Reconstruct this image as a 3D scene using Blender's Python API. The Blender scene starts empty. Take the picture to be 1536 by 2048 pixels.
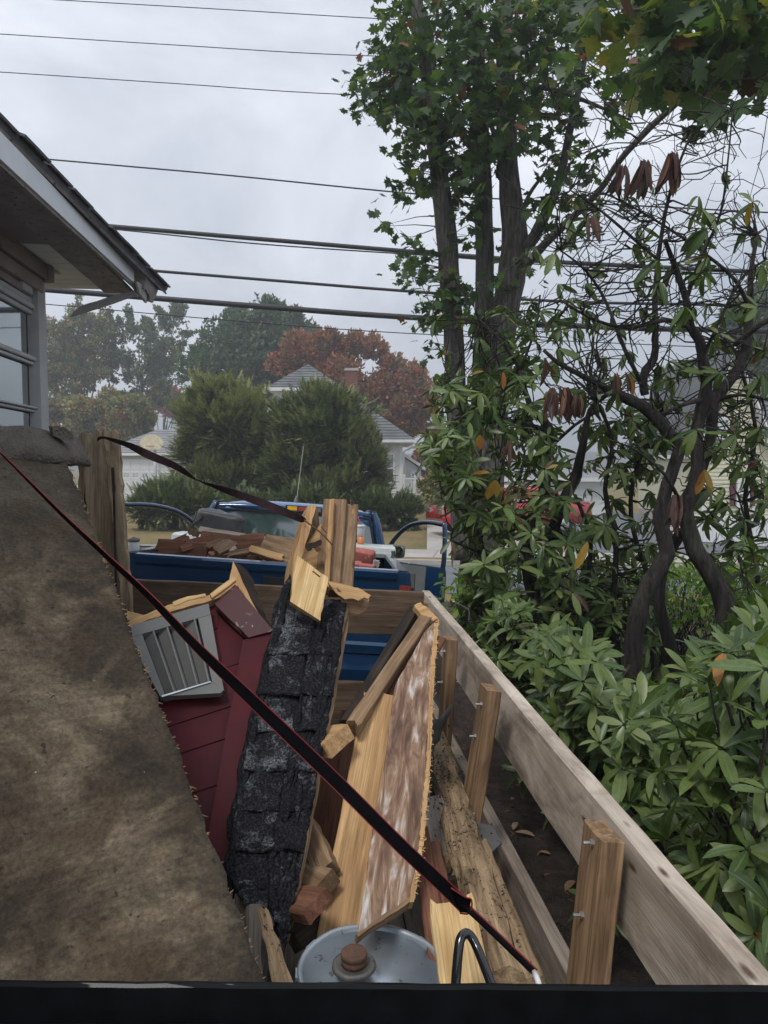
import bpy, math, random
import numpy as np
from mathutils import Vector, Matrix, Quaternion, noise
from mathutils.geometry import tessellate_polygon
random.seed(7)
R = math.radians
V = Vector
scene = bpy.context.scene
col = scene.collection

# ------------------------------------------------------------------ camera
FPX = 1479.0
CAM = V((0, 0, 2.1))
PITCH = math.atan(94 / FPX)
cam_data = bpy.data.cameras.new('camera')
cam_data.sensor_fit = 'VERTICAL'
cam_data.sensor_height = 36.0
cam_data.lens = FPX / 2048 * 36.0
cam_data.clip_start = 0.05
cam_data.clip_end = 3000
cam = bpy.data.objects.new('camera', cam_data)
cam.location = CAM
cam.rotation_euler = (R(90) - PITCH, 0, 0)
col.objects.link(cam)
scene.camera = cam

# ------------------------------------------------------------------ world: overcast sky
SUN_EL, SUN_AZ = R(60), R(212)
world = bpy.data.worlds.new('World')
scene.world = world
world.use_nodes = True
wn, wl = world.node_tree.nodes, world.node_tree.links
wn.clear()
w_out = wn.new('ShaderNodeOutputWorld')
w_sky = wn.new('ShaderNodeTexSky')
w_sky.sky_type = 'NISHITA'
w_sky.sun_disc = False
w_sky.sun_elevation = SUN_EL
w_sky.sun_rotation = SUN_AZ
w_bg1 = wn.new('ShaderNodeBackground'); w_bg1.inputs[1].default_value = 0.08
wl.new(w_sky.outputs[0], w_bg1.inputs[0])
w_tc = wn.new('ShaderNodeTexCoord')
w_map = wn.new('ShaderNodeMapping'); w_map.inputs['Scale'].default_value = (1.0, 1.0, 1.7)
w_map.inputs['Location'].default_value = (0.35, 0.1, 0.62)
wl.new(w_tc.outputs['Generated'], w_map.inputs[0])
w_n = wn.new('ShaderNodeTexNoise'); w_n.inputs['Scale'].default_value = 2.1
w_n.inputs['Detail'].default_value = 9; w_n.inputs['Roughness'].default_value = 0.56
w_n.inputs['Distortion'].default_value = 0.35
wl.new(w_map.outputs[0], w_n.inputs['Vector'])
w_r = wn.new('ShaderNodeValToRGB')
w_r.color_ramp.elements[0].position = 0.37; w_r.color_ramp.elements[0].color = (0.44, 0.49, 0.575, 1)
w_r.color_ramp.elements[1].position = 0.64; w_r.color_ramp.elements[1].color = (0.86, 0.89, 0.96, 1)
wl.new(w_n.outputs[0], w_r.inputs[0])
w_bg2 = wn.new('ShaderNodeBackground'); w_bg2.inputs[1].default_value = 1.0
wl.new(w_r.outputs[0], w_bg2.inputs[0])
w_mix = wn.new('ShaderNodeMixShader'); w_mix.inputs[0].default_value = 0.92
wl.new(w_bg1.outputs[0], w_mix.inputs[1]); wl.new(w_bg2.outputs[0], w_mix.inputs[2])
wl.new(w_mix.outputs[0], w_out.inputs[0])

sun_d = bpy.data.lights.new('sun', 'SUN')
sun_d.energy = 1.5; sun_d.angle = R(14); sun_d.color = (1.0, 0.97, 0.92)
sun = bpy.data.objects.new('sun', sun_d)
sd = V((math.sin(SUN_AZ) * math.cos(SUN_EL), math.cos(SUN_AZ) * math.cos(SUN_EL), math.sin(SUN_EL)))
sun.rotation_euler = sd.to_track_quat('Z', 'Y').to_euler()
sun.location = (4, -6, 14)
col.objects.link(sun)

vs = scene.view_settings
vs.view_transform = 'Standard'; vs.look = 'None'; vs.exposure = 0.38; vs.gamma = 1.0
vs.use_curve_mapping = False
scene.cycles.max_bounces = 6
scene.cycles.diffuse_bounces = 3
scene.cycles.glossy_bounces = 3
scene.cycles.transmission_bounces = 4
scene.cycles.transparent_max_bounces = 8
scene.cycles.volume_bounces = 0
scene.cycles.use_denoising = True

# ------------------------------------------------------------------ placing
CF = V((0, math.cos(PITCH), -math.sin(PITCH)))
CU = V((0, math.sin(PITCH), math.cos(PITCH)))
CR = V((1, 0, 0))

def P(px, py, d):
    """world point seen at a photo pixel, d metres in front of the camera"""
    return CAM + CR * ((px - 768) / FPX * d) - CU * ((py - 1024) / FPX * d) + CF * d

def ray(px, py):
    return (P(px, py, 1) - CAM)

def G(px, py, z=0.0):
    r = ray(px, py)
    return CAM + r * ((z - CAM.z) / r.z)

class Plane:
    def __init__(s, a, b, c):
        s.o = a; s.n = (b - a).cross(c - a).normalized()
        if s.n.dot(CAM - a) < 0: s.n.negate()
    def __call__(s, px, py, off=0.0):
        r = ray(px, py)
        t = (s.o + s.n * off - CAM).dot(s.n) / r.dot(s.n)
        return CAM + r * t

# ------------------------------------------------------------------ objects
WM = {}
def tag(o, label=None, cat=None, group=None, kind=None):
    if label: o['label'] = label
    if cat: o['category'] = cat
    if group: o['group'] = group
    if kind: o['kind'] = kind
    return o

def thing(name, label, cat, loc=(0, 0, 0), group=None):
    o = bpy.data.objects.new(name, None)
    o.empty_display_size = 0.1
    o.location = loc
    col.objects.link(o)
    WM[o.name] = Matrix.Translation(V(loc))
    return tag(o, label, cat, group)

def place(o, parent, M):
    col.objects.link(o)
    WM[o.name] = M.copy()
    if parent is not None:
        o.parent = parent
        o.matrix_local = WM[parent.name].inverted() @ M
    else:
        o.matrix_world = M
    return o

def mesh_obj(name, verts, faces, mats, parent=None, M=None, smooth=False, mi=None):
    me = bpy.data.meshes.new(name)
    me.from_pydata([tuple(v) for v in verts], [], faces)
    if not isinstance(mats, (list, tuple)): mats = [mats]
    for m in mats: me.materials.append(m)
    if mi is not None: me.polygons.foreach_set('material_index', mi)
    if smooth: me.polygons.foreach_set('use_smooth', [True] * len(me.polygons))
    me.update()
    o = bpy.data.objects.new(name, me)
    return place(o, parent, M if M is not None else Matrix.Identity(4))

def frame(o, x, z):
    x = V(x).normalized()
    z = V(z); z = (z - x * z.dot(x)).normalized()
    y = z.cross(x)
    M = Matrix.Identity(4)
    for i, a in enumerate((x, y, z)):
        for j in range(3): M[j][i] = a[j]
    for j in range(3): M[j][3] = o[j]
    return M

def board_geo(L, w, t, nx=6, k=2, jag=(0, 0), rough=0.0012, taper=1.0, bow=0.0, ch=0.003, rnd=None):
    """a sawn board along x, width y, thickness z, with broken or sawn ends and soft edges"""
    rnd = rnd or random
    ch = min(ch, t * .3, w * .3)
    prof = [(-w/2, -t/2 + ch)]
    ys = [-w/2 + ch + (w - 2*ch) * i / k for i in range(k + 1)]
    bottom = [(y, -t/2) for y in ys]
    top = [(y, t/2) for y in reversed(ys)]
    prof = bottom + [(w/2, -t/2 + ch), (w/2, t/2 - ch)] + top + [(-w/2, t/2 - ch), (-w/2, -t/2 + ch)]
    n = len(prof)
    vs, fs = [], []
    eo = {0: {}, 1: {}}
    for i in range(nx + 1):
        u = i / nx
        x = L * u
        sc_ = 1 + (taper - 1) * u
        bz = bow * math.sin(u * math.pi)
        wj = rnd.uniform(-rough, rough)
        for (y, z) in prof:
            e = 0
            if i == 0 and jag[0]:
                key = round(y, 3)
                if key not in eo[0]: eo[0][key] = rnd.uniform(0, jag[0])
                e = eo[0][key] + rnd.uniform(0, jag[0] * .25)
            if i == nx and jag[1]:
                key = round(y, 3)
                if key not in eo[1]: eo[1][key] = -rnd.uniform(0, jag[1])
                e = eo[1][key] - rnd.uniform(0, jag[1] * .25)
            vs.append((x + e, y * sc_ + wj + rnd.uniform(-rough, rough) * .4, z + bz + rnd.uniform(-rough, rough) * .4))
    for i in range(nx):
        for j in range(n):
            a = i * n + j; b = i * n + (j + 1) % n
            fs.append((a, a + n, b + n, b))
    # caps as strips
    def cap(base, flip):
        kb = k + 1
        # bottom indices 0..k, top indices (k+3)..(k+3+k) reversed
        tb = k + 3
        for i in range(k):
            q = [base + i, base + i + 1, base + tb + (k - i - 1), base + tb + (k - i)]
            fs.append(tuple(q if flip else reversed(q)))
        q = [base + k, base + k + 1, base + k + 2, base + tb]
        fs.append(tuple(q if flip else reversed(q)))
        q = [base + 0, base + tb + k, base + tb + k + 1, base + n - 1]
        fs.append(tuple(q if flip else reversed(q)))
    cap(0, False); cap(nx * n, True)
    return vs, fs

def board(name, p0, p1, w, t, zhint, mat, parent=None, **kw):
    p0, p1 = V(p0), V(p1)
    vs, fs = board_geo((p1 - p0).length, w, t, **kw)
    return mesh_obj(name, vs, fs, mat, parent, frame(p0, p1 - p0, zhint))

def sheet(name, c00, c10, c11, c01, nu, nv, thick, mat, parent=None, jag=0.0, bump=0.0, bscale=6.0, fn=None, smooth=False, seed=0, back=None):
    """a quad sheet; front faces the camera side of its plane; x axis along c00->c10"""
    c00, c10, c11, c01 = map(V, (c00, c10, c11, c01))
    cen = (c00 + c10 + c11 + c01) / 4
    nrm = (c10 - c00 + c11 - c01).cross(c01 - c00 + c11 - c10).normalized()
    if nrm.dot(CAM - cen) < 0: nrm.negate()
    if back is not None and nrm.dot(V(back)) > 0: pass
    M = frame(c00, c10 - c00 + c11 - c01, nrm)
    Mi = M.inverted()
    l = [Mi @ c for c in (c00, c10, c11, c01)]
    rnd = random.Random(seed + 11)
    vs = []
    for side in (0, 1):
        for j in range(nv + 1):
            for i in range(nu + 1):
                u, v = i / nu, j / nv
                p = l[0] * (1-u)*(1-v) + l[1] * u*(1-v) + l[2] * u*v + l[3] * (1-u)*v
                if side == 0:
                    z = 0.0
                    if bump: z += bump * noise.fractal(p * bscale + V((seed, 0, 0)), 1.0, 2.0, 3)
                    if fn: z += fn(u, v)
                    q = V((p.x, p.y, p.z + z))
                    if jag and (i in (0, nu) or j in (0, nv)):
                        q += V((rnd.uniform(-jag, jag), rnd.uniform(-jag, jag), 0))
                    vs.append(q)
                else:
                    f = vs[j * (nu + 1) + i]
                    b = V((f.x, f.y, f.z - thick))
                    if jag and (i in (0, nu) or j in (0, nv)):
                        b += V((rnd.uniform(-jag, jag) * .6, rnd.uniform(-jag, jag) * .6, 0))
                    vs.append(b)
    fs = []
    N = (nu + 1) * (nv + 1)
    flip = ((l[1] - l[0]).cross(l[3] - l[0])).z < 0
    for j in range(nv):
        for i in range(nu):
            a = j * (nu + 1) + i
            q = (a, a + 1, a + nu + 2, a + nu + 1)
            fs.append(q if not flip else q[::-1])
            q2 = tuple(N + k for k in q)
            fs.append(q2[::-1] if not flip else q2)
    rim = [i for i in range(nu)] + [nu + j * (nu + 1) for j in range(nv)] + \
          [nv * (nu + 1) + i for i in range(nu, 0, -1)] + [j * (nu + 1) for j in range(nv, 0, -1)]
    for a, b in zip(rim, rim[1:] + rim[:1]):
        q = (a, a + N, b + N, b)
        fs.append(q if not flip else q[::-1])
    return mesh_obj(name, vs, fs, mat, parent, M, smooth=smooth)

def slab(name, pts, thick, mat, parent=None, grain=None, jag=0.0, step=0.04, seed=0, toward=None):
    """a flat polygon with thickness, ragged outline; local x = grain direction"""
    pts = [V(p) for p in pts]
    cen = sum(pts, V((0, 0, 0))) / len(pts)
    n = V((0, 0, 0))
    for a, b in zip(pts, pts[1:] + pts[:1]): n += (a - cen).cross(b - cen)
    n.normalize()
    tw = V(toward) if toward is not None else (CAM - cen)
    if n.dot(tw) < 0: n.negate()
    g = V(grain) if grain is not None else pts[1] - pts[0]
    M = frame(cen, g, n); Mi = M.inverted()
    rnd = random.Random(seed + 5)
    out = []
    lp = [Mi @ p for p in pts]
    for a, b in zip(lp, lp[1:] + lp[:1]):
        m = max(1, int((b - a).length / step)) if jag else 1
        for i in range(m):
            q = a.lerp(b, i / m)
            j = jag if i else jag * .3
            out.append(V((q.x + rnd.uniform(-j, j), q.y + rnd.uniform(-j, j), 0)))
    tri = tessellate_polygon([out])
    k = len(out)
    vs = [v for v in out] + [V((v.x + rnd.uniform(-jag, jag) * .4, v.y + rnd.uniform(-jag, jag) * .4, -thick)) for v in out]
    fs = []
    for t in tri:
        a, b, c = t
        if (out[b] - out[a]).cross(out[c] - out[a]).z < 0: a, c = c, a
        fs.append((a, b, c)); fs.append((c + k, b + k, a + k))
    area = sum(out[i].x * out[(i+1) % k].y - out[(i+1) % k].x * out[i].y for i in range(k))
    for i in range(k):
        j = (i + 1) % k
        q = (i, i + k, j + k, j)
        fs.append(q if area > 0 else q[::-1])
    return mesh_obj(name, vs, fs, mat, parent, M)

def tube_geo(pts, radii, ns=6, wob=0.0, cap=True, rnd=None):
    rnd = rnd or random
    pts = [V(p) for p in pts]
    n = len(pts)
    if not isinstance(radii, (list, tuple)): radii = [radii] * n
    vs, fs = [], []
    t0 = (pts[1] - pts[0]).normalized()
    up = V((0, 0, 1)) if abs(t0.z) < .9 else V((1, 0, 0))
    x = (up - t0 * up.dot(t0)).normalized()
    for i, p in enumerate(pts):
        t = (pts[min(i+1, n-1)] - pts[max(i-1, 0)]).normalized()
        x = (x - t * x.dot(t))
        x = x.normalized() if x.length > 1e-6 else t.orthogonal().normalized()
        y = t.cross(x)
        for k in range(ns):
            a = 2 * math.pi * k / ns
            r = radii[i] * (1 + rnd.uniform(-wob, wob))
            vs.append(p + x * (math.cos(a) * r) + y * (math.sin(a) * r))
    for i in range(n - 1):
        for k in range(ns):
            a = i * ns + k; b = i * ns + (k + 1) % ns
            fs.append((a, b, b + ns, a + ns))
    if cap:
        fs.append(tuple(reversed(range(ns)))); fs.append(tuple(range((n-1)*ns, n*ns)))
    return vs, fs

class MB:
    """collects geometry for one mesh"""
    def __init__(s): s.v = []; s.f = []; s.m = []
    def add(s, vs, fs, mi=0):
        b = len(s.v)
        s.v.extend(tuple(v) for v in vs)
        s.f.extend(tuple(i + b for i in f) for f in fs)
        s.m.extend([mi] * len(fs))
    def tube(s, pts, r, ns=6, wob=0.0, mi=0): s.add(*tube_geo(pts, r, ns, wob), mi)
    def box(s, c, size, M=None, mi=0):
        c = V(c); hx, hy, hz = [a / 2 for a in size]
        vs = [V((sx*hx, sy*hy, sz*hz)) for sx in (-1, 1) for sy in (-1, 1) for sz in (-1, 1)]
        vs = [(M @ v if M else v) + c for v in vs]
        s.add(vs, [(0,1,3,2),(4,6,7,5),(0,4,5,1),(2,3,7,6),(0,2,6,4),(1,5,7,3)], mi)
    def build(s, name, mats, parent=None, M=None, smooth=False):
        return mesh_obj(name, s.v, s.f, mats, parent, M, smooth, s.m)

def tube(name, pts, r, mat, parent=None, ns=8, wob=0.0, smooth=True, origin=None):
    o = V(origin) if origin is not None else V(pts[0])
    vs, fs = tube_geo([V(p) - o for p in pts], r, ns, wob)
    return mesh_obj(name, vs, fs, mat, parent, Matrix.Translation(o), smooth)

def smooth_path(pts, sub=3):
    """Catmull-Rom through the points"""
    pts = [V(p) for p in pts]
    out = []
    for i in range(len(pts) - 1):
        p0 = pts[max(i-1, 0)]; p1 = pts[i]; p2 = pts[i+1]; p3 = pts[min(i+2, len(pts)-1)]
        for k in range(sub):
            t = k / sub
            out.append(.5 * ((2*p1) + (p2-p0)*t + (2*p0-5*p1+4*p2-p3)*t*t + (3*p1-p0-3*p2+p3)*t**3))
    out.append(pts[-1])
    return out

def loft(sections, closed=True):
    """sections: list of equal-length point rings -> verts, faces with end caps"""
    n = len(sections[0]); vs = [p for s in sections for p in s]; fs = []
    for i in range(len(sections) - 1):
        for k in range(n if closed else n - 1):
            a = i*n + k; b = i*n + (k+1) % n
            fs.append((a, b, b + n, a + n))
    if closed:
        fs.append(tuple(reversed(range(n)))); fs.append(tuple(range((len(sections)-1)*n, len(sections)*n)))
    return vs, fs

# ------------------------------------------------------------------ materials
def mat_new(name):
    m = bpy.data.materials.new(name); m.use_nodes = True
    nt = m.node_tree
    b = nt.nodes.get('Principled BSDF')
    return m, nt.nodes, nt.links, b

def ramp(ns, stops):
    r = ns.new('ShaderNodeValToRGB')
    e = r.color_ramp.elements
    while len(e) > 1: e.remove(e[-1])
    e[0].position = stops[0][0]; e[0].color = (*stops[0][1], 1)
    for p, c in stops[1:]:
        q = e.new(p); q.color = (*c, 1)
    return r

def math_node(ns, ls, op, a, b=None):
    n = ns.new('ShaderNodeMath'); n.operation = op
    for i, x in enumerate((a, b)):
        if x is None: continue
        if isinstance(x, (int, float)): n.inputs[i].default_value = x
        else: ls.new(x, n.inputs[i])
    return n.outputs[0]

def mixc(ns, ls, fac, a, b, mode='MIX'):
    n = ns.new('ShaderNodeMix'); n.data_type = 'RGBA'; n.blend_type = mode
    for i, x in ((0, fac), (6, a), (7, b)):
        if isinstance(x, (int, float)): n.inputs[i].default_value = x
        elif isinstance(x, tuple): n.inputs[i].default_value = (*x, 1) if len(x) == 3 else x
        else: ls.new(x, n.inputs[i])
    return n.outputs[2]

def obj_vec(ns, ls, scale=(1, 1, 1), per_object=True):
    tc = ns.new('ShaderNodeTexCoord')
    v = tc.outputs['Object']
    if per_object:
        oi = ns.new('ShaderNodeObjectInfo')
        ad = ns.new('ShaderNodeVectorMath'); ad.operation = 'ADD'
        cm = ns.new('ShaderNodeCombineXYZ')
        k = math_node(ns, ls, 'MULTIPLY', oi.outputs['Random'], 37.0)
        for i in range(3): ls.new(k, cm.inputs[i])
        ls.new(v, ad.inputs[0]); ls.new(cm.outputs[0], ad.inputs[1]); v = ad.outputs[0]
    mp = ns.new('ShaderNodeMapping'); mp.inputs['Scale'].default_value = scale
    ls.new(v, mp.inputs[0])
    return mp.outputs[0]

def nz(ns, ls, vec, scale, detail=4, rough=.55, dist=0.0):
    n = ns.new('ShaderNodeTexNoise'); n.inputs['Scale'].default_value = scale
    n.inputs['Detail'].default_value = detail; n.inputs['Roughness'].default_value = rough
    n.inputs['Distortion'].default_value = dist
    if vec is not None: ls.new(vec, n.inputs['Vector'])
    return n.outputs[0]

def bump(ns, ls, b, h, strength=.4, dist=.004):
    n = ns.new('ShaderNodeBump'); n.inputs['Strength'].default_value = strength; n.inputs['Distance'].default_value = dist
    ls.new(h, n.inputs['Height']); ls.new(n.outputs[0], b.inputs['Normal'])

def wood(name, dark, light, grain=18, dirt=(0.03, 0.022, 0.016), dirt_amt=.5, knots=True, rough=.75, specks=0.0, fleck=None, fine=.72):
    m, ns, ls, b = mat_new(name)
    v = obj_vec(ns, ls, (1.3, grain, grain))
    g = nz(ns, ls, v, 1.6, 5, .6, 1.2)
    fv = obj_vec(ns, ls, (6, 260, 260))
    f = nz(ns, ls, fv, 1.0, 2, .5)
    r = ramp(ns, [(.3, dark), (.5, tuple((a + c) / 2 for a, c in zip(dark, light))), (.68, light)])
    ls.new(g, r.inputs[0])
    c = r.outputs[0]
    fr = ramp(ns, [(.3, (fine, fine, fine)), (.6, (1.06, 1.06, 1.06))]); ls.new(f, fr.inputs[0])
    c = mixc(ns, ls, 1.0, c, fr.outputs[0], 'MULTIPLY')
    if knots:
        kv = obj_vec(ns, ls, (3.2, 9, 9))
        vo = ns.new('ShaderNodeTexVoronoi'); vo.inputs['Scale'].default_value = 1.3
        ls.new(kv, vo.inputs['Vector'])
        kr = ramp(ns, [(.05, (1, 1, 1)), (.11, (0, 0, 0))]); ls.new(vo.outputs['Distance'], kr.inputs[0])
        c = mixc(ns, ls, kr.outputs[0], c, (dark[0]*.35, dark[1]*.28, dark[2]*.25))
    dv = obj_vec(ns, ls, (3.5, 8, 8))
    d = nz(ns, ls, dv, 1.0, 6, .65, .8)
    dr = ramp(ns, [(.48, (0, 0, 0)), (.75, (dirt_amt,) * 3)]); ls.new(d, dr.inputs[0])
    c = mixc(ns, ls, dr.outputs[0], c, dirt)
    if specks:
        sv = obj_vec(ns, ls, (40, 55, 55))
        s = nz(ns, ls, sv, 2.0, 4, .7)
        s = math_node(ns, ls, 'ADD', s, math_node(ns, ls, 'MULTIPLY', d, .55))
        sr = ramp(ns, [(.86, (0, 0, 0)), (.92, (specks,) * 3)]); ls.new(s, sr.inputs[0])
        c = mixc(ns, ls, sr.outputs[0], c, fleck or (.012, .01, .008))
    ls.new(c, b.inputs['Base Color'])
    b.inputs['Roughness'].default_value = rough
    b.inputs['Specular IOR Level'].default_value = .15
    h = math_node(ns, ls, 'ADD', math_node(ns, ls, 'MULTIPLY', f, .5), g)
    bump(ns, ls, b, h, .5, .003)
    return m

def paint(name, c, rough=.35, metal=0.0, var=.12, wear=None, wear_at=.66, coat=0.0, bscale=8, bstr=.05, world=False, spec=.5):
    m, ns, ls, b = mat_new(name)
    v = obj_vec(ns, ls, (1, 1, 1))
    n = nz(ns, ls, v, bscale, 5, .6)
    r = ramp(ns, [(.3, tuple(x * (1 - var) for x in c)), (.7, tuple(min(1, x * (1 + var)) for x in c))])
    ls.new(n, r.inputs[0]); cc = r.outputs[0]
    if wear:
        w = nz(ns, ls, v, bscale * 3.1, 7, .7, .5)
        wr = ramp(ns, [(wear_at, (0, 0, 0)), (wear_at + .04, (1, 1, 1))]); ls.new(w, wr.inputs[0])
        cc = mixc(ns, ls, wr.outputs[0], cc, wear)
    ls.new(cc, b.inputs['Base Color'])
    rr = ns.new('ShaderNodeMapRange'); rr.inputs[3].default_value = rough * .8; rr.inputs[4].default_value = min(1, rough * 1.25)
    ls.new(n, rr.inputs[0]); ls.new(rr.outputs[0], b.inputs['Roughness'])
    b.inputs['Metallic'].default_value = metal
    b.inputs['Coat Weight'].default_value = coat
    b.inputs['Specular IOR Level'].default_value = spec
    if bstr: bump(ns, ls, b, n, bstr, .004)
    return m

def leafmat(name, stops, rough=.42, trans=.25, island=True, spec=.4):
    m, ns, ls, b = mat_new(name)
    if island:
        ge = ns.new('ShaderNodeNewGeometry'); oi = ns.new('ShaderNodeObjectInfo')
        k = math_node(ns, ls, 'FRACT', math_node(ns, ls, 'ADD', ge.outputs['Random Per Island'], oi.outputs['Random']))
    r = ramp(ns, stops); ls.new(k, r.inputs[0])
    tc = ns.new('ShaderNodeTexCoord')
    n = nz(ns, ls, tc.outputs['Object'], 9.0, 3)
    r2 = ramp(ns, [(.3, (.8, .8, .8)), (.7, (1.15, 1.15, 1.15))]); ls.new(n, r2.inputs[0])
    c = mixc(ns, ls, 1.0, r.outputs[0], r2.outputs[0], 'MULTIPLY')
    at = ns.new('ShaderNodeAttribute'); at.attribute_name = 'rib'
    rr_ = ramp(ns, [(.80, (0, 0, 0)), (.97, (.55, .55, .55))]); ls.new(at.outputs['Fac'], rr_.inputs[0])
    c = mixc(ns, ls, rr_.outputs[0], c, (.17, .22, .10))
    sp_ = nz(ns, ls, tc.outputs['Object'], 55.0, 3, .6)
    sp2 = ramp(ns, [(.66, (0, 0, 0)), (.71, (.6, .6, .6))]); ls.new(sp_, sp2.inputs[0])
    c = mixc(ns, ls, sp2.outputs[0], c, (.07, .05, .025))
    ls.new(c, b.inputs['Base Color'])
    b.inputs['Roughness'].default_value = rough
    b.inputs['Specular IOR Level'].default_value = spec
    if trans:
        tr = ns.new('ShaderNodeBsdfTranslucent')
        c2 = mixc(ns, ls, 1.0, c, (1.5, 1.7, .7), 'MULTIPLY')
        ls.new(c2, tr.inputs[0])
        mx = ns.new('ShaderNodeMixShader'); mx.inputs[0].default_value = trans
        ls.new(b.outputs[0], mx.inputs[1]); ls.new(tr.outputs[0], mx.inputs[2])
        out = [x for x in ns if x.type == 'OUTPUT_MATERIAL'][0]
        ls.new(mx.outputs[0], out.inputs[0])
    return m

def bark(name, dark, light, sc=8, moss=None):
    m, ns, ls, b = mat_new(name)
    v = obj_vec(ns, ls, (1, 1, .18), False)
    n = nz(ns, ls, v, sc * 2.6, 6, .65, .4)
    r = ramp(ns, [(.35, dark), (.65, light)]); ls.new(n, r.inputs[0]); c = r.outputs[0]
    if moss:
        v2 = obj_vec(ns, ls, (1, 1, .6), False)
        k = nz(ns, ls, v2, sc * .5, 5, .6)
        kr = ramp(ns, [(.55, (0, 0, 0)), (.66, (.75,) * 3)]); ls.new(k, kr.inputs[0])
        c = mixc(ns, ls, kr.outputs[0], c, moss)
    v3 = obj_vec(ns, ls, (1, 1, .09), False)
    rd_ = nz(ns, ls, v3, sc * 5.5, 4, .7, .3)
    r3 = ramp(ns, [(.38, (.45, .45, .45)), (.56, (1.1, 1.1, 1.1))]); ls.new(rd_, r3.inputs[0])
    c = mixc(ns, ls, 1.0, c, r3.outputs[0], 'MULTIPLY')
    ls.new(c, b.inputs['Base Color']); b.inputs['Roughness'].default_value = .9
    bump(ns, ls, b, math_node(ns, ls, 'ADD', n, rd_), 1.0, .02)
    return m

def ground_mat(name, stops, sc=3, bstr=.5, bdist=.02, rough=.95, fine=None):
    m, ns, ls, b = mat_new(name)
    tc = ns.new('ShaderNodeTexCoord')
    n1 = nz(ns, ls, tc.outputs['Object'], sc, 8, .7, .3)
    n2 = nz(ns, ls, tc.outputs['Object'], sc * .13, 4, .6)
    n3 = nz(ns, ls, tc.outputs['Object'], fine or sc * 16, 3, .6)
    s = math_node(ns, ls, 'ADD', math_node(ns, ls, 'MULTIPLY', n1, .5), math_node(ns, ls, 'MULTIPLY', n2, .3))
    s = math_node(ns, ls, 'ADD', s, math_node(ns, ls, 'MULTIPLY', n3, .2))
    r = ramp(ns, stops); ls.new(s, r.inputs[0]); ls.new(r.outputs[0], b.inputs['Base Color'])
    b.inputs['Roughness'].default_value = rough
    bump(ns, ls, b, math_node(ns, ls, 'ADD', n1, n3), bstr, bdist)
    return m

MT = {}
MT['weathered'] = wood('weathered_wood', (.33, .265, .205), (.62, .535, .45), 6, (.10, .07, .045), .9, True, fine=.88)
MT['weathered_mid'] = wood('mid_weathered_wood', (.16, .125, .095), (.34, .28, .23), 14, (.05, .04, .03), .6, False)  # mid tone between the pale and dark weathered woods
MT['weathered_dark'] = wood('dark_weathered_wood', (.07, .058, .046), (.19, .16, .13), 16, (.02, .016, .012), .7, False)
MT['treated'] = wood('treated_post_wood', (.13, .075, .04), (.40, .26, .15), 22, (.03, .02, .014), .55, True)
MT['pine'] = wood('fresh_pine', (.38, .21, .095), (.66, .43, .21), 20, (.09, .06, .035), .30, True)
MT['pine_old'] = wood('dull_pine', (.17, .105, .06), (.37, .245, .145), 20, (.045, .03, .02), .55, True)
MT['tan'] = wood('weathered_tan_board', (.17, .12, .075), (.46, .36, .245), 11, (.05, .036, .026), .65, True)
MT['split'] = wood('split_yellow_wood', (.50, .30, .12), (.80, .58, .29), 34, (.2, .13, .07), .25, False)
MT['redwood'] = wood('brown_red_scrap', (.10, .045, .028), (.26, .12, .075), 18, (.03, .018, .014), .5, False)
MT['char'] = wood('blackened_wood', (.012, .010, .009), (.06, .045, .035), 18, (.006, .005, .005), .7, False)
MT['front'] = wood('brown_front_board', (.075, .05, .034), (.20, .14, .095), 10, (.03, .02, .014), .6, True)
MT['mold'] = wood('mouldy_wood', (.12, .075, .04), (.46, .33, .20), 16, (.05, .035, .02), .6, False, specks=1.0)
MT['mold_white'] = wood('mouldy_painted_wood', (.22, .18, .14), (.55, .50, .44), 6, (.10, .07, .05), .5, False, specks=1.0)
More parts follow.
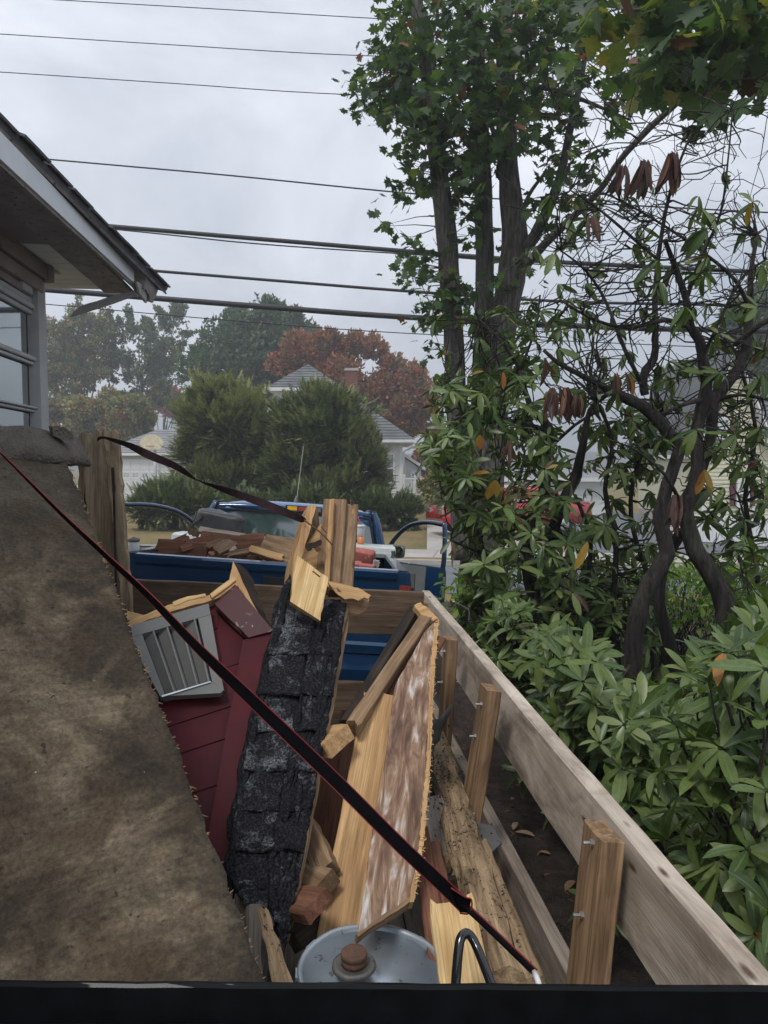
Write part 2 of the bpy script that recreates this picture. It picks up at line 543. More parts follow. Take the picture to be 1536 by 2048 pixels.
# ------------------------------------------------------------------ special materials
def m_sheet():
    m, ns, ls, b = mat_new('stained_plywood')
    v = obj_vec(ns, ls, (1, 1, 1), False)
    big = nz(ns, ls, v, 3.6, 9, .70, .5)
    r = ramp(ns, [(.32, (.035, .028, .021)), (.44, (.085, .066, .046)), (.54, (.175, .138, .094)), (.66, (.28, .23, .165))])
    ls.new(big, r.inputs[0]); c = r.outputs[0]
    # diagonal plaster trowel scratches
    tc = ns.new('ShaderNodeTexCoord'); mp = ns.new('ShaderNodeMapping')
    mp.inputs['Rotation'].default_value = (0, 0, R(38)); mp.inputs['Scale'].default_value = (5, 120, 1)
    ls.new(tc.outputs['Object'], mp.inputs[0])
    s = nz(ns, ls, mp.outputs[0], 1.0, 4, .6)
    sr = ramp(ns, [(.35, (.84, .84, .84)), (.62, (1.03, 1.02, 1.0))]); ls.new(s, sr.inputs[0])
    c = mixc(ns, ls, 1.0, c, sr.outputs[0], 'MULTIPLY')
    # dark stain running along one edge (x large)
    sx = ns.new('ShaderNodeSeparateXYZ'); ls.new(tc.outputs['Object'], sx.inputs[0])
    q = nz(ns, ls, v, 4.5, 5, .6, .6)
    g = math_node(ns, ls, 'ADD', math_node(ns, ls, 'MULTIPLY', sx.outputs[0], 1.0), math_node(ns, ls, 'MULTIPLY', q, .8))
    gr = ramp(ns, [(.90, (0, 0, 0)), (1.0, (.75, .75, .75))]); ls.new(g, gr.inputs[0])
    c = mixc(ns, ls, gr.outputs[0], c, (.022, .018, .015))
    gy = math_node(ns, ls, 'ADD', math_node(ns, ls, 'MULTIPLY', sx.outputs[1], 1.1), math_node(ns, ls, 'MULTIPLY', nz(ns, ls, v, 3.0, 6, .65, .5), 1.1))
    gyr = ramp(ns, [(.05, (0, 0, 0)), (.50, (.62, .62, .62))]); ls.new(gy, gyr.inputs[0])
    c = mixc(ns, ls, gyr.outputs[0], c, (.05, .044, .036))
    mo = nz(ns, ls, v, 9.0, 7, .7, .6)
    mor = ramp(ns, [(.52, (0, 0, 0)), (.66, (.7, .7, .7))]); ls.new(mo, mor.inputs[0])
    c = mixc(ns, ls, mor.outputs[0], c, (.075, .05, .03))
    gt_ = nz(ns, ls, v, 120, 4, .8)
    gtr = ramp(ns, [(.35, (.6, .6, .6)), (.62, (1.18, 1.16, 1.12))]); ls.new(gt_, gtr.inputs[0])
    c = mixc(ns, ls, 1.0, c, gtr.outputs[0], 'MULTIPLY')
    # small dark and pale spots
    sp = nz(ns, ls, v, 42, 3, .6)
    spr = ramp(ns, [(.66, (0, 0, 0)), (.70, (.8, .8, .8))]); ls.new(sp, spr.inputs[0])
    c = mixc(ns, ls, spr.outputs[0], c, (.03, .024, .018))
    wp = nz(ns, ls, v, 75, 2, .6)
    wpr = ramp(ns, [(.76, (0, 0, 0)), (.79, (.9, .9, .9))]); ls.new(wp, wpr.inputs[0])
    c = mixc(ns, ls, wpr.outputs[0], c, (.45, .4, .3))
    ls.new(c, b.inputs['Base Color']); b.inputs['Roughness'].default_value = .85
    b.inputs['Specular IOR Level'].default_value = .2
    bump(ns, ls, b, math_node(ns, ls, 'ADD', s, math_node(ns, ls, 'MULTIPLY', sp, .6)), .5, .004)
    return m
MT['sheet'] = m_sheet()

def m_streak():
    m, ns, ls, b = mat_new('streaked_plywood')
    tc = ns.new('ShaderNodeTexCoord'); mp = ns.new('ShaderNodeMapping')
    mp.inputs['Rotation'].default_value = (0, 0, R(-22)); mp.inputs['Scale'].default_value = (6, 42, 1)
    ls.new(tc.outputs['Object'], mp.inputs[0])
    s = nz(ns, ls, mp.outputs[0], 1.0, 5, .65, .7)
    v = tc.outputs['Object']
    q = nz(ns, ls, v, 5, 3, .6)
    k = math_node(ns, ls, 'ADD', math_node(ns, ls, 'MULTIPLY', s, .72), math_node(ns, ls, 'MULTIPLY', q, .28))
    r = ramp(ns, [(.36, (.07, .035, .022)), (.47, (.17, .095, .06)), (.545, (.30, .19, .12)), (.60, (.46, .39, .35)), (.70, (.68, .64, .62))])
    ls.new(k, r.inputs[0]); ls.new(r.outputs[0], b.inputs['Base Color'])
    b.inputs['Roughness'].default_value = .8
    bump(ns, ls, b, s, .5, .003)
    return m
MT['streak'] = m_streak()

def m_shingle(name='black_roofing', base=(.011, .011, .013), gran=(.19, .20, .215), lo=.49, hi=.64):
    m, ns, ls, b = mat_new(name)
    v = obj_vec(ns, ls, (1, 1, 1))
    pat = nz(ns, ls, v, 11, 9, .78, .35)
    gr = nz(ns, ls, v, 170, 2, .8)
    pr = ramp(ns, [(lo, (0, 0, 0)), (hi, (1, 1, 1))]); ls.new(pat, pr.inputs[0])
    g2 = ramp(ns, [(.42, (0, 0, 0)), (.58, (1, 1, 1))]); ls.new(gr, g2.inputs[0])
    k = math_node(ns, ls, 'MULTIPLY', pr.outputs[0], math_node(ns, ls, 'ADD', g2.outputs[0], .12))
    gg = ramp(ns, [(.45, (base[0]*.6, base[1]*.6, base[2]*.6)), (.66, tuple(x*3.2 for x in base))]); ls.new(gr, gg.inputs[0])
    c = mixc(ns, ls, k, gg.outputs[0], gran)
    ls.new(c, b.inputs['Base Color']); b.inputs['Roughness'].default_value = .8
    b.inputs['Specular IOR Level'].default_value = .12
    bump(ns, ls, b, math_node(ns, ls, 'ADD', gr, pat), .9, .004)
    return m
MT['shingle'] = m_shingle()
MT['felt'] = m_shingle('black_felt', (.010, .010, .012), (.13, .135, .145), .54, .66)
MT['stone'] = ground_mat('rough_grey_slab', [(.35, (.08, .068, .056)), (.5, (.18, .16, .135)), (.66, (.30, .275, .24))], 9, 1.0, .02)
MT['maroon'] = paint('maroon_paint', (.066, .006, .010), .55, 0, .25, (.16, .10, .085), .69, 0, 9, .15, spec=.2)
MT['maroon_worn'] = paint('worn_maroon_paint', (.065, .010, .012), .6, 0, .25, (.30, .22, .18), .60, 0, 7, .2)
MT['vent'] = paint('grey_vent_paint', (.15, .15, .14), .5, 0, .12, (.16, .15, .14), .66)
MT['blue'] = paint('blue_car_paint', (.006, .046, .125), .22, .25, .08, None, .66, .9, 3, 0)
MT['blue_roof'] = paint('lighter_blue_car_paint', (.03, .13, .33), .20, .2, .08, None, .66, 1.0, 3, 0)  # lighter copy of the body blue, for the cab roof
MT['black_metal'] = paint('black_steel', (.003, .0035, .0045), .6, 0, .5, (.05, .048, .045), .86, .1, 30, .12, spec=.12)
MT['black_gloss'] = paint('black_gloss_tube', (.008, .008, .009), .2, 0, .3, None, .66, .8)
MT['black_plastic'] = paint('black_plastic', (.012, .012, .013), .5, 0, .3)
MT['chrome'] = paint('dull_aluminium', (.55, .56, .57), .32, .85, .12)
MT['toolbox'] = paint('white_plate', (.62, .65, .62), .38, .2, .1, (.25, .26, .25), .62, 0, 25, .3)
MT['galv'] = paint('galvanised_steel', (.42, .47, .51), .38, .55, .16, (.15, .13, .11), .60, 0, 10, .25)
MT['ring'] = paint('grimy_ring', (.13, .125, .115), .6, .4, .3, (.06, .045, .035), .58, 0, 20, .3)
MT['rust'] = paint('rusty_cap', (.11, .058, .038), .8, .1, .35, (.07, .035, .022), .58, 0, 30, .5)
MT['white'] = paint('white_paint', (.72, .73, .73), .5, 0, .06, (.45, .44, .41), .70)
MT['white_siding'] = paint('white_siding', (.66, .67, .66), .6, 0, .05)
MT['cream'] = paint('cream_siding', (.60, .58, .42), .6, 0, .05)
MT['grey_trim'] = paint('grey_trim_paint', (.44, .45, .46), .6, 0, .12, (.22, .2, .19), .66)
MT['fascia'] = paint('white_fascia_paint', (.74, .77, .82), .5, 0, .06, (.35, .35, .35), .72)
MT['soffit'] = paint('dingy_soffit', (.30, .28, .275), .85, 0, .3, (.09, .075, .07), .58, 0, 12, .6)
MT['soffit_white'] = paint('porch_ceiling', (.78, .80, .78), .6, 0, .07)
MT['brownside'] = paint('brown_lap_siding', (.27, .235, .225), .7, 0, .2, (.09, .07, .065), .62, 0, 6, .3)
MT['roofshin'] = ground_mat('grey_roof_shingles', [(.35, (.075, .08, .085)), (.55, (.15, .16, .165)), (.7, (.24, .25, .25))], 2.2, .5, .02)
MT['roofdark'] = ground_mat('dark_roof_edge', [(.35, (.08, .085, .10)), (.65, (.19, .195, .22))], 9, .8, .01)
MT['garageroof'] = ground_mat('faded_grey_roof', [(.35, (.17, .17, .18)), (.65, (.30, .30, .31))], 1.4, .4, .02)
MT['brick'] = paint('old_brick', (.20, .085, .06), .9, 0, .3)
MT['darkdoor'] = paint('dark_door_paint', (.055, .065, .075), .5, 0, .1)
MT['shutter'] = paint('maroon_shutter', (.10, .035, .04), .6)
MT['red'] = paint('red_car_paint', (.42, .02, .035), .22, .1, .06, None, .66, .9, 3, 0)
MT['rubber'] = paint('rubber', (.015, .015, .016), .8, 0, .2)
MT['rock_red'] = paint('pink_brick', (.42, .12, .10), .85, 0, .2, (.5, .4, .36), .6)
MT['cup'] = paint('frosted_cup', (.55, .55, .56), .35, 0, .05)
MT['drink'] = paint('orange_drink', (.62, .22, .08), .4, 0, .05)
MT['straw'] = paint('red_straw', (.6, .06, .05), .4, 0, .05)
MT['bag'] = paint('grey_leather_bag', (.035, .036, .038), .42, 0, .35, None, .66, 0, 16, .5)
MT['strap'] = paint('black_webbing', (.005, .0045, .006), 1.0, 0, .3, None, .66, 0, 60, .4, spec=.05)
MT['strap_red'] = paint('red_webbing', (.20, .012, .016), .75, 0, .3)
MT['strap_worn'] = paint('faded_red_webbing', (.035, .014, .018), .8, 0, .4, None, .66, 0, 60, .4)
MT['hook'] = paint('white_plastic_tip', (.7, .7, .7), .35)
MT['amber'] = paint('amber_lens', (.75, .42, .02), .25)
MT['redlens'] = paint('red_lens', (.32, .05, .04), .25)
MT['sticker'] = paint('pale_green_sticker', (.42, .62, .36), .5)
MT['interior'] = paint('grey_car_interior', (.19, .20, .205), .6, 0, .1)
MT['wire'] = paint('black_cable', (.022, .022, .026), .6, 0, .2)
MT['felt_grey'] = paint('grey_roofing_flap', (.085, .085, .082), .75, 0, .3, (.02, .02, .02), .62, 0, 8, .4)
MT['asphalt'] = ground_mat('road_asphalt', [(.38, (.10, .105, .115)), (.6, (.17, .175, .19))], 3, .3, .01, .85)
MT['drive'] = ground_mat('driveway_asphalt', [(.38, (.05, .05, .052)), (.6, (.12, .12, .12))], 3, .3, .01, .9)
MT['concrete'] = ground_mat('pavement_concrete', [(.35, (.30, .28, .25)), (.6, (.46, .43, .39))], 2, .2, .01, .9)
MT['lawn'] = ground_mat('dry_lawn', [(.36, (.075, .10, .03)), (.47, (.17, .145, .055)), (.6, (.30, .19, .085))], .9, .9, .04)
MT['mulch'] = ground_mat('dark_mulch', [(.36, (.020, .014, .010)), (.50, (.07, .048, .036)), (.64, (.17, .12, .09))], 11, 1.0, .03, fine=120)
MT['hill'] = ground_mat('distant_hill', [(.4, (.05, .06, .045)), (.6, (.10, .075, .05))], .08, .3, .5)

def m_glass(name, tint, rough=.02, metal=0.0):
    m, ns, ls, b = mat_new(name)
    b.inputs['Base Color'].default_value = (*tint, 1)
    b.inputs['Roughness'].default_value = rough
    b.inputs['Metallic'].default_value = metal
    b.inputs['Specular IOR Level'].default_value = 1.0
    b.inputs['IOR'].default_value = 1.9
    return m
MT['glass'] = m_glass('window_glass', (.42, .45, .45), .03, .75)
MT['cabglass'] = m_glass('cab_glass', (.04, .075, .07), .05)
MT['mirror'] = m_glass('mirror_glass', (.6, .62, .62), .03, 1.0)

# ------------------------------------------------------------------ terrain
def zt(x, y):
    if y < 4: return .35
    if y < 12: return .35 * (12 - y) / 8
    return 0.0

ys_ = [-12, 4] + [4 + i for i in range(1, 9)] + [16, 24, 40, 70, 120, 250, 600, 1500]
def strip(name, left, right, ys, mat, lift, kind='structure', sub=1):
    """ground strip between two x(y) functions, following the terrain"""
    vs, fs = [], []
    for y in ys:
        for x in (left(y), right(y)):
            vs.append((x, y, zt(x, y) + lift))
    for i in range(len(ys) - 1):
        a = 2 * i; fs.append((a, a + 1, a + 3, a + 2))
    return tag(mesh_obj(name, vs, fs, mat), kind=kind)

strip('ground', lambda y: -1200, lambda y: 1200, ys_, MT['lawn'], 0)
# street running obliquely across, beyond the pickup
RD = V((math.cos(R(-9)), math.sin(R(-9)), 0)); RN = V((-RD.y, RD.x, 0))
RO = V((0, 15.6, 0))            # on the far kerb
def rp(s, t, z): p = RO + RD * s + RN * t; return V((p.x, p.y, z))
def rquad(name, s0, s1, t0, t1, z, mat, thick=None):
    if thick:
        mb = MB()
        vs = [rp(s, t, zz) for zz in (z - thick, z) for s, t in ((s0, t0), (s1, t0), (s1, t1), (s0, t1))]
        mb.add(vs, [(3,2,1,0), (4,5,6,7), (0,1,5,4), (1,2,6,5), (2,3,7,6), (3,0,4,7)])
        return tag(mb.build(name, mat), kind='structure')
    return tag(mesh_obj(name, [rp(s0, t0, z), rp(s1, t0, z), rp(s1, t1, z), rp(s0, t1, z)], [(0, 1, 2, 3)], mat), kind='structure')
rd = rquad('road', -150, 150, -3.4, 0.0, .008, MT['asphalt'])
rquad('kerb', -150, 150, 0.0, .15, .10, MT['concrete'], .2)
rquad('verge', -150, 150, .15, .5, .09, MT['lawn'], .2)
# pavement of separate slabs in view, then the long rest
pv = rquad('pavement', -60, 60, .5, 2.0, .085, MT['concrete'], .2)
for i in range(16):
    s0 = -9 + i * 1.25
    vs = [rp(s, t, zz) for zz in (.088, .10) for s, t in ((s0, .52), (s0 + 1.235, .52), (s0 + 1.235, 1.98), (s0, 1.98))]
    mb = MB(); c0 = rp(s0 + .6, 1.25, .09)
    mb.add([v - c0 for v in vs], [(3,2,1,0), (4,5,6,7), (0,1,5,4), (1,2,6,5), (2,3,7,6), (3,0,4,7)])
    mb.build('paving_slab', MT['concrete'], pv, Matrix.Translation(c0))
# pale concrete driveway of the house opposite, and the side street to its right
def quadz(name, pts, z, mat): return tag(mesh_obj(name, [(p[0], p[1], z) for p in pts], [(0, 1, 2, 3)], mat), kind='structure')
quadz('driveway', [(1.0, 17.2), (3.6, 16.8), (4.3, 34), (2.0, 34)], .094, MT['concrete'])
quadz('side_street', [(4.2, 16.6), (13.5, 15.2), (12.5, 26), (9.0, 40)], .012, MT['asphalt'])
strip('near_driveway', lambda y: -2.6, lambda y: .42, [-6, 4] + [4 + i for i in range(1, 9)], MT['drive'], .004)
strip('mulch_bed', lambda y: .42, lambda y: 9.0, [-4, 4] + [4 + i for i in range(1, 8)], MT['mulch'], .008)

# distant low hill
mb = MB()
N = 60
for i in range(N + 1):
    a = -.9 + 1.8 * i / N
    h = 9 + 7 * noise.noise(V((a * 3, 0, 1))) + 2.2 * noise.noise(V((a * 23, 2, 1)))
    D = 420
    for (dd, hh) in ((0, 0), (60, h * 1.1), (160, h * 1.3)):
        mb.v.append((math.sin(a) * (D + dd), math.cos(a) * (D + dd), hh)); 
for i in range(N):
    for k in range(2):
        a = i * 3 + k; mb.f.append((a, a + 3, a + 4, a + 1)); mb.m.append(0)
tag(mb.build('hills', MT['hill'], smooth=True), kind='structure')

# ------------------------------------------------------------------ foliage tools
def leaf_blade(L=1.0, W=.3, ns_=5, droop=.25, fold=.12, side=0.0, tip=.55):
    """pointed oval leaf along +x, folded at the midrib, drooping"""
    vs, fs = [], []
    for i in range(ns_ + 1):
        u = i / ns_
        w = W * .5 * (math.sin(math.pi * min(1, u ** 1.05 * .95 + .03)) ** .62) * (1 if u < 1 else 0.02)
        x = L * u * (1 - .15 * droop * u); z = -droop * L * u * u
        y = side * u * u
        vs += [(x, y - w, z + fold * w * 2), (x, y, z), (x, y + w, z + fold * w * 2)]
    for i in range(ns_):
        a = 3 * i
        fs += [(a, a + 3, a + 4, a + 1), (a + 1, a + 4, a + 5, a + 2)]
    return vs, fs

def maple_leaf(rnd):
    """five-lobed toothed leaf, unit size, stem at origin, along +x"""
    prof = [(0, .03), (.10, .30), (-.06, .52), (.16, .44), (.22, .56), (.34, .30), (.44, .60), (.56, .44), (.74, .52), (.66, .24), (.80, .20), (.84, .10), (1.05, 0)]
    up = [(x + rnd.uniform(-.02, .02), y * rnd.uniform(.9, 1.05)) for x, y in prof]
    vs = [(.38, 0, 0)] + [(x, y, .10 * y - .18 * x * x) for x, y in up] + [(x, -y, .10 * y - .18 * x * x) for x, y in reversed(up[:-1])]
    n = len(vs) - 1
    fs = [(0, i, i + 1) for i in range(1, n)] + [(0, n, 1)]
    return vs, fs

class Foliage:
    def __init__(s, variants, mats):
        s.vars = [(np.array(v, dtype=float), f) for v, f in variants]
        s.mats = mats; s.inst = []
        s.ribs = [np.array([1.0 if (len(v) % 3 == 0 and i % 3 == 1) else 0.0 for i in range(len(v))], dtype=np.float32) for v, f in variants]
    def add(s, M, var, mi): s.inst.append((M, var, mi))
    def build(s, parent, part='leaf', rest='foliage', nparts=300, size=.1):
        def score(it):
            p = it[0].translation; q = p - CAM
            d = q.dot(CF)
            if d < .3: return -1
            x = abs(q.dot(CR)) / d * FPX; y = abs(q.dot(CU)) / d * FPX
            if x > 790 or y > 1050: return -1
            return it[0].to_scale().x / d
        inst = sorted(s.inst, key=score, reverse=True) if nparts else s.inst
        # the largest in view, thinned so they are spread rather than stacked
        parts, others = inst[:nparts], inst[nparts:]
        meshes = {}
        for M, var, mi in parts:
            if (var, mi) not in meshes:
                me = bpy.data.meshes.new(part)
                me.from_pydata([tuple(v) for v in s.vars[var][0]], [], s.vars[var][1])
                me.materials.append(s.mats[mi]); me.polygons.foreach_set('use_smooth', [True] * len(me.polygons))
                meshes[(var, mi)] = me
                me.attributes.new('rib', 'FLOAT', 'POINT').data.foreach_set('value', s.ribs[var])
            o = bpy.data.objects.new(part, meshes[(var, mi)])
            place(o, parent, M)
        if others:
            V_, F_, MI = [], [], []; base = 0
            pre = [(v, f) for v, f in s.vars]
            ribs = []; allv = []; loops = []; starts = []; tot = []; mi_ = []
            st = 0
            for M, var, mi in others:
                v, f = pre[var]
                A = np.array(M)
                allv.append(v @ A[:3, :3].T + A[:3, 3]); ribs.append(s.ribs[var])
                for q in f:
                    loops.extend(i + base for i in q); starts.append(st); tot.append(len(q)); st += len(q); mi_.append(mi)
                base += len(v)
            vv = np.concatenate(allv).astype(np.float32)
            loc = WM[parent.name].translation
            vv = vv - np.array(loc, dtype=np.float32)
            me = bpy.data.meshes.new(rest)
            me.vertices.add(len(vv)); me.vertices.foreach_set('co', vv.ravel())
            me.loops.add(len(loops)); me.loops.foreach_set('vertex_index', np.array(loops, dtype=np.int32))
            me.polygons.add(len(starts)); me.polygons.foreach_set('loop_start', np.array(starts, dtype=np.int32))
            for m in s.mats: me.materials.append(m)
            me.polygons.foreach_set('material_index', np.array(mi_, dtype=np.int32))
            me.attributes.new('rib', 'FLOAT', 'POINT').data.foreach_set('value', np.concatenate(ribs))
            me.update(calc_edges=True); me.validate()
            o = bpy.data.objects.new(rest, me)
            place(o, parent, Matrix.Translation(loc)); o['kind'] = 'stuff'
            return o

def orient(p, xdir, up, s):
    M = frame(p, xdir, up)
    return M @ Matrix.Diagonal((s, s, s, 1))

def in_poly(x, y, poly):
    c = False; n = len(poly)
    for i in range(n):
        x1, y1 = poly[i]; x2, y2 = poly[(i + 1) % n]
        if (y1 > y) != (y2 > y) and x < (x2 - x1) * (y - y1) / (y2 - y1) + x1: c = not c
    return c

def sample_poly(poly, rnd):
    xs = [p[0] for p in poly]; ys = [p[1] for p in poly]
    while True:
        x, y = rnd.uniform(min(xs), max(xs)), rnd.uniform(min(ys), max(ys))
        if in_poly(x, y, poly): return x, y

# ------------------------------------------------------------------ background trees (real places beyond the street)
def tri_tuft(rnd, n=6, L=1.0, W=.28, spread=1.0):
    """a tuft of small pointed blades"""
    vs, fs = [], []
    for i in range(n):
        d = V((rnd.uniform(-1, 1) * spread, rnd.uniform(-1, 1) * spread, rnd.uniform(-.6, 1) * spread)) + V((.7, 0, 0))
        d.normalize(); s = d.orthogonal().normalized(); s.rotate(Quaternion(d, rnd.uniform(0, 6.28)))
        o = V((rnd.uniform(-.35, .35), rnd.uniform(-.35, .35), rnd.uniform(-.35, .35)))
        l = L * rnd.uniform(.5, 1)
        b = len(vs)
        vs += [tuple(o), tuple(o + d * l * .5 + s * W * .5), tuple(o + d * l), tuple(o + d * l * .5 - s * W * .5)]
        fs.append((b, b + 1, b + 2, b + 3))
    return vs, fs

def blob_tree(name, label, cx, D, base_z, lobes, n, leafsize, mats, weights, bark_m, seed, group=None, cat='tree', trunk_r=.25, trunk_top=.75, upright=.3, nlimb=10, inner=.35, cats=None, spiky=0.0):
    """lobes: (px, py, rx_px, ry_px) ellipses in the picture at distance D, given real depth"""
    rnd = random.Random(seed)
    s = D / FPX
    base = P(cx, 1000, D); base = V((base.x, base.y, base_z))
    t = thing(name, label, cat, base, group)
    cen = []
    for (px, py, rx, ry) in lobes:
        c = P(px, py, D); cen.append((c, rx * s, ry * s, max(rx, ry) * s * .8))
    top = max(c.z for c, *_ in cen)
    # trunk and limbs
    mb = MB()
    tz = base_z + (top - base_z) * trunk_top
    wp = [V((base.x + .15 * trunk_r * math.sin(i), base.y, base_z + (tz - base_z) * i / 6)) - base for i in range(7)]
    mb.tube(wp, [trunk_r * (1 - .12 * i) for i in range(7)], 7, .08)
    for k in range(nlimb):
        c, a, b_, e = cen[k % len(cen)]
        st = wp[rnd.randint(2, 5)] + base
        en = c + V((rnd.uniform(-.7, .7) * a, rnd.uniform(-.6, .6) * e, rnd.uniform(-.3, .8) * b_))
        mid = st.lerp(en, .5) + V((rnd.uniform(-.1, .1) * a, 0, rnd.uniform(0, .15) * b_))
        mb.tube([q - base for q in smooth_path([st, mid, en], 3)], [trunk_r * .4 * (1 - .13 * i) for i in range(7)], 5)
    mb.build('trunk', bark_m, t, Matrix.Translation(base), smooth=True)
    fo = Foliage([tri_tuft(random.Random(seed * 3 + i), 6, 1.0, .42, .9) for i in range(5)], mats)
    vols = [a * b_ for c, a, b_, e in cen]
    # clumps inside the lobes give light and dark masses with gaps
    clumps = []
    for c, a, b_, e in cen:
        m = max(5, int(22 * a * b_ / max(vols)))
        for i in range(m):
            d = V((rnd.gauss(0, 1), rnd.gauss(0, 1), rnd.gauss(0, 1))).normalized()
            rr = rnd.uniform(inner, 1.0) ** .6
            p = c + V((d.x * a * rr, d.y * e * rr, d.z * b_ * rr))
            clumps.append((p, (.34 + .25 * rnd.random()) * min(a, b_), (p - c).normalized()))
    for i in range(n):
        p0, r, dn = rnd.choice(clumps)
        d = V((rnd.gauss(0, 1), rnd.gauss(0, 1), rnd.gauss(0, .8))).normalized()
        if spiky and rnd.random() < spiky:
            p = p0 + (dn + V((0, 0, .6))).normalized() * r * rnd.uniform(.5, 1.6) + d * r * .2
        else:
            p = p0 + d * r * rnd.uniform(.2, 1) ** .5
        if p.z < base_z + .1: continue
        x = (d + dn * .6 + V((0, 0, upright)) + V((rnd.uniform(-.4, .4),) * 3)).normalized()
        mi = rnd.choices(range(len(mats)), weights)[0] if cats is None else cats(p, rnd)
        fo.add(orient(p, x, V((rnd.uniform(-.5, .5), rnd.uniform(-.5, .5), 1)), leafsize * rnd.uniform(.6, 1.3)), rnd.randrange(5), mi)
    fo.build(t, nparts=0, rest='crown')
    return t

BK = bark('far_bark', (.05, .042, .036), (.13, .11, .095), 3)
L_green = leafmat('far_green', [(0, (.06, .10, .05)), (.5, (.10, .155, .065)), (1, (.20, .22, .09))], .6, .2)
L_dgreen = leafmat('far_dark_green', [(0, (.036, .072, .042)), (.6, (.065, .115, .060)), (1, (.11, .16, .085))], .6, .2)
L_red = leafmat('far_red', [(0, (.22, .062, .04)), (.5, (.36, .125, .07)), (1, (.46, .22, .12))], .6, .25)
L_redbr = leafmat('far_brown_red', [(0, (.15, .07, .048)), (.5, (.27, .13, .08)), (1, (.36, .23, .12))], .6, .25)
L_ygreen = leafmat('far_yellow_green', [(0, (.17, .18, .06)), (.5, (.29, .27, .10)), (1, (.42, .33, .13))], .6, .25)
L_crim = leafmat('far_crimson', [(0, (.25, .03, .03)), (1, (.42, .10, .06))], .6, .25)

blob_tree('maple_tree', 'large round dark green tree behind the white house', 500, 62, 0,
          [(500, 705, 100, 85), (560, 690, 60, 60), (440, 760, 62, 80), (550, 640, 50, 30), (530, 780, 90, 60)],
          12000, .48, [L_dgreen, L_green], [3, 1], BK, 21, 'trees beyond the white house')
blob_tree('maple_tree', 'wide orange red autumn tree behind the chimney of the white house', 720, 54, 0,
          [(620, 720, 75, 50), (720, 745, 95, 65), (790, 790, 75, 55), (690, 690, 60, 28), (830, 800, 42, 45), (845, 900, 35, 60), (760, 830, 90, 50)],
          13000, .40, [L_red, L_redbr, L_dgreen], [5, 3, 1.0], BK, 22, 'trees beyond the white house')
blob_tree('maple_tree', 'hazy reddish brown tree right beside the corner of the near house', 170, 78, 0,
          [(160, 700, 60, 70), (200, 690, 40, 60), (130, 780, 45, 80)],
          5600, .42, [L_redbr, L_green, L_ygreen], [2, 4, 2], BK, 23, 'trees beyond the white house', spiky=.4, upright=.9)
blob_tree('maple_tree', 'hazy loose green tree with feathery upright twigs left of the dark round tree', 290, 80, 0,
          [(260, 700, 50, 50), (325, 690, 50, 70), (300, 770, 50, 60), (345, 660, 25, 40)],
          5400, .42, [L_dgreen, L_green, L_ygreen], [4, 3, 1], BK, 24, 'trees beyond the white house', spiky=.65, upright=1.2)
blob_tree('maple_tree', 'low yellow green tree touched with crimson behind the garage', 210, 66, 0,
          [(215, 820, 75, 50), (130, 840, 40, 40), (270, 840, 40, 40)],
          7000, .40, [L_ygreen, L_green, L_crim], [6, 2, .8], BK, 25, 'trees beyond the white house')
blob_tree('maple_tree', 'small far crimson tree in the gap left of the evergreens', 330, 110, 0,
          [(325, 800, 30, 22), (350, 815, 22, 16)], 1200, .8, [L_crim, L_redbr], [2, 1], BK, 26, 'trees beyond the white house')
blob_tree('oak_tree', 'tall green tree behind the roof of the cream house', 1490, 44, 0,
          [(1480, 690, 50, 70), (1545, 660, 70, 90), (1500, 760, 60, 50)],
          4500, .55, [L_dgreen, L_green], [2, 1], BK, 27)

# tall hedge and undergrowth beyond the rhododendrons, right of the white house
blob_tree('garden_bush', 'yellow green bush beside the deck railing of the white house', 880, 30, 0,
          [(880, 930, 22, 60), (870, 985, 25, 40)], 1800, .22, [L_ygreen, L_green], [3, 2], BK, 31, cat='bush', trunk_r=.06)

# ------------------------------------------------------------------ yews
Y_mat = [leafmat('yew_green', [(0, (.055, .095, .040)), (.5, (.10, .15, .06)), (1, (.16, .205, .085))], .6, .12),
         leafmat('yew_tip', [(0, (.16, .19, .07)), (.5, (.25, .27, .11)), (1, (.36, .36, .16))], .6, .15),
         leafmat('yew_inner_shade', [(0, (.014, .028, .016)), (1, (.030, .055, .028))], .7, .05)]
def yew_spray(rnd):
    """flat feathery branchlet: an axis with paired needles"""
    vs, fs = [], []
    n = 7
    for i in range(n):
        u = i / n
        for sgn in (-1, 1):
            l = .34 * (1 - u * .75)
            b = len(vs)
            a = V((u, 0, .10 * u)); d = V((.75, sgn, rnd.uniform(-.25, .25))).normalized()
            p = a + d * l
            s = V((.055, -.02 * sgn, 0))
            vs += [tuple(a - s), tuple(p), tuple(a + s)]
            fs.append((b, b + 1, b + 2))
    b = len(vs)
    vs += [(0, -.03, 0), (1.12, 0, .1), (0, .03, 0)]; fs.append((b, b + 1, b + 2))
    return vs, fs

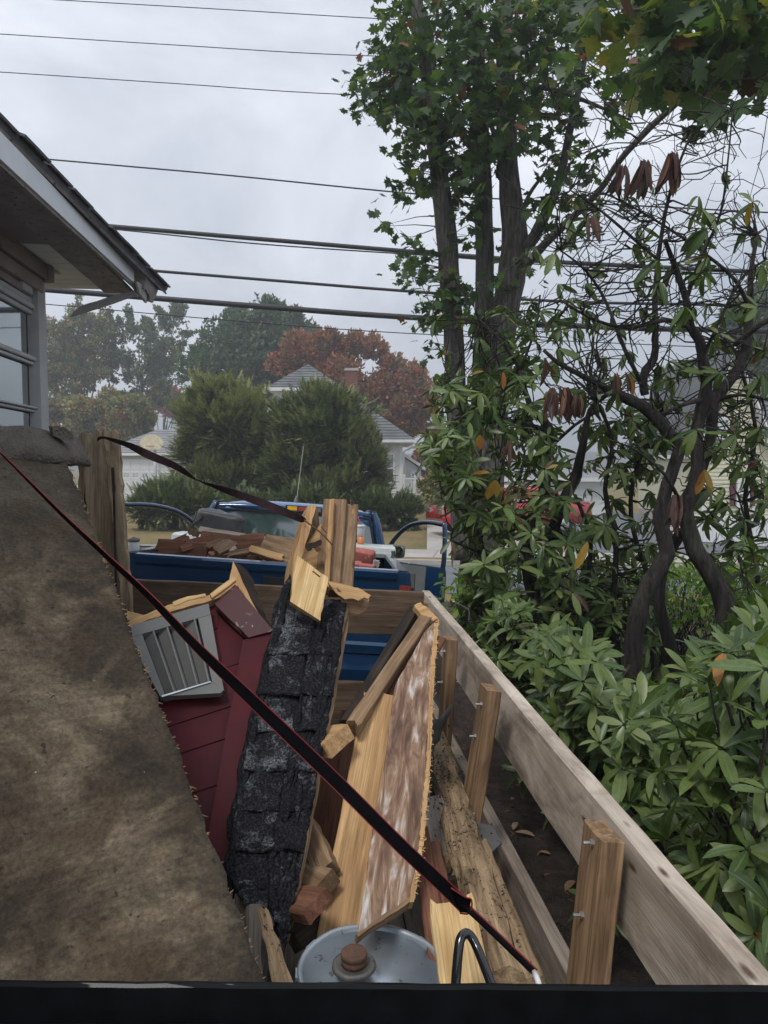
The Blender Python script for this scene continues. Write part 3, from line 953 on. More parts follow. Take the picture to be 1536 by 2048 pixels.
def yew(name, label, px, D, lobes, n, size, tipw, seed, group=None, hh=1.0):
    rnd = random.Random(seed)
    base = P(px, 1000, D); base = V((base.x, base.y, 0))
    t = thing(name, label, 'evergreen', base, group)
    s = D / FPX
    mb = MB()
    for k in range(7):
        a = rnd.uniform(-.6, .6)
        top = V((a * 2.2, rnd.uniform(-.8, .8), 3.2 + rnd.random()))
        mb.tube(smooth_path([V((a * .3, .3, 0)), V((a * .6, .4, 1.2 * hh)), V((a * hh, .5, 2.2 * hh))], 3), [.09 * (1 - .12 * i) for i in range(7)], 5)
    mb.build('trunk', BK, t, Matrix.Translation(base))
    fo = Foliage([yew_spray(random.Random(i + seed)) for i in range(4)], Y_mat)
    L = [(P(x, y, D), rx * s, ry * s) for x, y, rx, ry in lobes]
    wts = [a * b for _, a, b in L]
    # boughs: each bough leaves the middle of a lobe and carries sprays towards its tip
    boughs = []
    for i in range(int(n / 44)):
        c, a, b = rnd.choices(L, wts)[0]
        d = V((rnd.gauss(0, 1), rnd.gauss(0, 1) - .4, rnd.gauss(0, .9) + .25)).normalized()
        boughs.append((c, d, a, b, rnd.uniform(.55, 1.12)))
    for c, d, a, b, far in boughs:
        tipd = (d + V((0, 0, .35))).normalized()
        for k in range(44):
            u = rnd.uniform(.3, 1) ** .7 * far
            p = c + V((d.x * a * u, d.y * a * .9 * u, d.z * b * u)) + V((rnd.gauss(0, 1), rnd.gauss(0, 1), rnd.gauss(0, 1))) * (.15 * (1.3 - u / far) * a * .6 + .05)
            if p.z < .05: continue
            dark = u / far < .6  # inner sprays get a near-black green: bough shade put into the colour
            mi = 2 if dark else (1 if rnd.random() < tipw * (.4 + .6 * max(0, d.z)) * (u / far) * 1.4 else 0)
            x = (tipd + V((rnd.uniform(-.5, .5), rnd.uniform(-.5, .5), rnd.uniform(-.35, .35)))).normalized()
            fo.add(orient(p, x, V((rnd.uniform(-.4, .4), rnd.uniform(-.4, .4), 1)), size * rnd.uniform(.7, 1.35)), rnd.randrange(4), mi)
    fo.build(t, nparts=0, rest='crown')
    return t
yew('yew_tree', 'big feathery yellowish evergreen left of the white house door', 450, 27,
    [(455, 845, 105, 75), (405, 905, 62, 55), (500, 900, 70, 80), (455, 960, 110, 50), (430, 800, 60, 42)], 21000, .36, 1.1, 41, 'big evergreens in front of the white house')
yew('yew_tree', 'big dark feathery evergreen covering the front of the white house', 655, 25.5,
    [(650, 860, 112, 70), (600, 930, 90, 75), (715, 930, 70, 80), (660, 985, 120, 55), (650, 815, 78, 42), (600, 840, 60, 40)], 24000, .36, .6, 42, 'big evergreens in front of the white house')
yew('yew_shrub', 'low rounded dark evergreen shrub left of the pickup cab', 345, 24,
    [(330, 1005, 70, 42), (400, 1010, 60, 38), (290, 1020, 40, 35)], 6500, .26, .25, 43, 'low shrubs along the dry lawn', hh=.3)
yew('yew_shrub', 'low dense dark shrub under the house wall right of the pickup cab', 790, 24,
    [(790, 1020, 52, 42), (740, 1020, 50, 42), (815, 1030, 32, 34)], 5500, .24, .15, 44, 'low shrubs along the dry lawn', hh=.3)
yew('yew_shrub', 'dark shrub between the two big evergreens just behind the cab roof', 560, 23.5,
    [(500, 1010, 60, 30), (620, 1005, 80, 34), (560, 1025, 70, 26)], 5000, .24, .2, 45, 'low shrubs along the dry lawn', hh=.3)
# ------------------------------------------------------------------ houses across the street
class Wall:
    """plane at distance D facing the camera side, addressed in picture columns and heights in metres"""
    pass

def boxm(name, x0, x1, y0, y1, z0, z1, mat, parent, mi=0):
    mb = MB(); c = V(((x0 + x1) / 2, (y0 + y1) / 2, (z0 + z1) / 2))
    mb.box((0, 0, 0), (x1 - x0, y1 - y0, z1 - z0))
    return mb.build(name, mat, parent, Matrix.Translation(c))

def X(px, D): return (px - 768) / FPX * D
def Z(py, D): return CAM.z + (930 - py) / FPX * D

def lap_wall(name, x0, x1, y, z0, z1, mat, parent, pitch=.14, facing=-1, group_piece='siding_board', axis='x', thick=.12, cut=None):
    """wall with separate overlapping clapboards as its sub-parts; cut(z) may shorten boards (gable)"""
    w = boxm(name, x0, x1, y + .01, y + thick, z0, z1, mat, parent) if axis == 'x' else boxm(name, y, y + thick, x0, x1, z0, z1, mat, parent)
    n = int((z1 - z0) / pitch)
    cache = {}
    for i in range(n):
        za = z0 + i * pitch
        a, b = (x0, x1) if cut is None else cut(za + pitch * .5)
        if b - a < .1: continue
        L = b - a
        key = round(L, 3)
        if key not in cache:
            me = bpy.data.meshes.new('siding_board')
            if axis == 'x':
                vs = [(0, -.028, 0), (L, -.028, 0), (L, -.004, pitch * 1.02), (0, -.004, pitch * 1.02), (0, .008, 0), (L, .008, 0), (L, .008, pitch * 1.02), (0, .008, pitch * 1.02)]
                fs = [(0,1,2,3), (5,4,7,6), (4,5,1,0), (3,2,6,7), (4,0,3,7), (1,5,6,2)]
            else:
                s = facing
                vs = [(s*.028, 0, 0), (s*.028, L, 0), (s*.004, L, pitch*1.02), (s*.004, 0, pitch*1.02), (-s*.008, 0, 0), (-s*.008, L, 0), (-s*.008, L, pitch*1.02), (-s*.008, 0, pitch*1.02)]
                fs = [(0,1,2,3), (5,4,7,6), (4,5,1,0), (3,2,6,7), (4,0,3,7), (1,5,6,2)]
            me.from_pydata(vs, [], fs); me.materials.append(mat); cache[key] = me
        o = bpy.data.objects.new('siding_board', cache[key])
        pos = V((a, y, za)) if axis == 'x' else V((y if facing < 0 else y + thick, a, za))
        place(o, w, Matrix.Translation(pos))
    return w

def window(x0, x1, y, z0, z1, parent, cross=True, vert=False, mats=None, name='window'):
    fm = mats or MT['white']
    mb = MB(); c = V(((x0 + x1) / 2, y, (z0 + z1) / 2)); w, h = x1 - x0, z1 - z0; f = .09
    for (cx, cz, sx, sz) in ((0, h/2, w + f, f), (0, -h/2, w + f, f), (-w/2, 0, f, h - f), (w/2, 0, f, h - f)):
        mb.box((cx, -.03, cz), (sx, .08, sz))
    if cross: mb.box((0, -.02, 0), (w - f, .05, f * .6))
    if vert: mb.box((0, -.022, 0), (f * .5, .05, h - f))
    o = mb.build(name, fm, parent, Matrix.Translation(c))
    g = MB(); g.box((0, .0, 0), (w - f * .4, .02, h - f * .4)); g.build('pane', MT['glass'], o, Matrix.Translation(c))
    return o

# white bungalow with a roof tower ------------------------------------------
D = 34.0
house = thing('bungalow', 'white clapboard bungalow with grey pyramid roof tower behind the evergreens', 'house', (X(660, D), D + 3, 0))
xl, xr = X(500, D), X(803, D)
lap_wall('wall', xl, xr, D, .3, Z(882, D), MT['white_siding'], house, .15)
lap_wall('wall', D + .12, D + 7, xr, .3, Z(882, D), MT['white_siding'], house, .15, facing=1, axis='y', thick=-.12) if False else None
sw = boxm('side_wall', xr - .12, xr, D + .12, D + 7, .3, Z(882, D) - .01, MT['white_siding'], house)
sw2 = boxm('side_wall', xl, xl + .12, D + .12, D + 7, .3, Z(882, D) - .01, MT['white_siding'], house)
boxm('corner_board', xr - .10, xr + .05, D - .06, D - .03, .3, Z(884, D), MT['white'], house)
boxm('foundation', xl, xr, D + .02, D + 7, -.1, .298, MT['concrete'], house)
# main hip roof
ze = Z(880, D); zr = ze + 2.3
def hip(name, x0, x1, y0, y1, z0, z1, mat, parent, ridge=0.0, th=.16, pieces=0):
    xm, ym = (x0 + x1) / 2, (y0 + y1) / 2
    c = V((xm, ym, z0))
    hx = (x1 - x0) / 2; hy = (y1 - y0) / 2; r = ridge / 2
    vs = [(-hx, -hy, 0), (hx, -hy, 0), (hx, hy, 0), (-hx, hy, 0), (-r, 0, z1 - z0), (r, 0, z1 - z0),
          (-hx, -hy, -th), (hx, -hy, -th), (hx, hy, -th), (-hx, hy, -th)]
    fs = [(0, 1, 5, 4), (1, 2, 5), (2, 3, 4, 5), (3, 0, 4), (0, 6, 7, 1), (1, 7, 8, 2), (2, 8, 9, 3), (3, 9, 6, 0), (9, 8, 7, 6)]
    if r == 0: fs[0] = (0, 1, 4); fs[1] = (1, 2, 4); fs[2] = (2, 3, 4)
    mi = [0, 0, 0, 0, 1, 1, 1, 1, 1]
    roof = mesh_obj(name, vs, fs, [mat, MT['white']], parent, Matrix.Translation(c), mi=mi)
    # shingle courses on the front slope, each a thin strip proud of the last
    if pieces:
        for k in range(pieces):
            u0, u1 = k / pieces, (k + 1) / pieces
            a0 = -hx + (hx - r) * u0; b0 = -a0
            a1 = -hx + (hx - r) * u1; b1 = -a1
            f = lambda u: (-hy + hy * u, (z1 - z0) * u)
            ya, za = f(u0); yb, zb = f(min(u1 + .01, 1))
            vs = [(a0, ya - .02, za + .035), (b0, ya - .02, za + .035), (b1, yb, zb + .012), (a1, yb, zb + .012), (a0, ya, za), (b0, ya, za)]
            mesh_obj('shingle_course', vs, [(0, 1, 2, 3), (4, 5, 1, 0)], mat, roof, Matrix.Translation(c))
    return roof
hip('roof', xl - .5, xr + .55, D - .5, D + 7.5, ze, zr, MT['roofshin'], house, 2.0, pieces=16)
boxm('gutter', xl - .5, xr + .62, D - .60, D - .5, ze - .13, ze - .01, MT['white'], house)
tube('downpipe', [V((xr + .5, D - .52, ze - .1)), V((xr + .45, D - .3, ze - .35)), V((xr + .10, D - .1, ze - .55)), V((xr + .08, D - .08, .4))], .045, MT['white'], house, 6)
# tower
Dt = D + 1.2
tx0, tx1 = X(556, Dt), X(668, Dt); tz = Z(778, Dt)
tw = lap_wall('tower_wall', tx0, tx1, Dt, ze - .1, tz, MT['white_siding'], house, .16)
boxm('tower_side_wall', tx0, tx0 + .1, Dt + .12, Dt + 2.6, ze, tz - .01, MT['white_siding'], house)
boxm('tower_side_wall', tx1 - .1, tx1, Dt + .12, Dt + 2.6, ze, tz - .01, MT['white_siding'], house)
window(X(600, Dt), X(630, Dt), Dt - .04, tz - 1.0, tz - .25, house, True)
hip('tower_roof', X(540, Dt), X(685, Dt), Dt - .45, Dt + 3.0, tz, Z(731, Dt + 1.2), MT['roofshin'], house, 0, pieces=9)
sk = MB(); sk.box((0, 0, 0), (.36, .30, .22)); sk.box((0, 0, .12), (.42, .36, .04))
sk.build('roof_vent', MT['white'], house, Matrix.Translation(P(612, 742, Dt + .9)))
# chimney of separate brick courses
cp = P(703, 790, D + 4.5)
ch = boxm('chimney', cp.x - .3, cp.x + .3, cp.y, cp.y + .6, ze, Z(742, D + 4.5), MT['brick'], house)
zz = cp.z - .6
course = MB(); course.box((0, 0, 0), (.64, .64, .10))
cm_ = None
k = 0
while zz < Z(742, D + 4.5) - .1:
    o = course.build('brick_course', MT['brick'], ch, Matrix.Translation(V((cp.x, cp.y + .3, zz)))) if cm_ is None else place(bpy.data.objects.new('brick_course', cm_), ch, Matrix.Translation(V((cp.x + .004 * (k % 2), cp.y + .3, zz))))
    cm_ = o.data; zz += .135; k += 1
boxm('chimney_cap', cp.x - .36, cp.x + .36, cp.y - .06, cp.y + .66, Z(742, D + 4.5), Z(737, D + 4.5), MT['concrete'], house)
# entrance: dark door and window seen between the evergreens
boxm('door', X(548, D), X(592, D), D - .05, D - .01, .3, 2.35, MT['darkdoor'], house)
boxm('door_frame', X(540, D), X(547, D), D - .06, D, .3, 2.45, MT['white'], house)
boxm('door_frame', X(593, D), X(600, D), D - .06, D, .3, 2.45, MT['white'], house)
boxm('step', X(535, D), X(602, D), D - .9, D - .1, 0, .26, MT['concrete'], house)
window(X(515, D), X(532, D), D - .03, 1.0, 2.3, house, False)
window(X(762, D), X(788, D), D - .03, 1.3, Z(890, D) - .4, house)
# lean-to porch on the right and deck
Dp = D + 1.0
px0, px1 = xr + .02, X(850, Dp)
lz0, lz1 = Z(903, Dp), Z(934, Dp)
mesh_obj('porch_roof', [(px0, Dp - .3, lz0), (px1, Dp - .3, lz1), (px1, Dp + 3, lz1), (px0, Dp + 3, lz0), (px0, Dp - .3, lz0 - .16), (px1, Dp - .3, lz1 - .16), (px1, Dp + 3, lz1 - .16), (px0, Dp + 3, lz0 - .16)],
         [(0, 1, 2, 3), (7, 6, 5, 4), (0, 4, 5, 1), (1, 5, 6, 2), (2, 6, 7, 3), (3, 7, 4, 0)], [MT['roofshin'], MT['white']], house, mi=[0, 1, 1, 1, 1, 1])
mesh_obj('porch_wall', [(px0, Dp, .6), (X(842, Dp), Dp, .6), (X(842, Dp), Dp, lz1 - .12), (px0, Dp, lz0 - .18),
                        (px0, Dp + 3, .6), (X(842, Dp), Dp + 3, .6), (X(842, Dp), Dp + 3, lz1 - .12), (px0, Dp + 3, lz0 - .18)],
         [(0, 1, 2, 3), (5, 4, 7, 6), (1, 5, 6, 2), (4, 0, 3, 7), (3, 2, 6, 7)], MT['white_siding'], house)
window(X(806, Dp), X(810, Dp), Dp - .03, 1.5, lz0 - .5, house, False)
window(X(822, Dp), X(836, Dp), Dp - .03, 1.3, lz1 - .2, house, True, True)
deck = boxm('deck', X(803, D), X(862, D), D - 1.0, D + .8, Z(1000, D) , Z(988, D), MT['weathered'], house)
rl = boxm('deck_railing', X(806, D), X(860, D), D - 1.0, D - .94, Z(958, D), Z(955, D), MT['white'], house)
boxm('railing_post', X(805, D), X(809, D), D - 1.02, D - .92, Z(988, D), Z(948, D), MT['white'], rl)
boxm('railing_post', X(826, D), X(830, D), D - 1.02, D - .92, Z(988, D), Z(950, D), MT['white'], rl)
boxm('bottom_rail', X(809.5, D), X(860, D), D - .99, D - .95, Z(985, D), Z(982, D), MT['white'], rl)
for i in range(15):
    if i in (5, 6): continue
    xx = X(811 + i * 3.3, D)
    boxm('baluster', xx, xx + .035, D - .985, D - .955, Z(982, D), Z(958.2, D), MT['white'], rl)

# garage ----------------------------------------------------------------
D = 44.0
gar = thing('garage', 'white two car garage with grey hip roof behind the basketball hoop', 'garage', (X(290, D), D + 3, 0))
gx0, gx1 = X(215, D), X(392, D); gz = Z(906, D)
lap_wall('wall', gx0, gx1, D, 0, gz, MT['white_siding'], gar, .2)
boxm('side_wall', gx0, gx0 + .1, D + .12, D + 6, 0, gz - .01, MT['white_siding'], gar)
boxm('side_wall', gx1 - .1, gx1, D + .12, D + 6, 0, gz - .01, MT['white_siding'], gar)
hip('roof', gx0 - .4, gx1 + .4, D - .4, D + 6.4, gz, Z(860, D + 3), MT['garageroof'], gar, 1.0, pieces=10)
boxm('lintel', X(240, D), X(330, D), D - .08, D - .03, Z(918, D), Z(910, D), MT['grey_trim'], gar)
gd = boxm('garage_door', X(244, D), X(320, D), D - .06, D - .03, 0, Z(919, D), MT['white'], gar)
for r_ in range(4):
    z0 = .03 + r_ * .60
    for c_ in range(4):
        x0 = X(246 + c_ * 18.5, D)
        boxm('door_panel', x0, x0 + .50, D - .09, D - .062, z0, z0 + .55, MT['white'], gd)
for i in range(4):
    x0 = X(247.5 + i * 18.5, D)
    pw = MB()
    for a in range(2):
        for b_ in range(2): pw.box((a * .19, 0, b_ * .14), (.15, .02, .10))
    pw.build('window_pane', MT['glass'], gd, Matrix.Translation(V((x0 + .08, D - .10, Z(951, D)))))
boxm('corner_board', gx0 - .02, gx0 + .12, D - .05, D - .03, 0, gz, MT['white'], gar)

# basketball hoop ---------------------------------------------------------
D = 39.0
hp = P(312, 1000, D)
hoop = thing('basketball_hoop', 'basketball hoop with pale fan backboard on a grey pole before the garage', 'hoop', (hp.x, hp.y, 0))
tube('pole', [V((hp.x, hp.y, 0)), V((hp.x, hp.y, Z(900, D)))], .09, MT['grey_trim'], hoop, 8)
bb = []
c = V((hp.x - .10, hp.y - .25, Z(884, D)))
for k in range(14):
    a = math.pi * k / 13
    bb.append(c + V((math.cos(a) * .62, 0, math.sin(a) * .50 - .12)))
bb += [c + V((-.42, 0, -.42)), c + V((.42, 0, -.42))]
slab('backboard', bb, .03, paint('fan_backboard', (.66, .60, .42), .4, 0, .2), hoop)
tube('rim', [c + V((.22 * math.cos(a), -.26 + .22 * math.sin(a), -.24)) for a in [2 * math.pi * k / 14 for k in range(15)]], .012, MT['red'], hoop, 5)
tube('bracket', [V((hp.x, hp.y, c.z - .3)), V((c.x, c.y + .03, c.z - .1))], .04, MT['grey_trim'], hoop, 5)

# picket fences ------------------------------------------------------------
def picket(label, p0, p1, h, n, gname=None):
    p0, p1 = V(p0), V(p1)
    f = thing('picket_fence', label, 'fence', p0)
    d = (p1 - p0).normalized(); nn = V((-d.y, d.x, 0))
    if nn.dot(CAM - p0) < 0: nn = -nn
    L = (p1 - p0).length
    for z in (.25 * h, .8 * h):
        board('rail', p0 + V((0, 0, z)), p1 + V((0, 0, z)), .07, .04, nn, MT['white'], f, nx=1)
    vs = [(-.035, 0, 0), (.035, 0, 0), (.035, 0, h * .93), (0, 0, h), (-.035, 0, h * .93)]
    vs = vs + [(x, .02, z) for x, y, z in vs]
    fs = [(0, 1, 2, 3, 4), (9, 8, 7, 6, 5)] + [(i, i + 5, (i + 1) % 5 + 5, (i + 1) % 5) for i in range(5)]
    me = bpy.data.meshes.new('picket'); me.from_pydata(vs, [], fs); me.materials.append(MT['white'])
    for i in range(n):
        p = p0.lerp(p1, (i + .5) / n) + nn * .045
        M = Matrix(((d.x, -nn.x, 0, p.x), (d.y, -nn.y, 0, p.y), (0, 0, 1, p.z + .05), (0, 0, 0, 1)))
        place(bpy.data.objects.new('picket', me), f, M)
    return f
picket('white picket fence far behind the upright splintered boards on the left', (X(60, 34), 34, 0), (X(250, 36), 36, 0), 1.15, 40)
picket('white picket fence along the street in front of the cream house', (X(1330, 20.5), 20.5, 0), (X(1620, 18), 18, 0), .75, 46)

# cream house on the right ---------------------------------------------------
D = 24.0
ch_ = thing('clapboard_house', 'cream clapboard house with maroon shutters seen through the branches on the right', 'house', (X(1480, D), D + 3, 0))
hx0, hx1 = X(1405, D), X(1640, D)
hz = Z(880, D)
def gcut(z):
    if z < hz: return (hx0, hx1)
    # the gable end rises towards its ridge on the left third
    xm = X(1425, D); t = (z - hz) / (Z(705, D) - hz)
    return (hx0 + (xm - hx0) * 0 , hx1) if t < 0 else (hx0 + (X(1452, D) - hx0) * t, X(1530, D) + (X(1452, D) - X(1530, D)) * t)
w = boxm('wall', hx0, hx1, D + .01, D + 6, .35, hz, MT['cream'], ch_)
gv = [(hx0, D + .01, hz), (X(1530, D), D + .01, hz), (X(1452, D), D + .01, Z(705, D)), (hx0, D + 6, hz), (X(1530, D), D + 6, hz), (X(1452, D), D + 6, Z(705, D))]
mesh_obj('gable_wall', gv, [(0, 1, 2), (5, 4, 3), (0, 2, 5, 3), (1, 4, 5, 2), (0, 3, 4, 1)], MT['cream'], ch_)
zb = .38; cache = {}
while zb < Z(712, D):
    a, b_ = gcut(zb + .07)
    if b_ - a > .2:
        L = b_ - a
        me = bpy.data.meshes.new('siding_board')
        me.from_pydata([(0, -.03, 0), (L, -.03, 0), (L, -.004, .128), (0, -.004, .128), (0, .008, 0), (L, .008, 0)], [], [(0, 1, 2, 3), (4, 5, 1, 0)])
        me.materials.append(MT['cream'])
        place(bpy.data.objects.new('siding_board', me), w, Matrix.Translation(V((a, D, zb))))
    zb += .125
boxm('foundation', hx0, hx1, D + .02, D + 5.9, 0, .348, MT['concrete'], ch_)
boxm('water_table', hx0 - .03, hx1, D - .05, D - .031, .30, .42, MT['white'], ch_)
boxm('corner_board', hx0 - .03, hx0 + .10, D - .06, D - .032, .42, hz + .2, MT['white'], ch_)
boxm('corner_board', X(1504, D), X(1512, D), D - .06, D - .032, .42, Z(925, D), MT['white'], ch_)
for (a, b_, t0, t1) in ((1474, 1494, 960, 1012), (1432, 1452, 838, 878), (1545, 1570, 960, 1012)):
    window(X(a, D), X(b_, D), D - .05, Z(t1, D), Z(t0, D), ch_)
    boxm('shutter', X(a, D) - .25, X(a, D) - .07, D - .07, D - .04, Z(t1, D), Z(t0, D), MT['shutter'], ch_)
    boxm('shutter', X(b_, D) + .07, X(b_, D) + .25, D - .07, D - .04, Z(t1, D), Z(t0, D), MT['shutter'], ch_)
# gable roof: white rake and grey slope on the right
rk = .35
def slope(name, x0, z0, x1, z1, mat, th=.14):
    mesh_obj(name, [(x0, D - rk, z0), (x1, D - rk, z1), (x1, D + 6.4, z1), (x0, D + 6.4, z0), (x0, D - rk, z0 - th), (x1, D - rk, z1 - th), (x1, D + 6.4, z1 - th), (x0, D + 6.4, z0 - th)],
             [(0, 1, 2, 3), (7, 6, 5, 4), (0, 4, 5, 1), (1, 5, 6, 2), (2, 6, 7, 3), (3, 7, 4, 0)], [mat, MT['white']], ch_, mi=[0, 1, 1, 1, 1, 1])
slope('roof', X(1396, D), hz - .45, X(1452, D), Z(695, D), MT['roofshin'])
slope('roof', X(1452, D), Z(695, D), X(1535, D), hz - .1, MT['roofshin'])
# wing roof facing the camera with courses
wy0, wy1 = D - .35, D + 2.4
wz0, wz1 = Z(878, D), Z(758, D + 2.4)
wx0, wx1 = X(1508, D), X(1680, D)
wr = mesh_obj('wing_roof', [(wx0, wy0, wz0), (wx1, wy0, wz0), (wx1, wy1, wz1), (wx0, wy1, wz1), (wx0, wy0, wz0 - .14), (wx1, wy0, wz0 - .14), (wx1, wy1, wz1 - .14), (wx0, wy1, wz1 - .14)],
         [(0, 1, 2, 3), (7, 6, 5, 4), (0, 4, 5, 1), (1, 5, 6, 2), (2, 6, 7, 3), (3, 7, 4, 0)], [MT['roofshin'], MT['white']], ch_, mi=[0, 1, 1, 1, 1, 1])
for k in range(14):
    u0, u1 = k / 14, (k + 1) / 14
    ya, yb = wy0 + (wy1 - wy0) * u0, wy0 + (wy1 - wy0) * u1; za, zb_ = wz0 + (wz1 - wz0) * u0, wz0 + (wz1 - wz0) * u1
    mesh_obj('shingle_course', [(wx0, ya - .02, za + .035), (wx1, ya - .02, za + .035), (wx1, yb, zb_ + .01), (wx0, yb, zb_ + .01), (wx0, ya, za), (wx1, ya, za)], [(0, 1, 2, 3), (4, 5, 1, 0)], MT['roofshin'], wr)

# white garage with doors behind the red car ---------------------------------
D = 31.0
wg = thing('white_shed', 'low white garage behind the parked red car', 'garage', (X(1010, D), D + 2, 0))
boxm('wall', X(885, D), X(1215, D), D, D + 5, 0, Z(955, D), MT['white'], wg)
for i in range(3):
    a = X(900 + i * 100, D)
    d_ = boxm('garage_door', a, a + 1.75, D - .05, D - .01, .02, Z(978, D), MT['white_siding'], wg)
    for k in range(4):
        boxm('door_panel', a + .06, a + 1.69, D - .075, D - .052, .08 + k * .26, .08 + k * .26 + .22, MT['white'], d_)
hip('roof', X(875, D), X(1225, D), D - .4, D + 5.4, Z(955, D), Z(925, D), MT['garageroof'], wg, 3.5)

# red car ----------------------------------------------------------------------
def car(name, label, cat, loc, rz, mat, L=4.4, W=1.75, H=1.42):
    base = V(loc)
    t = thing(name, label, cat, base)
    t.rotation_euler = (0, 0, rz)
    Mr = Matrix.Translation(base) @ Matrix.Rotation(rz, 4, 'Z'); WM[t.name] = Mr
    prof = [(-L/2, .38), (-L/2 - .02, .60), (-L/2 + .05, .82), (-L/2 + .9, .90), (-.55, .94), (.15, .95), (1.35, .98), (L/2 - .05, .94), (L/2, .62), (L/2 - .04, .36)]
    secs = []
    for y, k in ((-W/2, .94), (-W/2 + .08, 1), (0, 1.02), (W/2 - .08, 1), (W/2, .94)):
        secs.append([V((x * (1 if abs(y) < W/2 - .01 else .985), y, .22)) if False else V((x, y, z * k)) for x, z in prof])
    vs, fs = loft(secs, True)
    mesh_obj('body', vs, fs, mat, t, Mr, smooth=True)
    cab = [(-1.05, .93), (-.30, H - .04), (.05, H), (.95, H - .02), (1.65, .96)]
    secs = [[V((x, y, z)) for x, z in cab] for y in (-W/2 + .10, -W/2 + .24)]
    s2 = []
    for y, sh in ((-W/2 + .09, 0), (-W/2 + .26, 1), (W/2 - .26, 1), (W/2 - .09, 0)):
        s2.append([V((x * (1 if sh else 1.02), y, z if (sh or z < 1.0) else z - .10)) for x, z in cab])
    vs, fs = loft(s2, True)
    mesh_obj('cabin', vs, fs, mat, t, Mr, smooth=False)
    for sy in (-1, 1):
        q = [V((-.80, sy*(W/2 - .06), .97)), V((.15, sy*(W/2 - .06), .98)), V((.15, sy*(W/2 - .20), H - .13)), V((-.35, sy*(W/2 - .20), H - .14))]
        slab('window', [Mr @ p for p in q], .02, MT['glass'], t, toward=Mr.to_3x3() @ V((0, sy, 0)))
        q = [V((.22, sy*(W/2 - .06), .98)), V((1.45, sy*(W/2 - .06), .99)), V((.95, sy*(W/2 - .20), H - .13)), V((.22, sy*(W/2 - .20), H - .13))]
        slab('window', [Mr @ p for p in q], .02, MT['glass'], t, toward=Mr.to_3x3() @ V((0, sy, 0)))
        for sx in (-1.38, 1.32):
            c = V((sx, sy * (W/2 - .11), .31))
            ring = [[c + V((math.cos(a) * r, y, math.sin(a) * r)) for a in [2*math.pi*k/18 for k in range(18)]] for y, r in ((-.11, .27), (-.09, .31), (.09, .31), (.11, .27))]
            vs, fs = loft(ring)
            wh = mesh_obj('wheel', vs, fs, MT['rubber'], t, Mr, smooth=True)
            ring = [[c + V((math.cos(a) * r, y * sy, math.sin(a) * r)) for a in [2*math.pi*k/14 for k in range(14)]] for y, r in ((.10, .19), (.125, .17), (.11, .05))]
            vs, fs = loft(ring); mesh_obj('rim', vs, fs, MT['chrome'], wh, Mr, smooth=True)
        for sx, m, nm in ((-1, 'chrome', 'headlight'), (1, 'redlens', 'taillight')):
            mb = MB(); mb.box((0, 0, 0), (.06, .34, .13)); mb.build(nm, MT[m], t, Mr @ Matrix.Translation(V((sx * (L/2 - .01), sy * .62, .70))))
    q = [V((-1.03, -.62, .96)), V((-1.03, .62, .96)), V((-.34, .52, H - .08)), V((-.34, -.52, H - .08))]
    slab('windscreen', [Mr @ (p + V((-.04, 0, .03))) for p in q], .02, MT['glass'], t, toward=Mr.to_3x3() @ V((-1, 0, 1)))
    return t
rc = P(1015, 1085, 21.5)
car('parked_car', 'red car parked on the driveway beyond the tall trunks', 'car', (rc.x, rc.y, .1), R(12), MT['red'])

# power lines ---------------------------------------------------------------------
def wire(label, pts, r, D, seed=0, group='overhead cables'):
    pw = [P(x, y, D) for x, y in pts]
    d0 = (pw[0] - pw[1]).normalized(); d1 = (pw[-1] - pw[-2]).normalized()
    pw = [pw[0] + d0 * 14] + pw + [pw[-1] + d1 * 14]
    sp = smooth_path(pw, 6)
    o = tube('power_line', sp, r, MT['wire'], None, 6, .0, True)
    tag(o, label, 'cable', group)
wire('thin topmost wire crossing the upper left sky', [(120, 0), (450, 19), (770, 38), (1130, 56), (1536, 72)], .010, 16)
wire('thin second wire from the top across the sky', [(0, 68), (350, 90), (719, 111), (1267, 124), (1536, 134)], .010, 16)
wire('thin third wire from the top across the sky', [(0, 144), (350, 167), (716, 190), (1388, 209), (1536, 212)], .010, 16)
wire('rope like cable meeting the eave high above the dark round tree', [(90, 318), (450, 350), (835, 388), (1090, 402), (1536, 425)], .017, 16)
wire('thick bundled cable with a thinner one slung right under it', [(215, 452), (520, 478), (870, 507), (1130, 525), (1536, 545)], .045, 15)
wire('slim cable hanging just under the thick bundled cable', [(215, 457), (520, 488), (870, 512), (1130, 532), (1536, 552)], .014, 15.2)
wire('medium cable second above the evergreens leaving the eave tip', [(300, 541), (560, 562), (825, 583), (1130, 603), (1536, 612)], .030, 15)
wire('thickest lowest black cable running from the tip of the eave', [(330, 598), (560, 616), (810, 634), (1230, 655), (1536, 662)], .055, 14.5)
wire('hairline wire below the thickest cable over the tree tops', [(110, 610), (450, 640), (820, 667), (1536, 700)], .010, 16)

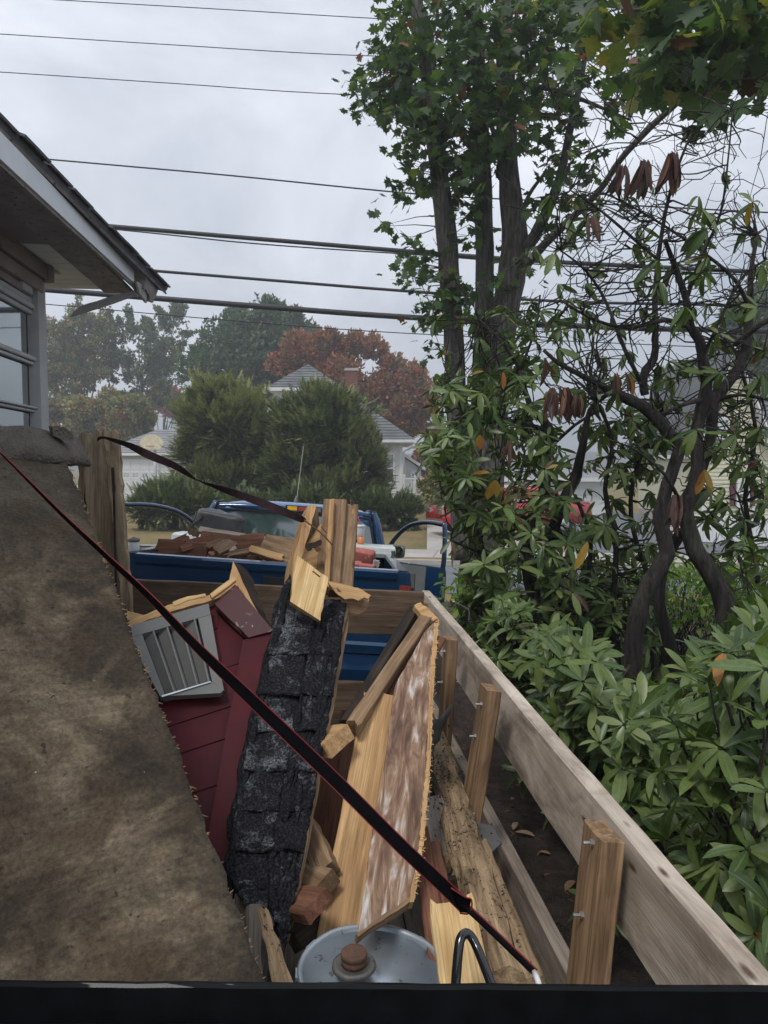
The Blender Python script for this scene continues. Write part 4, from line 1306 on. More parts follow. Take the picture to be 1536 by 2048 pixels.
# ------------------------------------------------------------------ damp air over the street
hz_ = bpy.data.meshes.new('haze')
_b = [(x, y, z) for x in (-230, 230) for y in (-14, 640) for z in (-1.0, 46)]
hz_.from_pydata(_b, [], [(0, 1, 3, 2), (4, 6, 7, 5), (0, 4, 5, 1), (2, 3, 7, 6), (0, 2, 6, 4), (1, 5, 7, 3)])
hm = bpy.data.materials.new('haze_air'); hm.use_nodes = True
_n = hm.node_tree.nodes; _l = hm.node_tree.links; _n.clear()
_o = _n.new('ShaderNodeOutputMaterial'); _v = _n.new('ShaderNodeVolumePrincipled')
_v.inputs['Color'].default_value = (.90, .93, .97, 1); _v.inputs['Density'].default_value = .0030
_v.inputs['Anisotropy'].default_value = .3
_l.new(_v.outputs[0], _o.inputs['Volume'])
hz_.materials.append(hm)
ho = bpy.data.objects.new('haze', hz_); col.objects.link(ho); ho['kind'] = 'stuff'
# ------------------------------------------------------------------ near house on the left
_th = ray(610, 930); _th = V((_th.x, _th.y, 0)).normalized()
_rh = V((_th.y, -_th.x, 0))
def H(a, b, z): p = V((0, 0, 0)) + _rh * a + _th * b; return V((p.x, p.y, z))
nh = thing('house', 'near house corner with torn rotten eave and three stacked window panes at left edge', 'house', H(-2.0, 3.0, .35))
def hbox(name, a0, a1, b0, b1, z0, z1, mat, parent, ch=.004):
    o = H((a0 + a1) / 2, b0, (z0 + z1) / 2); e = H((a0 + a1) / 2, b1, (z0 + z1) / 2)
    return board(name, o, e, abs(a1 - a0), z1 - z0, (0, 0, 1), mat, parent, nx=4, k=1, rough=.0008, ch=ch)
wl_ = hbox('wall', -1.62, -1.43, -1.5, 4.04, .3, 3.2, MT['brownside'], nh)
hbox('end_wall', -6.0, -1.64, 3.84, 4.02, .3, 3.2, MT['brownside'], nh)
for i in range(13):
    z = .4 + i * .135
    hbox('siding_board', -1.428, -1.405, -1.4, 3.98, z, z + .13, MT['brownside'], wl_)
hbox('corner_post', -1.43, -1.345, 3.99, 4.10, .3, 3.06, MT['grey_trim'], nh)
# window unit
wnd = hbox('window', -1.428, -1.40, .8, 3.985, 2.02, 2.93, MT['black_plastic'], nh)
for z0, z1 in ((2.655, 2.858), (2.40, 2.600), (2.06, 2.362)):
    hbox('pane', -1.398, -1.390, .8, 3.94, z0, z1, MT['glass'], wnd, .001)
for z0, z1, a in ((2.862, 2.885, -1.372), (2.888, 2.915, -1.36), (2.918, 2.945, -1.372), (2.607, 2.624, -1.37), (2.628, 2.650, -1.36), (2.368, 2.382, -1.372), (2.385, 2.396, -1.36), (2.02, 2.055, -1.36)):
    hbox('sash_rail', -1.399, a, .8, 3.985, z0, z1, MT['grey_trim'], wnd)
hbox('sash_rail', -1.388, -1.365, .8, 3.80, 2.95, 3.0, MT['brownside'], nh)
bk_ = hbox('bracket', -1.40, -1.35, 3.80, 3.93, 2.95, 3.09, MT['grey_trim'], nh)
# header with lapped boards
for z0, z1, a in ((2.985, 3.05, -1.335), (3.055, 3.135, -1.315), (3.14, 3.23, -1.29)):
    hbox('header_board', -1.428, a, -1.4, 4.045, z0, z1, MT['brownside'], nh)
hbox('header_end_trim', -1.425, -1.29, 4.05, 4.075, 3.045, 3.29, MT['soffit'], nh)
# eave: soffit planks, fascia, roof edge
sf = hbox('soffit', -1.15, -.985, -1.4, 4.50, 3.094, 3.118, MT['soffit'], nh)
hbox('soffit', -1.42, -1.153, -1.4, 3.60, 3.11, 3.125, MT['brownside'], nh)
ef = hbox('end_soffit', -3.2, -1.153, 3.61, 4.50, 3.132, 3.14, MT['soffit_white'], nh)
for i in range(8):
    b0 = 3.62 + i * .11
    hbox('soffit_board', -3.2 if b0 > 4.07 else -1.28, -1.155, b0, b0 + .102, 3.112, 3.129, MT['soffit_white'], ef)
def hq(name, pts, th, mat, **kw):
    return slab(name, pts, th, mat, nh, **kw)
f1t, f1b = P(268, 541, 4.10), P(266, 566, 4.10)
f0t = f1t + (P(0, 262, 2.32) - f1t) * 2.6; f0b = f1b + (P(0, 318, 2.32) - f1b) * 2.6
hq('fascia', [f0t, f1t, f1b, f0b], .022, MT['fascia'], grain=f1t - f0t)
hq('fascia_backing', [f0t + V((0, 0, -.085)) - _rh * .03, P(267, 562, 4.16), P(312, 600, 4.48), P(300, 606, 4.48), P(262, 574, 4.16), f0b + V((0, 0, -.008)) - _rh * .03], .02, MT['soffit'], grain=f1t - f0t, jag=.001)
hq('rotten_eave_end', [P(266, 540, 4.18), P(330, 572, 4.52), P(328, 592, 4.52), P(331, 606, 4.5), P(322, 611, 4.5), P(300, 604, 4.45), P(280, 580, 4.3), P(266, 570, 4.2)], .035, MT['soffit'], jag=.008, step=.02, grain=f1t - f0t)
hq('torn_fascia_tip', [P(250, 556, 4.06), P(285, 570, 4.25), P(303, 590, 4.35), P(311, 612, 4.4), P(296, 602, 4.35), P(272, 585, 4.2)], .015, MT['grey_trim'], jag=.003, step=.03, grain=f1t - f0t)
hq('hanging_trim', [P(141, 634, 4.25), P(160, 614, 4.25), P(230, 590, 4.22), P(268, 578, 4.2), P(272, 588, 4.2), P(225, 606, 4.22)], .014, MT['grey_trim'], jag=.002, step=.05)
# roof: deck plus rows of shingles whose edge shows
r1 = P(334, 576, 4.62); r0 = r1 + (P(0, 234, 2.33) - r1) * 2.3
up_ = V((0, 0, .03))
L2 = _rh * -3.2 + V((0, 0, 1.15))
rf = hq('roof', [r0, r1, r1 + L2, r0 + L2], .03, MT['roofdark'], toward=(0, 0, 1), grain=r1 - r0)
hq('drip_edge', [r0 + V((0, 0, -.032)), r1 + V((0, 0, -.032)), r1 + V((0, 0, -.012)) - _rh * .02, r0 + V((0, 0, -.012)) - _rh * .02], .012, MT['soffit'], grain=r1 - r0)
n_sh = 22
for k in range(n_sh):
    a, b_ = r0.lerp(r1, k / n_sh), r0.lerp(r1, (k + 1) / n_sh - .003)
    o_ = _rh * random.uniform(.012, .028) + V((0, 0, random.uniform(.002, .008)))
    for row in range(2):
        q = L2 * (.06 * row); 
        slab('shingle', [a + q + o_, b_ + q + o_, b_ + q + L2 * .075 + up_ * .4, a + q + L2 * .075 + up_ * .4], .009, MT['roofdark'], rf, toward=(0, 0, 1), jag=.002, step=.08, seed=k)
hq('shingle_tongue', [P(300, 545, 4.55), P(336, 574, 4.66), P(330, 581, 4.66), P(290, 556, 4.5)], .012, MT['roofdark'], jag=.006, step=.03)

# ------------------------------------------------------------------ pickup truck
_kf = ray(690, 1010).normalized()
_kr0 = _kf.cross(V((0, 0, 1))).normalized(); _ku0 = _kr0.cross(_kf)
_ro = R(4.2)
_kr = (_kr0 * math.cos(_ro) - _ku0 * math.sin(_ro)); _ku = (_kr0 * math.sin(_ro) + _ku0 * math.cos(_ro))
KO = P(536, 1124, 4.5)
MK = Matrix.Identity(4)
for j in range(3):
    MK[j][0] = _kr[j]; MK[j][1] = _kf[j]; MK[j][2] = _ku[j]; MK[j][3] = KO[j]
def K(x, y, z): return MK @ V((x, y, z))
tr = thing('pickup_truck', 'blue pickup truck with both doors open and its bed heaped with scrap wood', 'pickup truck', K(0, 1.8, -1.1))
def kobj(name, mb, mats, parent=tr, smooth=False): return mb.build(name, mats, parent, MK, smooth)
def kloft(name, secs, mat, parent=tr, smooth=True):
    vs, fs = loft([[V(p) for p in s] for s in secs]); return mesh_obj(name, vs, fs, mat, parent, MK, smooth)
def prof_x(x, pts): return [(x, y, z) for y, z in pts]
# tailgate: rolled top, recessed field, crease
tgp = [(.07, -.52), (0.0, -.52), (-.004, -.47), (.006, -.45), (.006, -.22), (-.008, -.20), (-.008, -.165), (.004, -.145), (.004, -.07), (-.014, -.05), (-.018, -.015), (-.008, -.001), (.03, .004), (.065, 0), (.07, -.02)]
tg = kloft('tailgate', [prof_x(x, tgp) for x in (-.79, -.775, 0, .775, .79)], MT['blue'], smooth=False)
m = MB(); m.box((.10, -.005, -.115), (.24, .02, .05)); kobj('handle', m, MT['black_plastic'], tg)
for sx in (-1, 1):
    side = [(.80, -.62), (.875, -.60), (.90, -.35), (.885, -.10), (.872, -.015), (.855, .002), (.80, .002), (.79, -.02), (.79, -.60)]
    secs = [[(sx * x, y, z) for x, z in side] for y in (.0, .08, 1.0, 1.98)]
    bs = kloft('bed_side', secs, MT['blue'], smooth=False)
    m = MB(); m.box((sx * .845, -.012, -.22), (.07, .02, .26)); kobj('taillight', m, MT['redlens'])
    c = V((sx * .80, .95, -.78))
    ring = [[c + V((x * sx, math.cos(a) * r, math.sin(a) * r)) for a in [2*math.pi*k/20 for k in range(20)]] for x, r in ((-.11, .30), (-.09, .35), (.07, .35), (.09, .30))]
    vs, fs = loft(ring); wh = mesh_obj('wheel', vs, fs, MT['rubber'], tr, MK, smooth=True)
    ring = [[c + V((x * sx, math.cos(a) * r, math.sin(a) * r)) for a in [2*math.pi*k/16 for k in range(16)]] for x, r in ((.08, .21), (.10, .19), (.085, .05))]
    vs, fs = loft(ring); mesh_obj('rim', vs, fs, MT['chrome'], wh, MK, smooth=True)
    c = V((sx * .80, 4.05, -.80))
    ring = [[c + V((x * sx, math.cos(a) * r, math.sin(a) * r)) for a in [2*math.pi*k/20 for k in range(20)]] for x, r in ((-.11, .30), (-.09, .35), (.07, .35), (.09, .30))]
    vs, fs = loft(ring); mesh_obj('wheel', vs, fs, MT['rubber'], tr, MK, smooth=True)
m = MB(); m.box((0, 1.0, -.5), (1.58, 1.96, .03)); kobj('bed_floor', m, MT['blue'])
m = MB(); m.box((0, 1.99, -.25), (1.58, .03, .5)); kobj('bed_front', m, MT['blue'])
bp = [(-.16, -.60), (-.20, -.58), (-.205, -.74), (-.16, -.77), (.05, -.77), (.05, -.60)]
kloft('rear_bumper', [prof_x(x, [(y + .07 * (abs(x) > .8), z) for y, z in bp]) for x in (-.88, -.78, 0, .78, .88)], MT['blue'], smooth=False)
m = MB(); m.box((0, .02, -.66), (1.6, .05, .26)); kobj('rear_valance', m, MT['blue'])
# cab
cz = .375
low = [(2.03, -.85), (2.02, -.15), (2.05, -.13), (3.4, -.13), (3.5, -.22), (3.5, -.85)]
kloft('cab_body', [prof_x(x, low) for x in (-.82, -.80, .80, .82)], MT['blue'], smooth=False)
# roof as a soft shell, front and back corners rounded
nx_, ny_ = 14, 8
vs, fs = [], []
for layer in (0, 1):
    for j in range(ny_ + 1):
        v = j / ny_; y = 2.10 + 1.05 * v
        for i in range(nx_ + 1):
            u = -1 + 2 * i / nx_
            x = .70 * u + (.0 if abs(u) < 1 else 0)
            z = cz - .055 * abs(u) ** 3.5 - .05 * abs(2 * v - 1) ** 6 - (.05 if layer else 0) - (.045 * (abs(u) == 1))
            vs.append((x, y - (.03 * (j == 0)), z))
n1 = (nx_ + 1) * (ny_ + 1)
for j in range(ny_):
    for i in range(nx_):
        a = j * (nx_ + 1) + i
        fs.append((a, a + 1, a + nx_ + 2, a + nx_ + 1)); fs.append(tuple(n1 + q for q in (a + nx_ + 1, a + nx_ + 2, a + 1, a)))
rim = [i for i in range(nx_)] + [nx_ + j * (nx_ + 1) for j in range(ny_)] + [ny_ * (nx_ + 1) + i for i in range(nx_, 0, -1)] + [j * (nx_ + 1) for j in range(ny_, 0, -1)]
for a, b_ in zip(rim, rim[1:] + rim[:1]): fs.append((a, a + n1, b_ + n1, b_))
roof_ = mesh_obj('cab_roof', vs, fs, MT['blue_roof'], tr, MK, smooth=True)
# rear header, pillars and rear window
def kbar(name, pts, r, mat, parent=tr, flat=1.0):
    return mesh_obj(name, *tube_geo([V(p) for p in pts], r, 8), mat, parent, MK, True)
kbar('rear_header', smooth_path([(-.72, 2.12, .285), (-.4, 2.09, .305), (.4, 2.09, .305), (.72, 2.12, .285)], 3), .034, MT['blue'])
for sx in (-1, 1):
    kbar('rear_pillar', smooth_path([(sx * .69, 2.14, .32), (sx * .735, 2.11, .22), (sx * .80, 2.08, -.03), (sx * .82, 2.06, -.16)], 3), .042, MT['blue'])
    kbar('front_pillar', smooth_path([(sx * .68, 3.0, .32), (sx * .74, 3.25, .15), (sx * .80, 3.48, -.14)], 3), .028, MT['blue'])
    kbar('drip_rail', smooth_path([(sx * .705, 2.12, .30), (sx * .715, 2.6, .315), (sx * .70, 3.0, .30)], 3), .013, MT['black_plastic'])
    kbar('rear_trim', smooth_path([(sx * .672, 2.085, .345), (sx * .700, 2.085, .28), (sx * .715, 2.085, .2)], 3), .009, MT['black_plastic'])
rw = slab('rear_window', [K(-.66, 2.075, .265), K(.66, 2.075, .265), K(.75, 2.045, -.12), K(-.75, 2.045, -.12)], .012, MT['cabglass'], tr)
m = MB()
for (x0, z0, x1, z1) in ((-.67, .272, .67, .272), (-.67, .272, -.76, -.12), (.67, .272, .76, -.12), (-.76, -.125, .76, -.125)):
    m.tube([(x0, 2.07 - (z0 < 0) * .025, z0), (x1, 2.07 - (z1 < 0) * .025, z1)], .011, 6)
kobj('window_seal', m, MT['black_plastic'], rw)
slab('sticker', [K(.33, 2.045, .06), K(.43, 2.045, .06), K(.43, 2.039, -.0), K(.33, 2.039, -.0)], .002, MT['sticker'], rw)
slab('windscreen', [K(-.64, 3.0, .30), K(.64, 3.0, .30), K(.76, 3.46, -.12), K(-.76, 3.46, -.12)], .012, MT['cabglass'], tr)
m = MB(); m.box((0, 2.1, .05), (1.3, .05, .35)); 
for x_, w_, mt_, nm in ((-.02, .085, 'amber', 'cargo_lamp'), (.085, .10, 'redlens', 'brake_lamp'), (.19, .085, 'vent', 'cargo_lamp')):
    m = MB(); m.box((x_, 2.055, .318), (w_, .03, .036)); kobj(nm, m, MT[mt_])
m = MB(); m.box((.08, 2.062, .318), (.32, .03, .05)); kobj('lamp_housing', m, MT['black_plastic'])
an = thing_ = None
kbar('antenna', [(-.02, 2.45, .37), (-.01, 2.45, .43), (.015, 2.45, .90)], [.006, .0035, .0015], MT['grey_trim'])
kbar('antenna_base', [(-.02, 2.45, .35), (-.02, 2.45, .385), (-.018, 2.45, .43)], [.028, .018, .006], MT['vent'])
# bonnet and seats beyond
hood = [(3.48, -.16), (3.9, -.20), (4.55, -.26), (4.62, -.34), (4.64, -.8), (3.48, -.8)]
kloft('bonnet', [prof_x(x, [(y, z - (.04 if abs(x) > .8 else 0)) for y, z in hood]) for x in (-.84, -.78, .78, .84)], MT['blue'], smooth=False)
for sx in (-1, 1):
    kloft('seat', [[(sx * .38 + dx * .25, y, z) for y, z in ((2.25, -.4), (2.15, .08), (2.28, .12), (2.40, -.4))] for dx in (-1, -.85, .85, 1)], MT['interior'], smooth=False)
# open doors
def door(sx, hinge, end, top):
    h0 = V((*hinge, 0)); e0 = V((*end, 0)); u = (e0 - h0)
    zb, zc = -.66, -.17
    nrm = V((-u.y, u.x, 0)).normalized()
    if nrm.y < 0: nrm = -nrm          # towards the front of the truck = outer skin
    # skin with a bulge
    prof = [(zb, 0), (zb + .03, .035), (-.45, .055), (-.25, .05), (zc, .02), (zc, -.055), (-.3, -.065), (zb + .05, -.06), (zb, -.03)]
    secs = []
    for k in (0, .03, .5, .97, 1.0):
        w_ = .75 if k in (0, 1.0) else 1
        secs.append([h0 + u * k + nrm * (o * w_) + V((0, 0, z if (k not in (0, 1.0)) else z * .99)) for z, o in prof])
    d = kloft('door', secs, MT['blue'], smooth=False)
    # grey inner card with armrest and pocket, on the side facing the seats (towards the camera)
    q = [h0 + u * .05 + V((0, 0, zc - .01)) - nrm * .068, h0 + u * .80 + V((0, 0, zc - .01)) - nrm * .068, h0 + u * .80 + V((0, 0, zb + .08)) - nrm * .068, h0 + u * .05 + V((0, 0, zb + .08)) - nrm * .068]
    card = slab('door_card', [MK @ p for p in q], .018, MT['interior'], d, toward=MK.to_3x3() @ (-nrm))
    q2 = [h0 + u * .15 + V((0, 0, zc - .09)) - nrm * .085, h0 + u * .66 + V((0, 0, zc - .09)) - nrm * .085, h0 + u * .66 + V((0, 0, zc - .24)) - nrm * .085, h0 + u * .15 + V((0, 0, zc - .24)) - nrm * .085]
    slab('armrest', [MK @ p for p in q2], .02, MT['vent'], d, toward=MK.to_3x3() @ (-nrm))
    # window frame arch
    pts = [h0 + u * .06 + V((0, 0, zc)), h0 + u * .22 + V((0, 0, zc + (top - zc) * .50)), h0 + u * .42 + V((0, 0, zc + (top - zc) * .86)), h0 + u * .66 + V((0, 0, top)), h0 + u * .90 + V((0, 0, top - .005)), h0 + u * .965 + V((0, 0, top - .035)), h0 + u * .985 + V((0, 0, zc + .1)), h0 + u * .975 + V((0, 0, zc - .02))]
    kbar('window_frame', smooth_path(pts, 4), .024, MT['blue'], d)
    kbar('door_seal', [p - nrm * .022 for p in smooth_path(pts, 4)], .009, MT['black_plastic'], d)
    # rear edge with latch
    m = MB(); c = h0 + u * 1.005 + V((0, 0, -.42)); m.box(tuple(c), (.03, .05, .09)); kobj('latch', m, MT['chrome'], d)
    m = MB(); c = h0 + u * 1.005 + V((0, 0, -.28)); m.box(tuple(c), (.025, .03, .04)); kobj('striker', m, MT['chrome'], d)
    return d
door(-1, (-.84, 3.35), (-1.80, 2.95), .235)
dr_ = door(1, (.84, 3.35), (1.46, 2.70), .26)
for c, sx in ((K(.98, 3.10, -.06), 1), (K(-1.02, 3.12, -.06), -1)):
    ml = MK.inverted() @ c
    m = MB()
    ring = lambda y, s: [ml + V((math.copysign(abs(math.cos(a)) ** .45, math.cos(a)) * .115 * s, y, math.copysign(abs(math.sin(a)) ** .45, math.sin(a)) * .07 * s)) for a in [2*math.pi*k/20 for k in range(20)]]
    vs, fs = loft([ring(-.03, .96), ring(-.02, 1), ring(.03, .95), ring(.07, .6)])
    mm = mesh_obj('wing_mirror', vs, fs, MT['vent'], tr, MK, True)
    vs, fs = loft([ring(-.036, .74), ring(-.033, .78)]); mesh_obj('mirror_glass', vs, fs, MT['mirror'], mm, MK)
# toolbox across the bed
tb = thing('toolbox', 'pale diamond plate toolbox across the front of the pickup bed', 'toolbox', K(0, 1.75, -.25))
prof = [(1.56, -.28), (1.50, -.03), (1.49, .0), (1.50, .045), (1.60, .058), (1.90, .058), (1.97, .04), (1.97, -.28)]
kloft('lid', [prof_x(x, [(y, z) for y, z in prof if z > -.04]) for x in (-.93, -.92, .87, .88)], MT['toolbox'], tb, False)
kloft('body', [prof_x(x, [(y + .015, z) for y, z in ((1.56, -.30), (1.50, -.035), (1.94, -.035), (1.94, -.30))]) for x in (-.76, -.75, .75, .76)], MT['black_metal'], tb, False)
kbar('strut', [(.86, 1.50, .03), (.90, 1.46, -.25)], .018, MT['black_plastic'], tb)

# bag on the toolbox
def lump(name, label, cat, c, size, mat, M0=None, seed=0, power=.55, amp=.09, n=22, m_=14):
    rnd = random.Random(seed); vs = []; fs = []
    for j in range(m_ + 1):
        ph = -math.pi/2 + math.pi * j / m_
        for i in range(n):
            th = 2 * math.pi * i / n
            f = lambda t: math.copysign(abs(t) ** power, t)
            p = V((f(math.cos(ph)) * f(math.cos(th)), f(math.cos(ph)) * f(math.sin(th)), f(math.sin(ph))))
            k = 1 + amp * noise.noise(p * 1.7 + V((seed, 0, 0))) + amp * .5 * noise.noise(p * 5 + V((seed, 3, 0)))
            vs.append(V((p.x * size[0] * k, p.y * size[1] * k, p.z * size[2] * k)))
    for j in range(m_):
        for i in range(n):
            a = j*n+i; b_ = j*n+(i+1)%n
            fs.append((a, b_, b_+n, a+n))
    o = mesh_obj(name, vs, fs, mat, None, (M0 or Matrix.Translation(c)), True)
    return tag(o, label, cat)
Mb = MK @ Matrix.Translation(V((-.60, 1.80, .155))) @ Matrix.Rotation(R(7), 4, 'Y')
bg = thing('bag', 'black slumped leather look bag lying on the left end of the toolbox', 'bag', K(-.6, 1.80, .06))
o = lump('bag_body', None, None, None, (.21, .15, .095), MT['bag'], Mb, 5, .5, .2); o.parent = bg; o.matrix_local = WM[bg.name].inverted() @ Mb
kbar('seam', [(-.78, 1.70, .235), (-.795, 1.66, .16), (-.79, 1.66, .07)], .006, MT['black_plastic'], bg)
kbar('handle', smooth_path([(-.72, 1.66, .20), (-.80, 1.62, .12), (-.84, 1.62, -.02), (-.80, 1.62, .06)], 3), .008, MT['black_plastic'], bg)
# cup
cup = thing('cup', 'clear plastic cup of orange drink with red straw on the toolbox', 'cup', K(.60, 1.72, .06))
def lathe(name, prof, M, mat, parent, n=20):
    secs = [[V((math.cos(2*math.pi*k/n) * r, math.sin(2*math.pi*k/n) * r, z)) for k in range(n)] for r, z in prof]
    vs, fs = loft(secs); return mesh_obj(name, vs, fs, mat, parent, M, True)
Mc = MK @ Matrix.Translation(V((.60, 1.72, .058))) @ Matrix.Rotation(R(-5), 4, 'Y')
lathe('tumbler', [(.031, .065), (.036, .10), (.041, .14), (.041, .145)], Mc, MT['cup'], cup)
lathe('drink', [(.026, 0), (.028, .01), (.033, .064)], Mc, MT['drink'], cup)
lathe('lid', [(.044, .145), (.046, .15), (.044, .157), (.03, .16), (.028, .166)], Mc, MT['cup'], cup)
mesh_obj('straw', *tube_geo([V((0, 0, .16)), V((-.01, 0, .20)), V((-.022, 0, .235))], .004, 6), MT['straw'], cup, Mc, True)
# lantern shaped canister left
Mc = Matrix.Translation(P(268, 1101, 5.0))
cn = thing('canister', 'small white canister with grey lid beside the left bed rail', 'canister', P(268, 1101, 5.0))
lathe('jar', [(.034, -.02), (.036, .0), (.036, .055), (.030, .062)], Mc, MT['white'], cn)
lathe('lid', [(.040, .063), (.042, .07), (.036, .082), (.012, .086), (.01, .092)], Mc, MT['vent'], cn)

# scrap heap in the bed: (x0,y0,d0, x1,y1,d1, width, thickness, material, label)
heap = [
 (386, 1074, 5.25, 393, 1056, 5.25, .07, .05, 'pine_old', 'upright stub of pale board at the left top of the scrap heap'),
 (398, 1060, 5.3, 545, 1084, 5.1, .05, .03, 'weathered', 'long thin grey board topping the scrap heap'),
 (400, 1072, 5.2, 560, 1092, 5.1, .08, .03, 'redwood', 'brown board just under the long thin grey board in the bed'),
 (312, 1090, 5.0, 400, 1096, 5.0, .09, .03, 'redwood', 'dark red brown board lying lowest at the left of the heap'),
 (318, 1098, 4.9, 420, 1102, 4.85, .10, .03, 'redwood', 'reddish plank lying flat against the tailgate inner edge at left'),
 (345, 1088, 5.05, 380, 1072, 5.15, .06, .02, 'redwood', 'short splintered red piece rising at the left of the heap'),
 (372, 1092, 4.95, 432, 1076, 5.05, .07, .03, 'redwood', 'brown piece slanting up in the left middle of the heap'),
 (408, 1098, 4.85, 452, 1080, 4.95, .05, .025, 'pine_old', 'short tan splinter leaning in the middle of the heap'),
 (430, 1104, 4.75, 470, 1082, 4.85, .085, .03, 'pine_old', 'split pale piece standing over the tailgate in the middle'),
 (446, 1084, 4.9, 472, 1104, 4.75, .05, .025, 'weathered', 'greyish wedge leaning right in the middle of the heap'),
 (452, 1090, 4.9, 536, 1080, 5.0, .10, .03, 'redwood', 'wide brown board crossing the middle right of the heap'),
 (456, 1110, 4.72, 524, 1098, 4.75, .04, .03, 'pine_old', 'narrow tan stick along the tailgate edge'),
 (498, 1098, 4.72, 572, 1120, 4.68, .05, .035, 'pine', 'pale stick sloping down to the right over the tailgate'),
 (522, 1088, 4.75, 592, 1110, 4.72, .16, .022, 'pine_old', 'wide tan board tilted to face the camera at right of the heap'),
 (545, 1080, 4.95, 600, 1092, 4.9, .07, .03, 'pine_old', 'tan board end showing behind the wide tan board'),
 (400, 1086, 5.0, 428, 1098, 4.8, .05, .02, 'redwood', 'small red chip at the left front of the heap'),
 (360, 1100, 4.8, 395, 1088, 4.9, .05, .02, 'redwood', 'small dark red chip lying over the lowest left board'),
 (478, 1078, 5.05, 520, 1072, 5.1, .05, .03, 'redwood', 'brown stub poking out along the thin grey board'),
]
for i, (x0, y0, d0, x1, y1, d1, w_, t_, mt_, lb) in enumerate(heap):
    rnd = random.Random(i)
    hint = (CAM - P(x0, y0, d0)).normalized() + V((rnd.uniform(-.3, .3), 0, rnd.uniform(.2, .9)))
    o = board('scrap_board', P(x0, y0, d0), P(x1, y1, d1), w_, t_, hint, MT[mt_], None, nx=5, k=4, jag=(.012, .03), rough=.002)
    tag(o, lb, 'board', 'scrap boards heaped in the pickup bed')
# fill under the heap: uncountable splinters
mb = MB(); rnd = random.Random(99)
for i in range(340):
    x = rnd.uniform(-.72, .55); y = rnd.uniform(.1, 1.45)
    z = -.16 + .17 * math.exp(-((x + .15) / .5) ** 2) * rnd.uniform(.5, 1) - .03 * rnd.random()
    d = V((rnd.uniform(-1, 1), rnd.uniform(-1, 1), rnd.uniform(-.35, .35))).normalized()
    L = rnd.uniform(.05, .24)
    vs, fs = board_geo(L, rnd.uniform(.015, .06), rnd.uniform(.006, .02), 2, 2, (.01, .02), .003, rnd=rnd)
    Mx = frame(V((x, y, z)), d, V((rnd.uniform(-.5, .5), rnd.uniform(-.5, .5), 1)))
    mb.add([Mx @ V(v) for v in vs], fs, rnd.choice([0, 0, 0, 1, 2]))
o = mb.build('splintered_wood', [MT['redwood'], MT['pine_old'], MT['char']], None, MK); tag(o, 'loose reddish brown splinters filling the pickup bed under the boards', 'splinters', None, 'stuff')
# bricks at the right of the bed
def rblock(name, label, cat, c, size, rot, mat, group=None, amp=.1):
    M_ = Matrix.Translation(c) @ Matrix.Rotation(rot[2], 4, 'Z') @ Matrix.Rotation(rot[0], 4, 'X') @ Matrix.Rotation(rot[1], 4, 'Y')
    o = lump(name, label, cat, None, size, mat, M_, int(c.x * 100), .22, amp)
    if group: o['group'] = group
    return o
rblock('brick', 'pink brick tilted at the right end of the pickup bed', 'brick', P(728, 1112, 5.2), (.075, .05, .042), (.2, .15, -.25), MT['rock_red'], 'bricks in the pickup bed', .06)
rblock('brick', 'flat red brick under the tilted pink one', 'brick', P(706, 1128, 4.95), (.06, .05, .012), (.1, .05, .1), MT['rock_red'], 'bricks in the pickup bed', .06)
rblock('brick', 'pale pink broken brick nearest the tailgate at right', 'brick', P(735, 1133, 4.9), (.05, .04, .014), (.0, .1, -.2), MT['rock_red'], 'bricks in the pickup bed', .12)
rblock('mortar_lump', 'whitish lump of mortar right of the pink brick', 'rubble', P(752, 1128, 5.1), (.022, .03, .025), (0, .3, 0), MT['concrete'], None, .5)

# ------------------------------------------------------------------ trailer
_tf = ray(620, 943).normalized()
_tr0 = _tf.cross(V((0, 0, 1))).normalized(); _tu0 = _tr0.cross(_tf)
_ro = R(3.5)
_tr = _tr0 * math.cos(_ro) - _tu0 * math.sin(_ro); _tu = _tr0 * math.sin(_ro) + _tu0 * math.cos(_ro)
MTR = Matrix.Identity(4)
for j in range(3):
    MTR[j][0] = _tr[j]; MTR[j][1] = _tf[j]; MTR[j][2] = _tu[j]; MTR[j][3] = CAM[j]
def T(a, b, c): return MTR @ V((a, b, c))
AR, CT = .646, -.612          # right rail inner face, rail top
tl = thing('trailer', 'wooden sided open trailer full of demolition scrap hitched behind the pickup', 'trailer', T(-.2, 2.3, -1.75))
# right side: upper board, lower board, posts, bolts
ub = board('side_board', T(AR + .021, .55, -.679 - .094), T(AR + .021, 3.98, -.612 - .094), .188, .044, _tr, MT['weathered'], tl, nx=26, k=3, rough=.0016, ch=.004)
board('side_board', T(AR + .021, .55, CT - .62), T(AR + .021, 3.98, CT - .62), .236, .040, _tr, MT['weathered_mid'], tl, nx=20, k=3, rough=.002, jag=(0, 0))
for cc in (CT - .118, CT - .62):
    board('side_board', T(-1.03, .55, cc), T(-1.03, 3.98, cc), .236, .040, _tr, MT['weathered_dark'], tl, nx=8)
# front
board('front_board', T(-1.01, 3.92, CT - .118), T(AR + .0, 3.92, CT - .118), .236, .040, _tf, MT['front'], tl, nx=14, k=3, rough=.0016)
board('front_board', T(-1.01, 3.92, CT - .62), T(AR + .0, 3.92, CT - .62), .236, .040, _tf, MT['front'], tl, nx=14, k=3, rough=.0016)
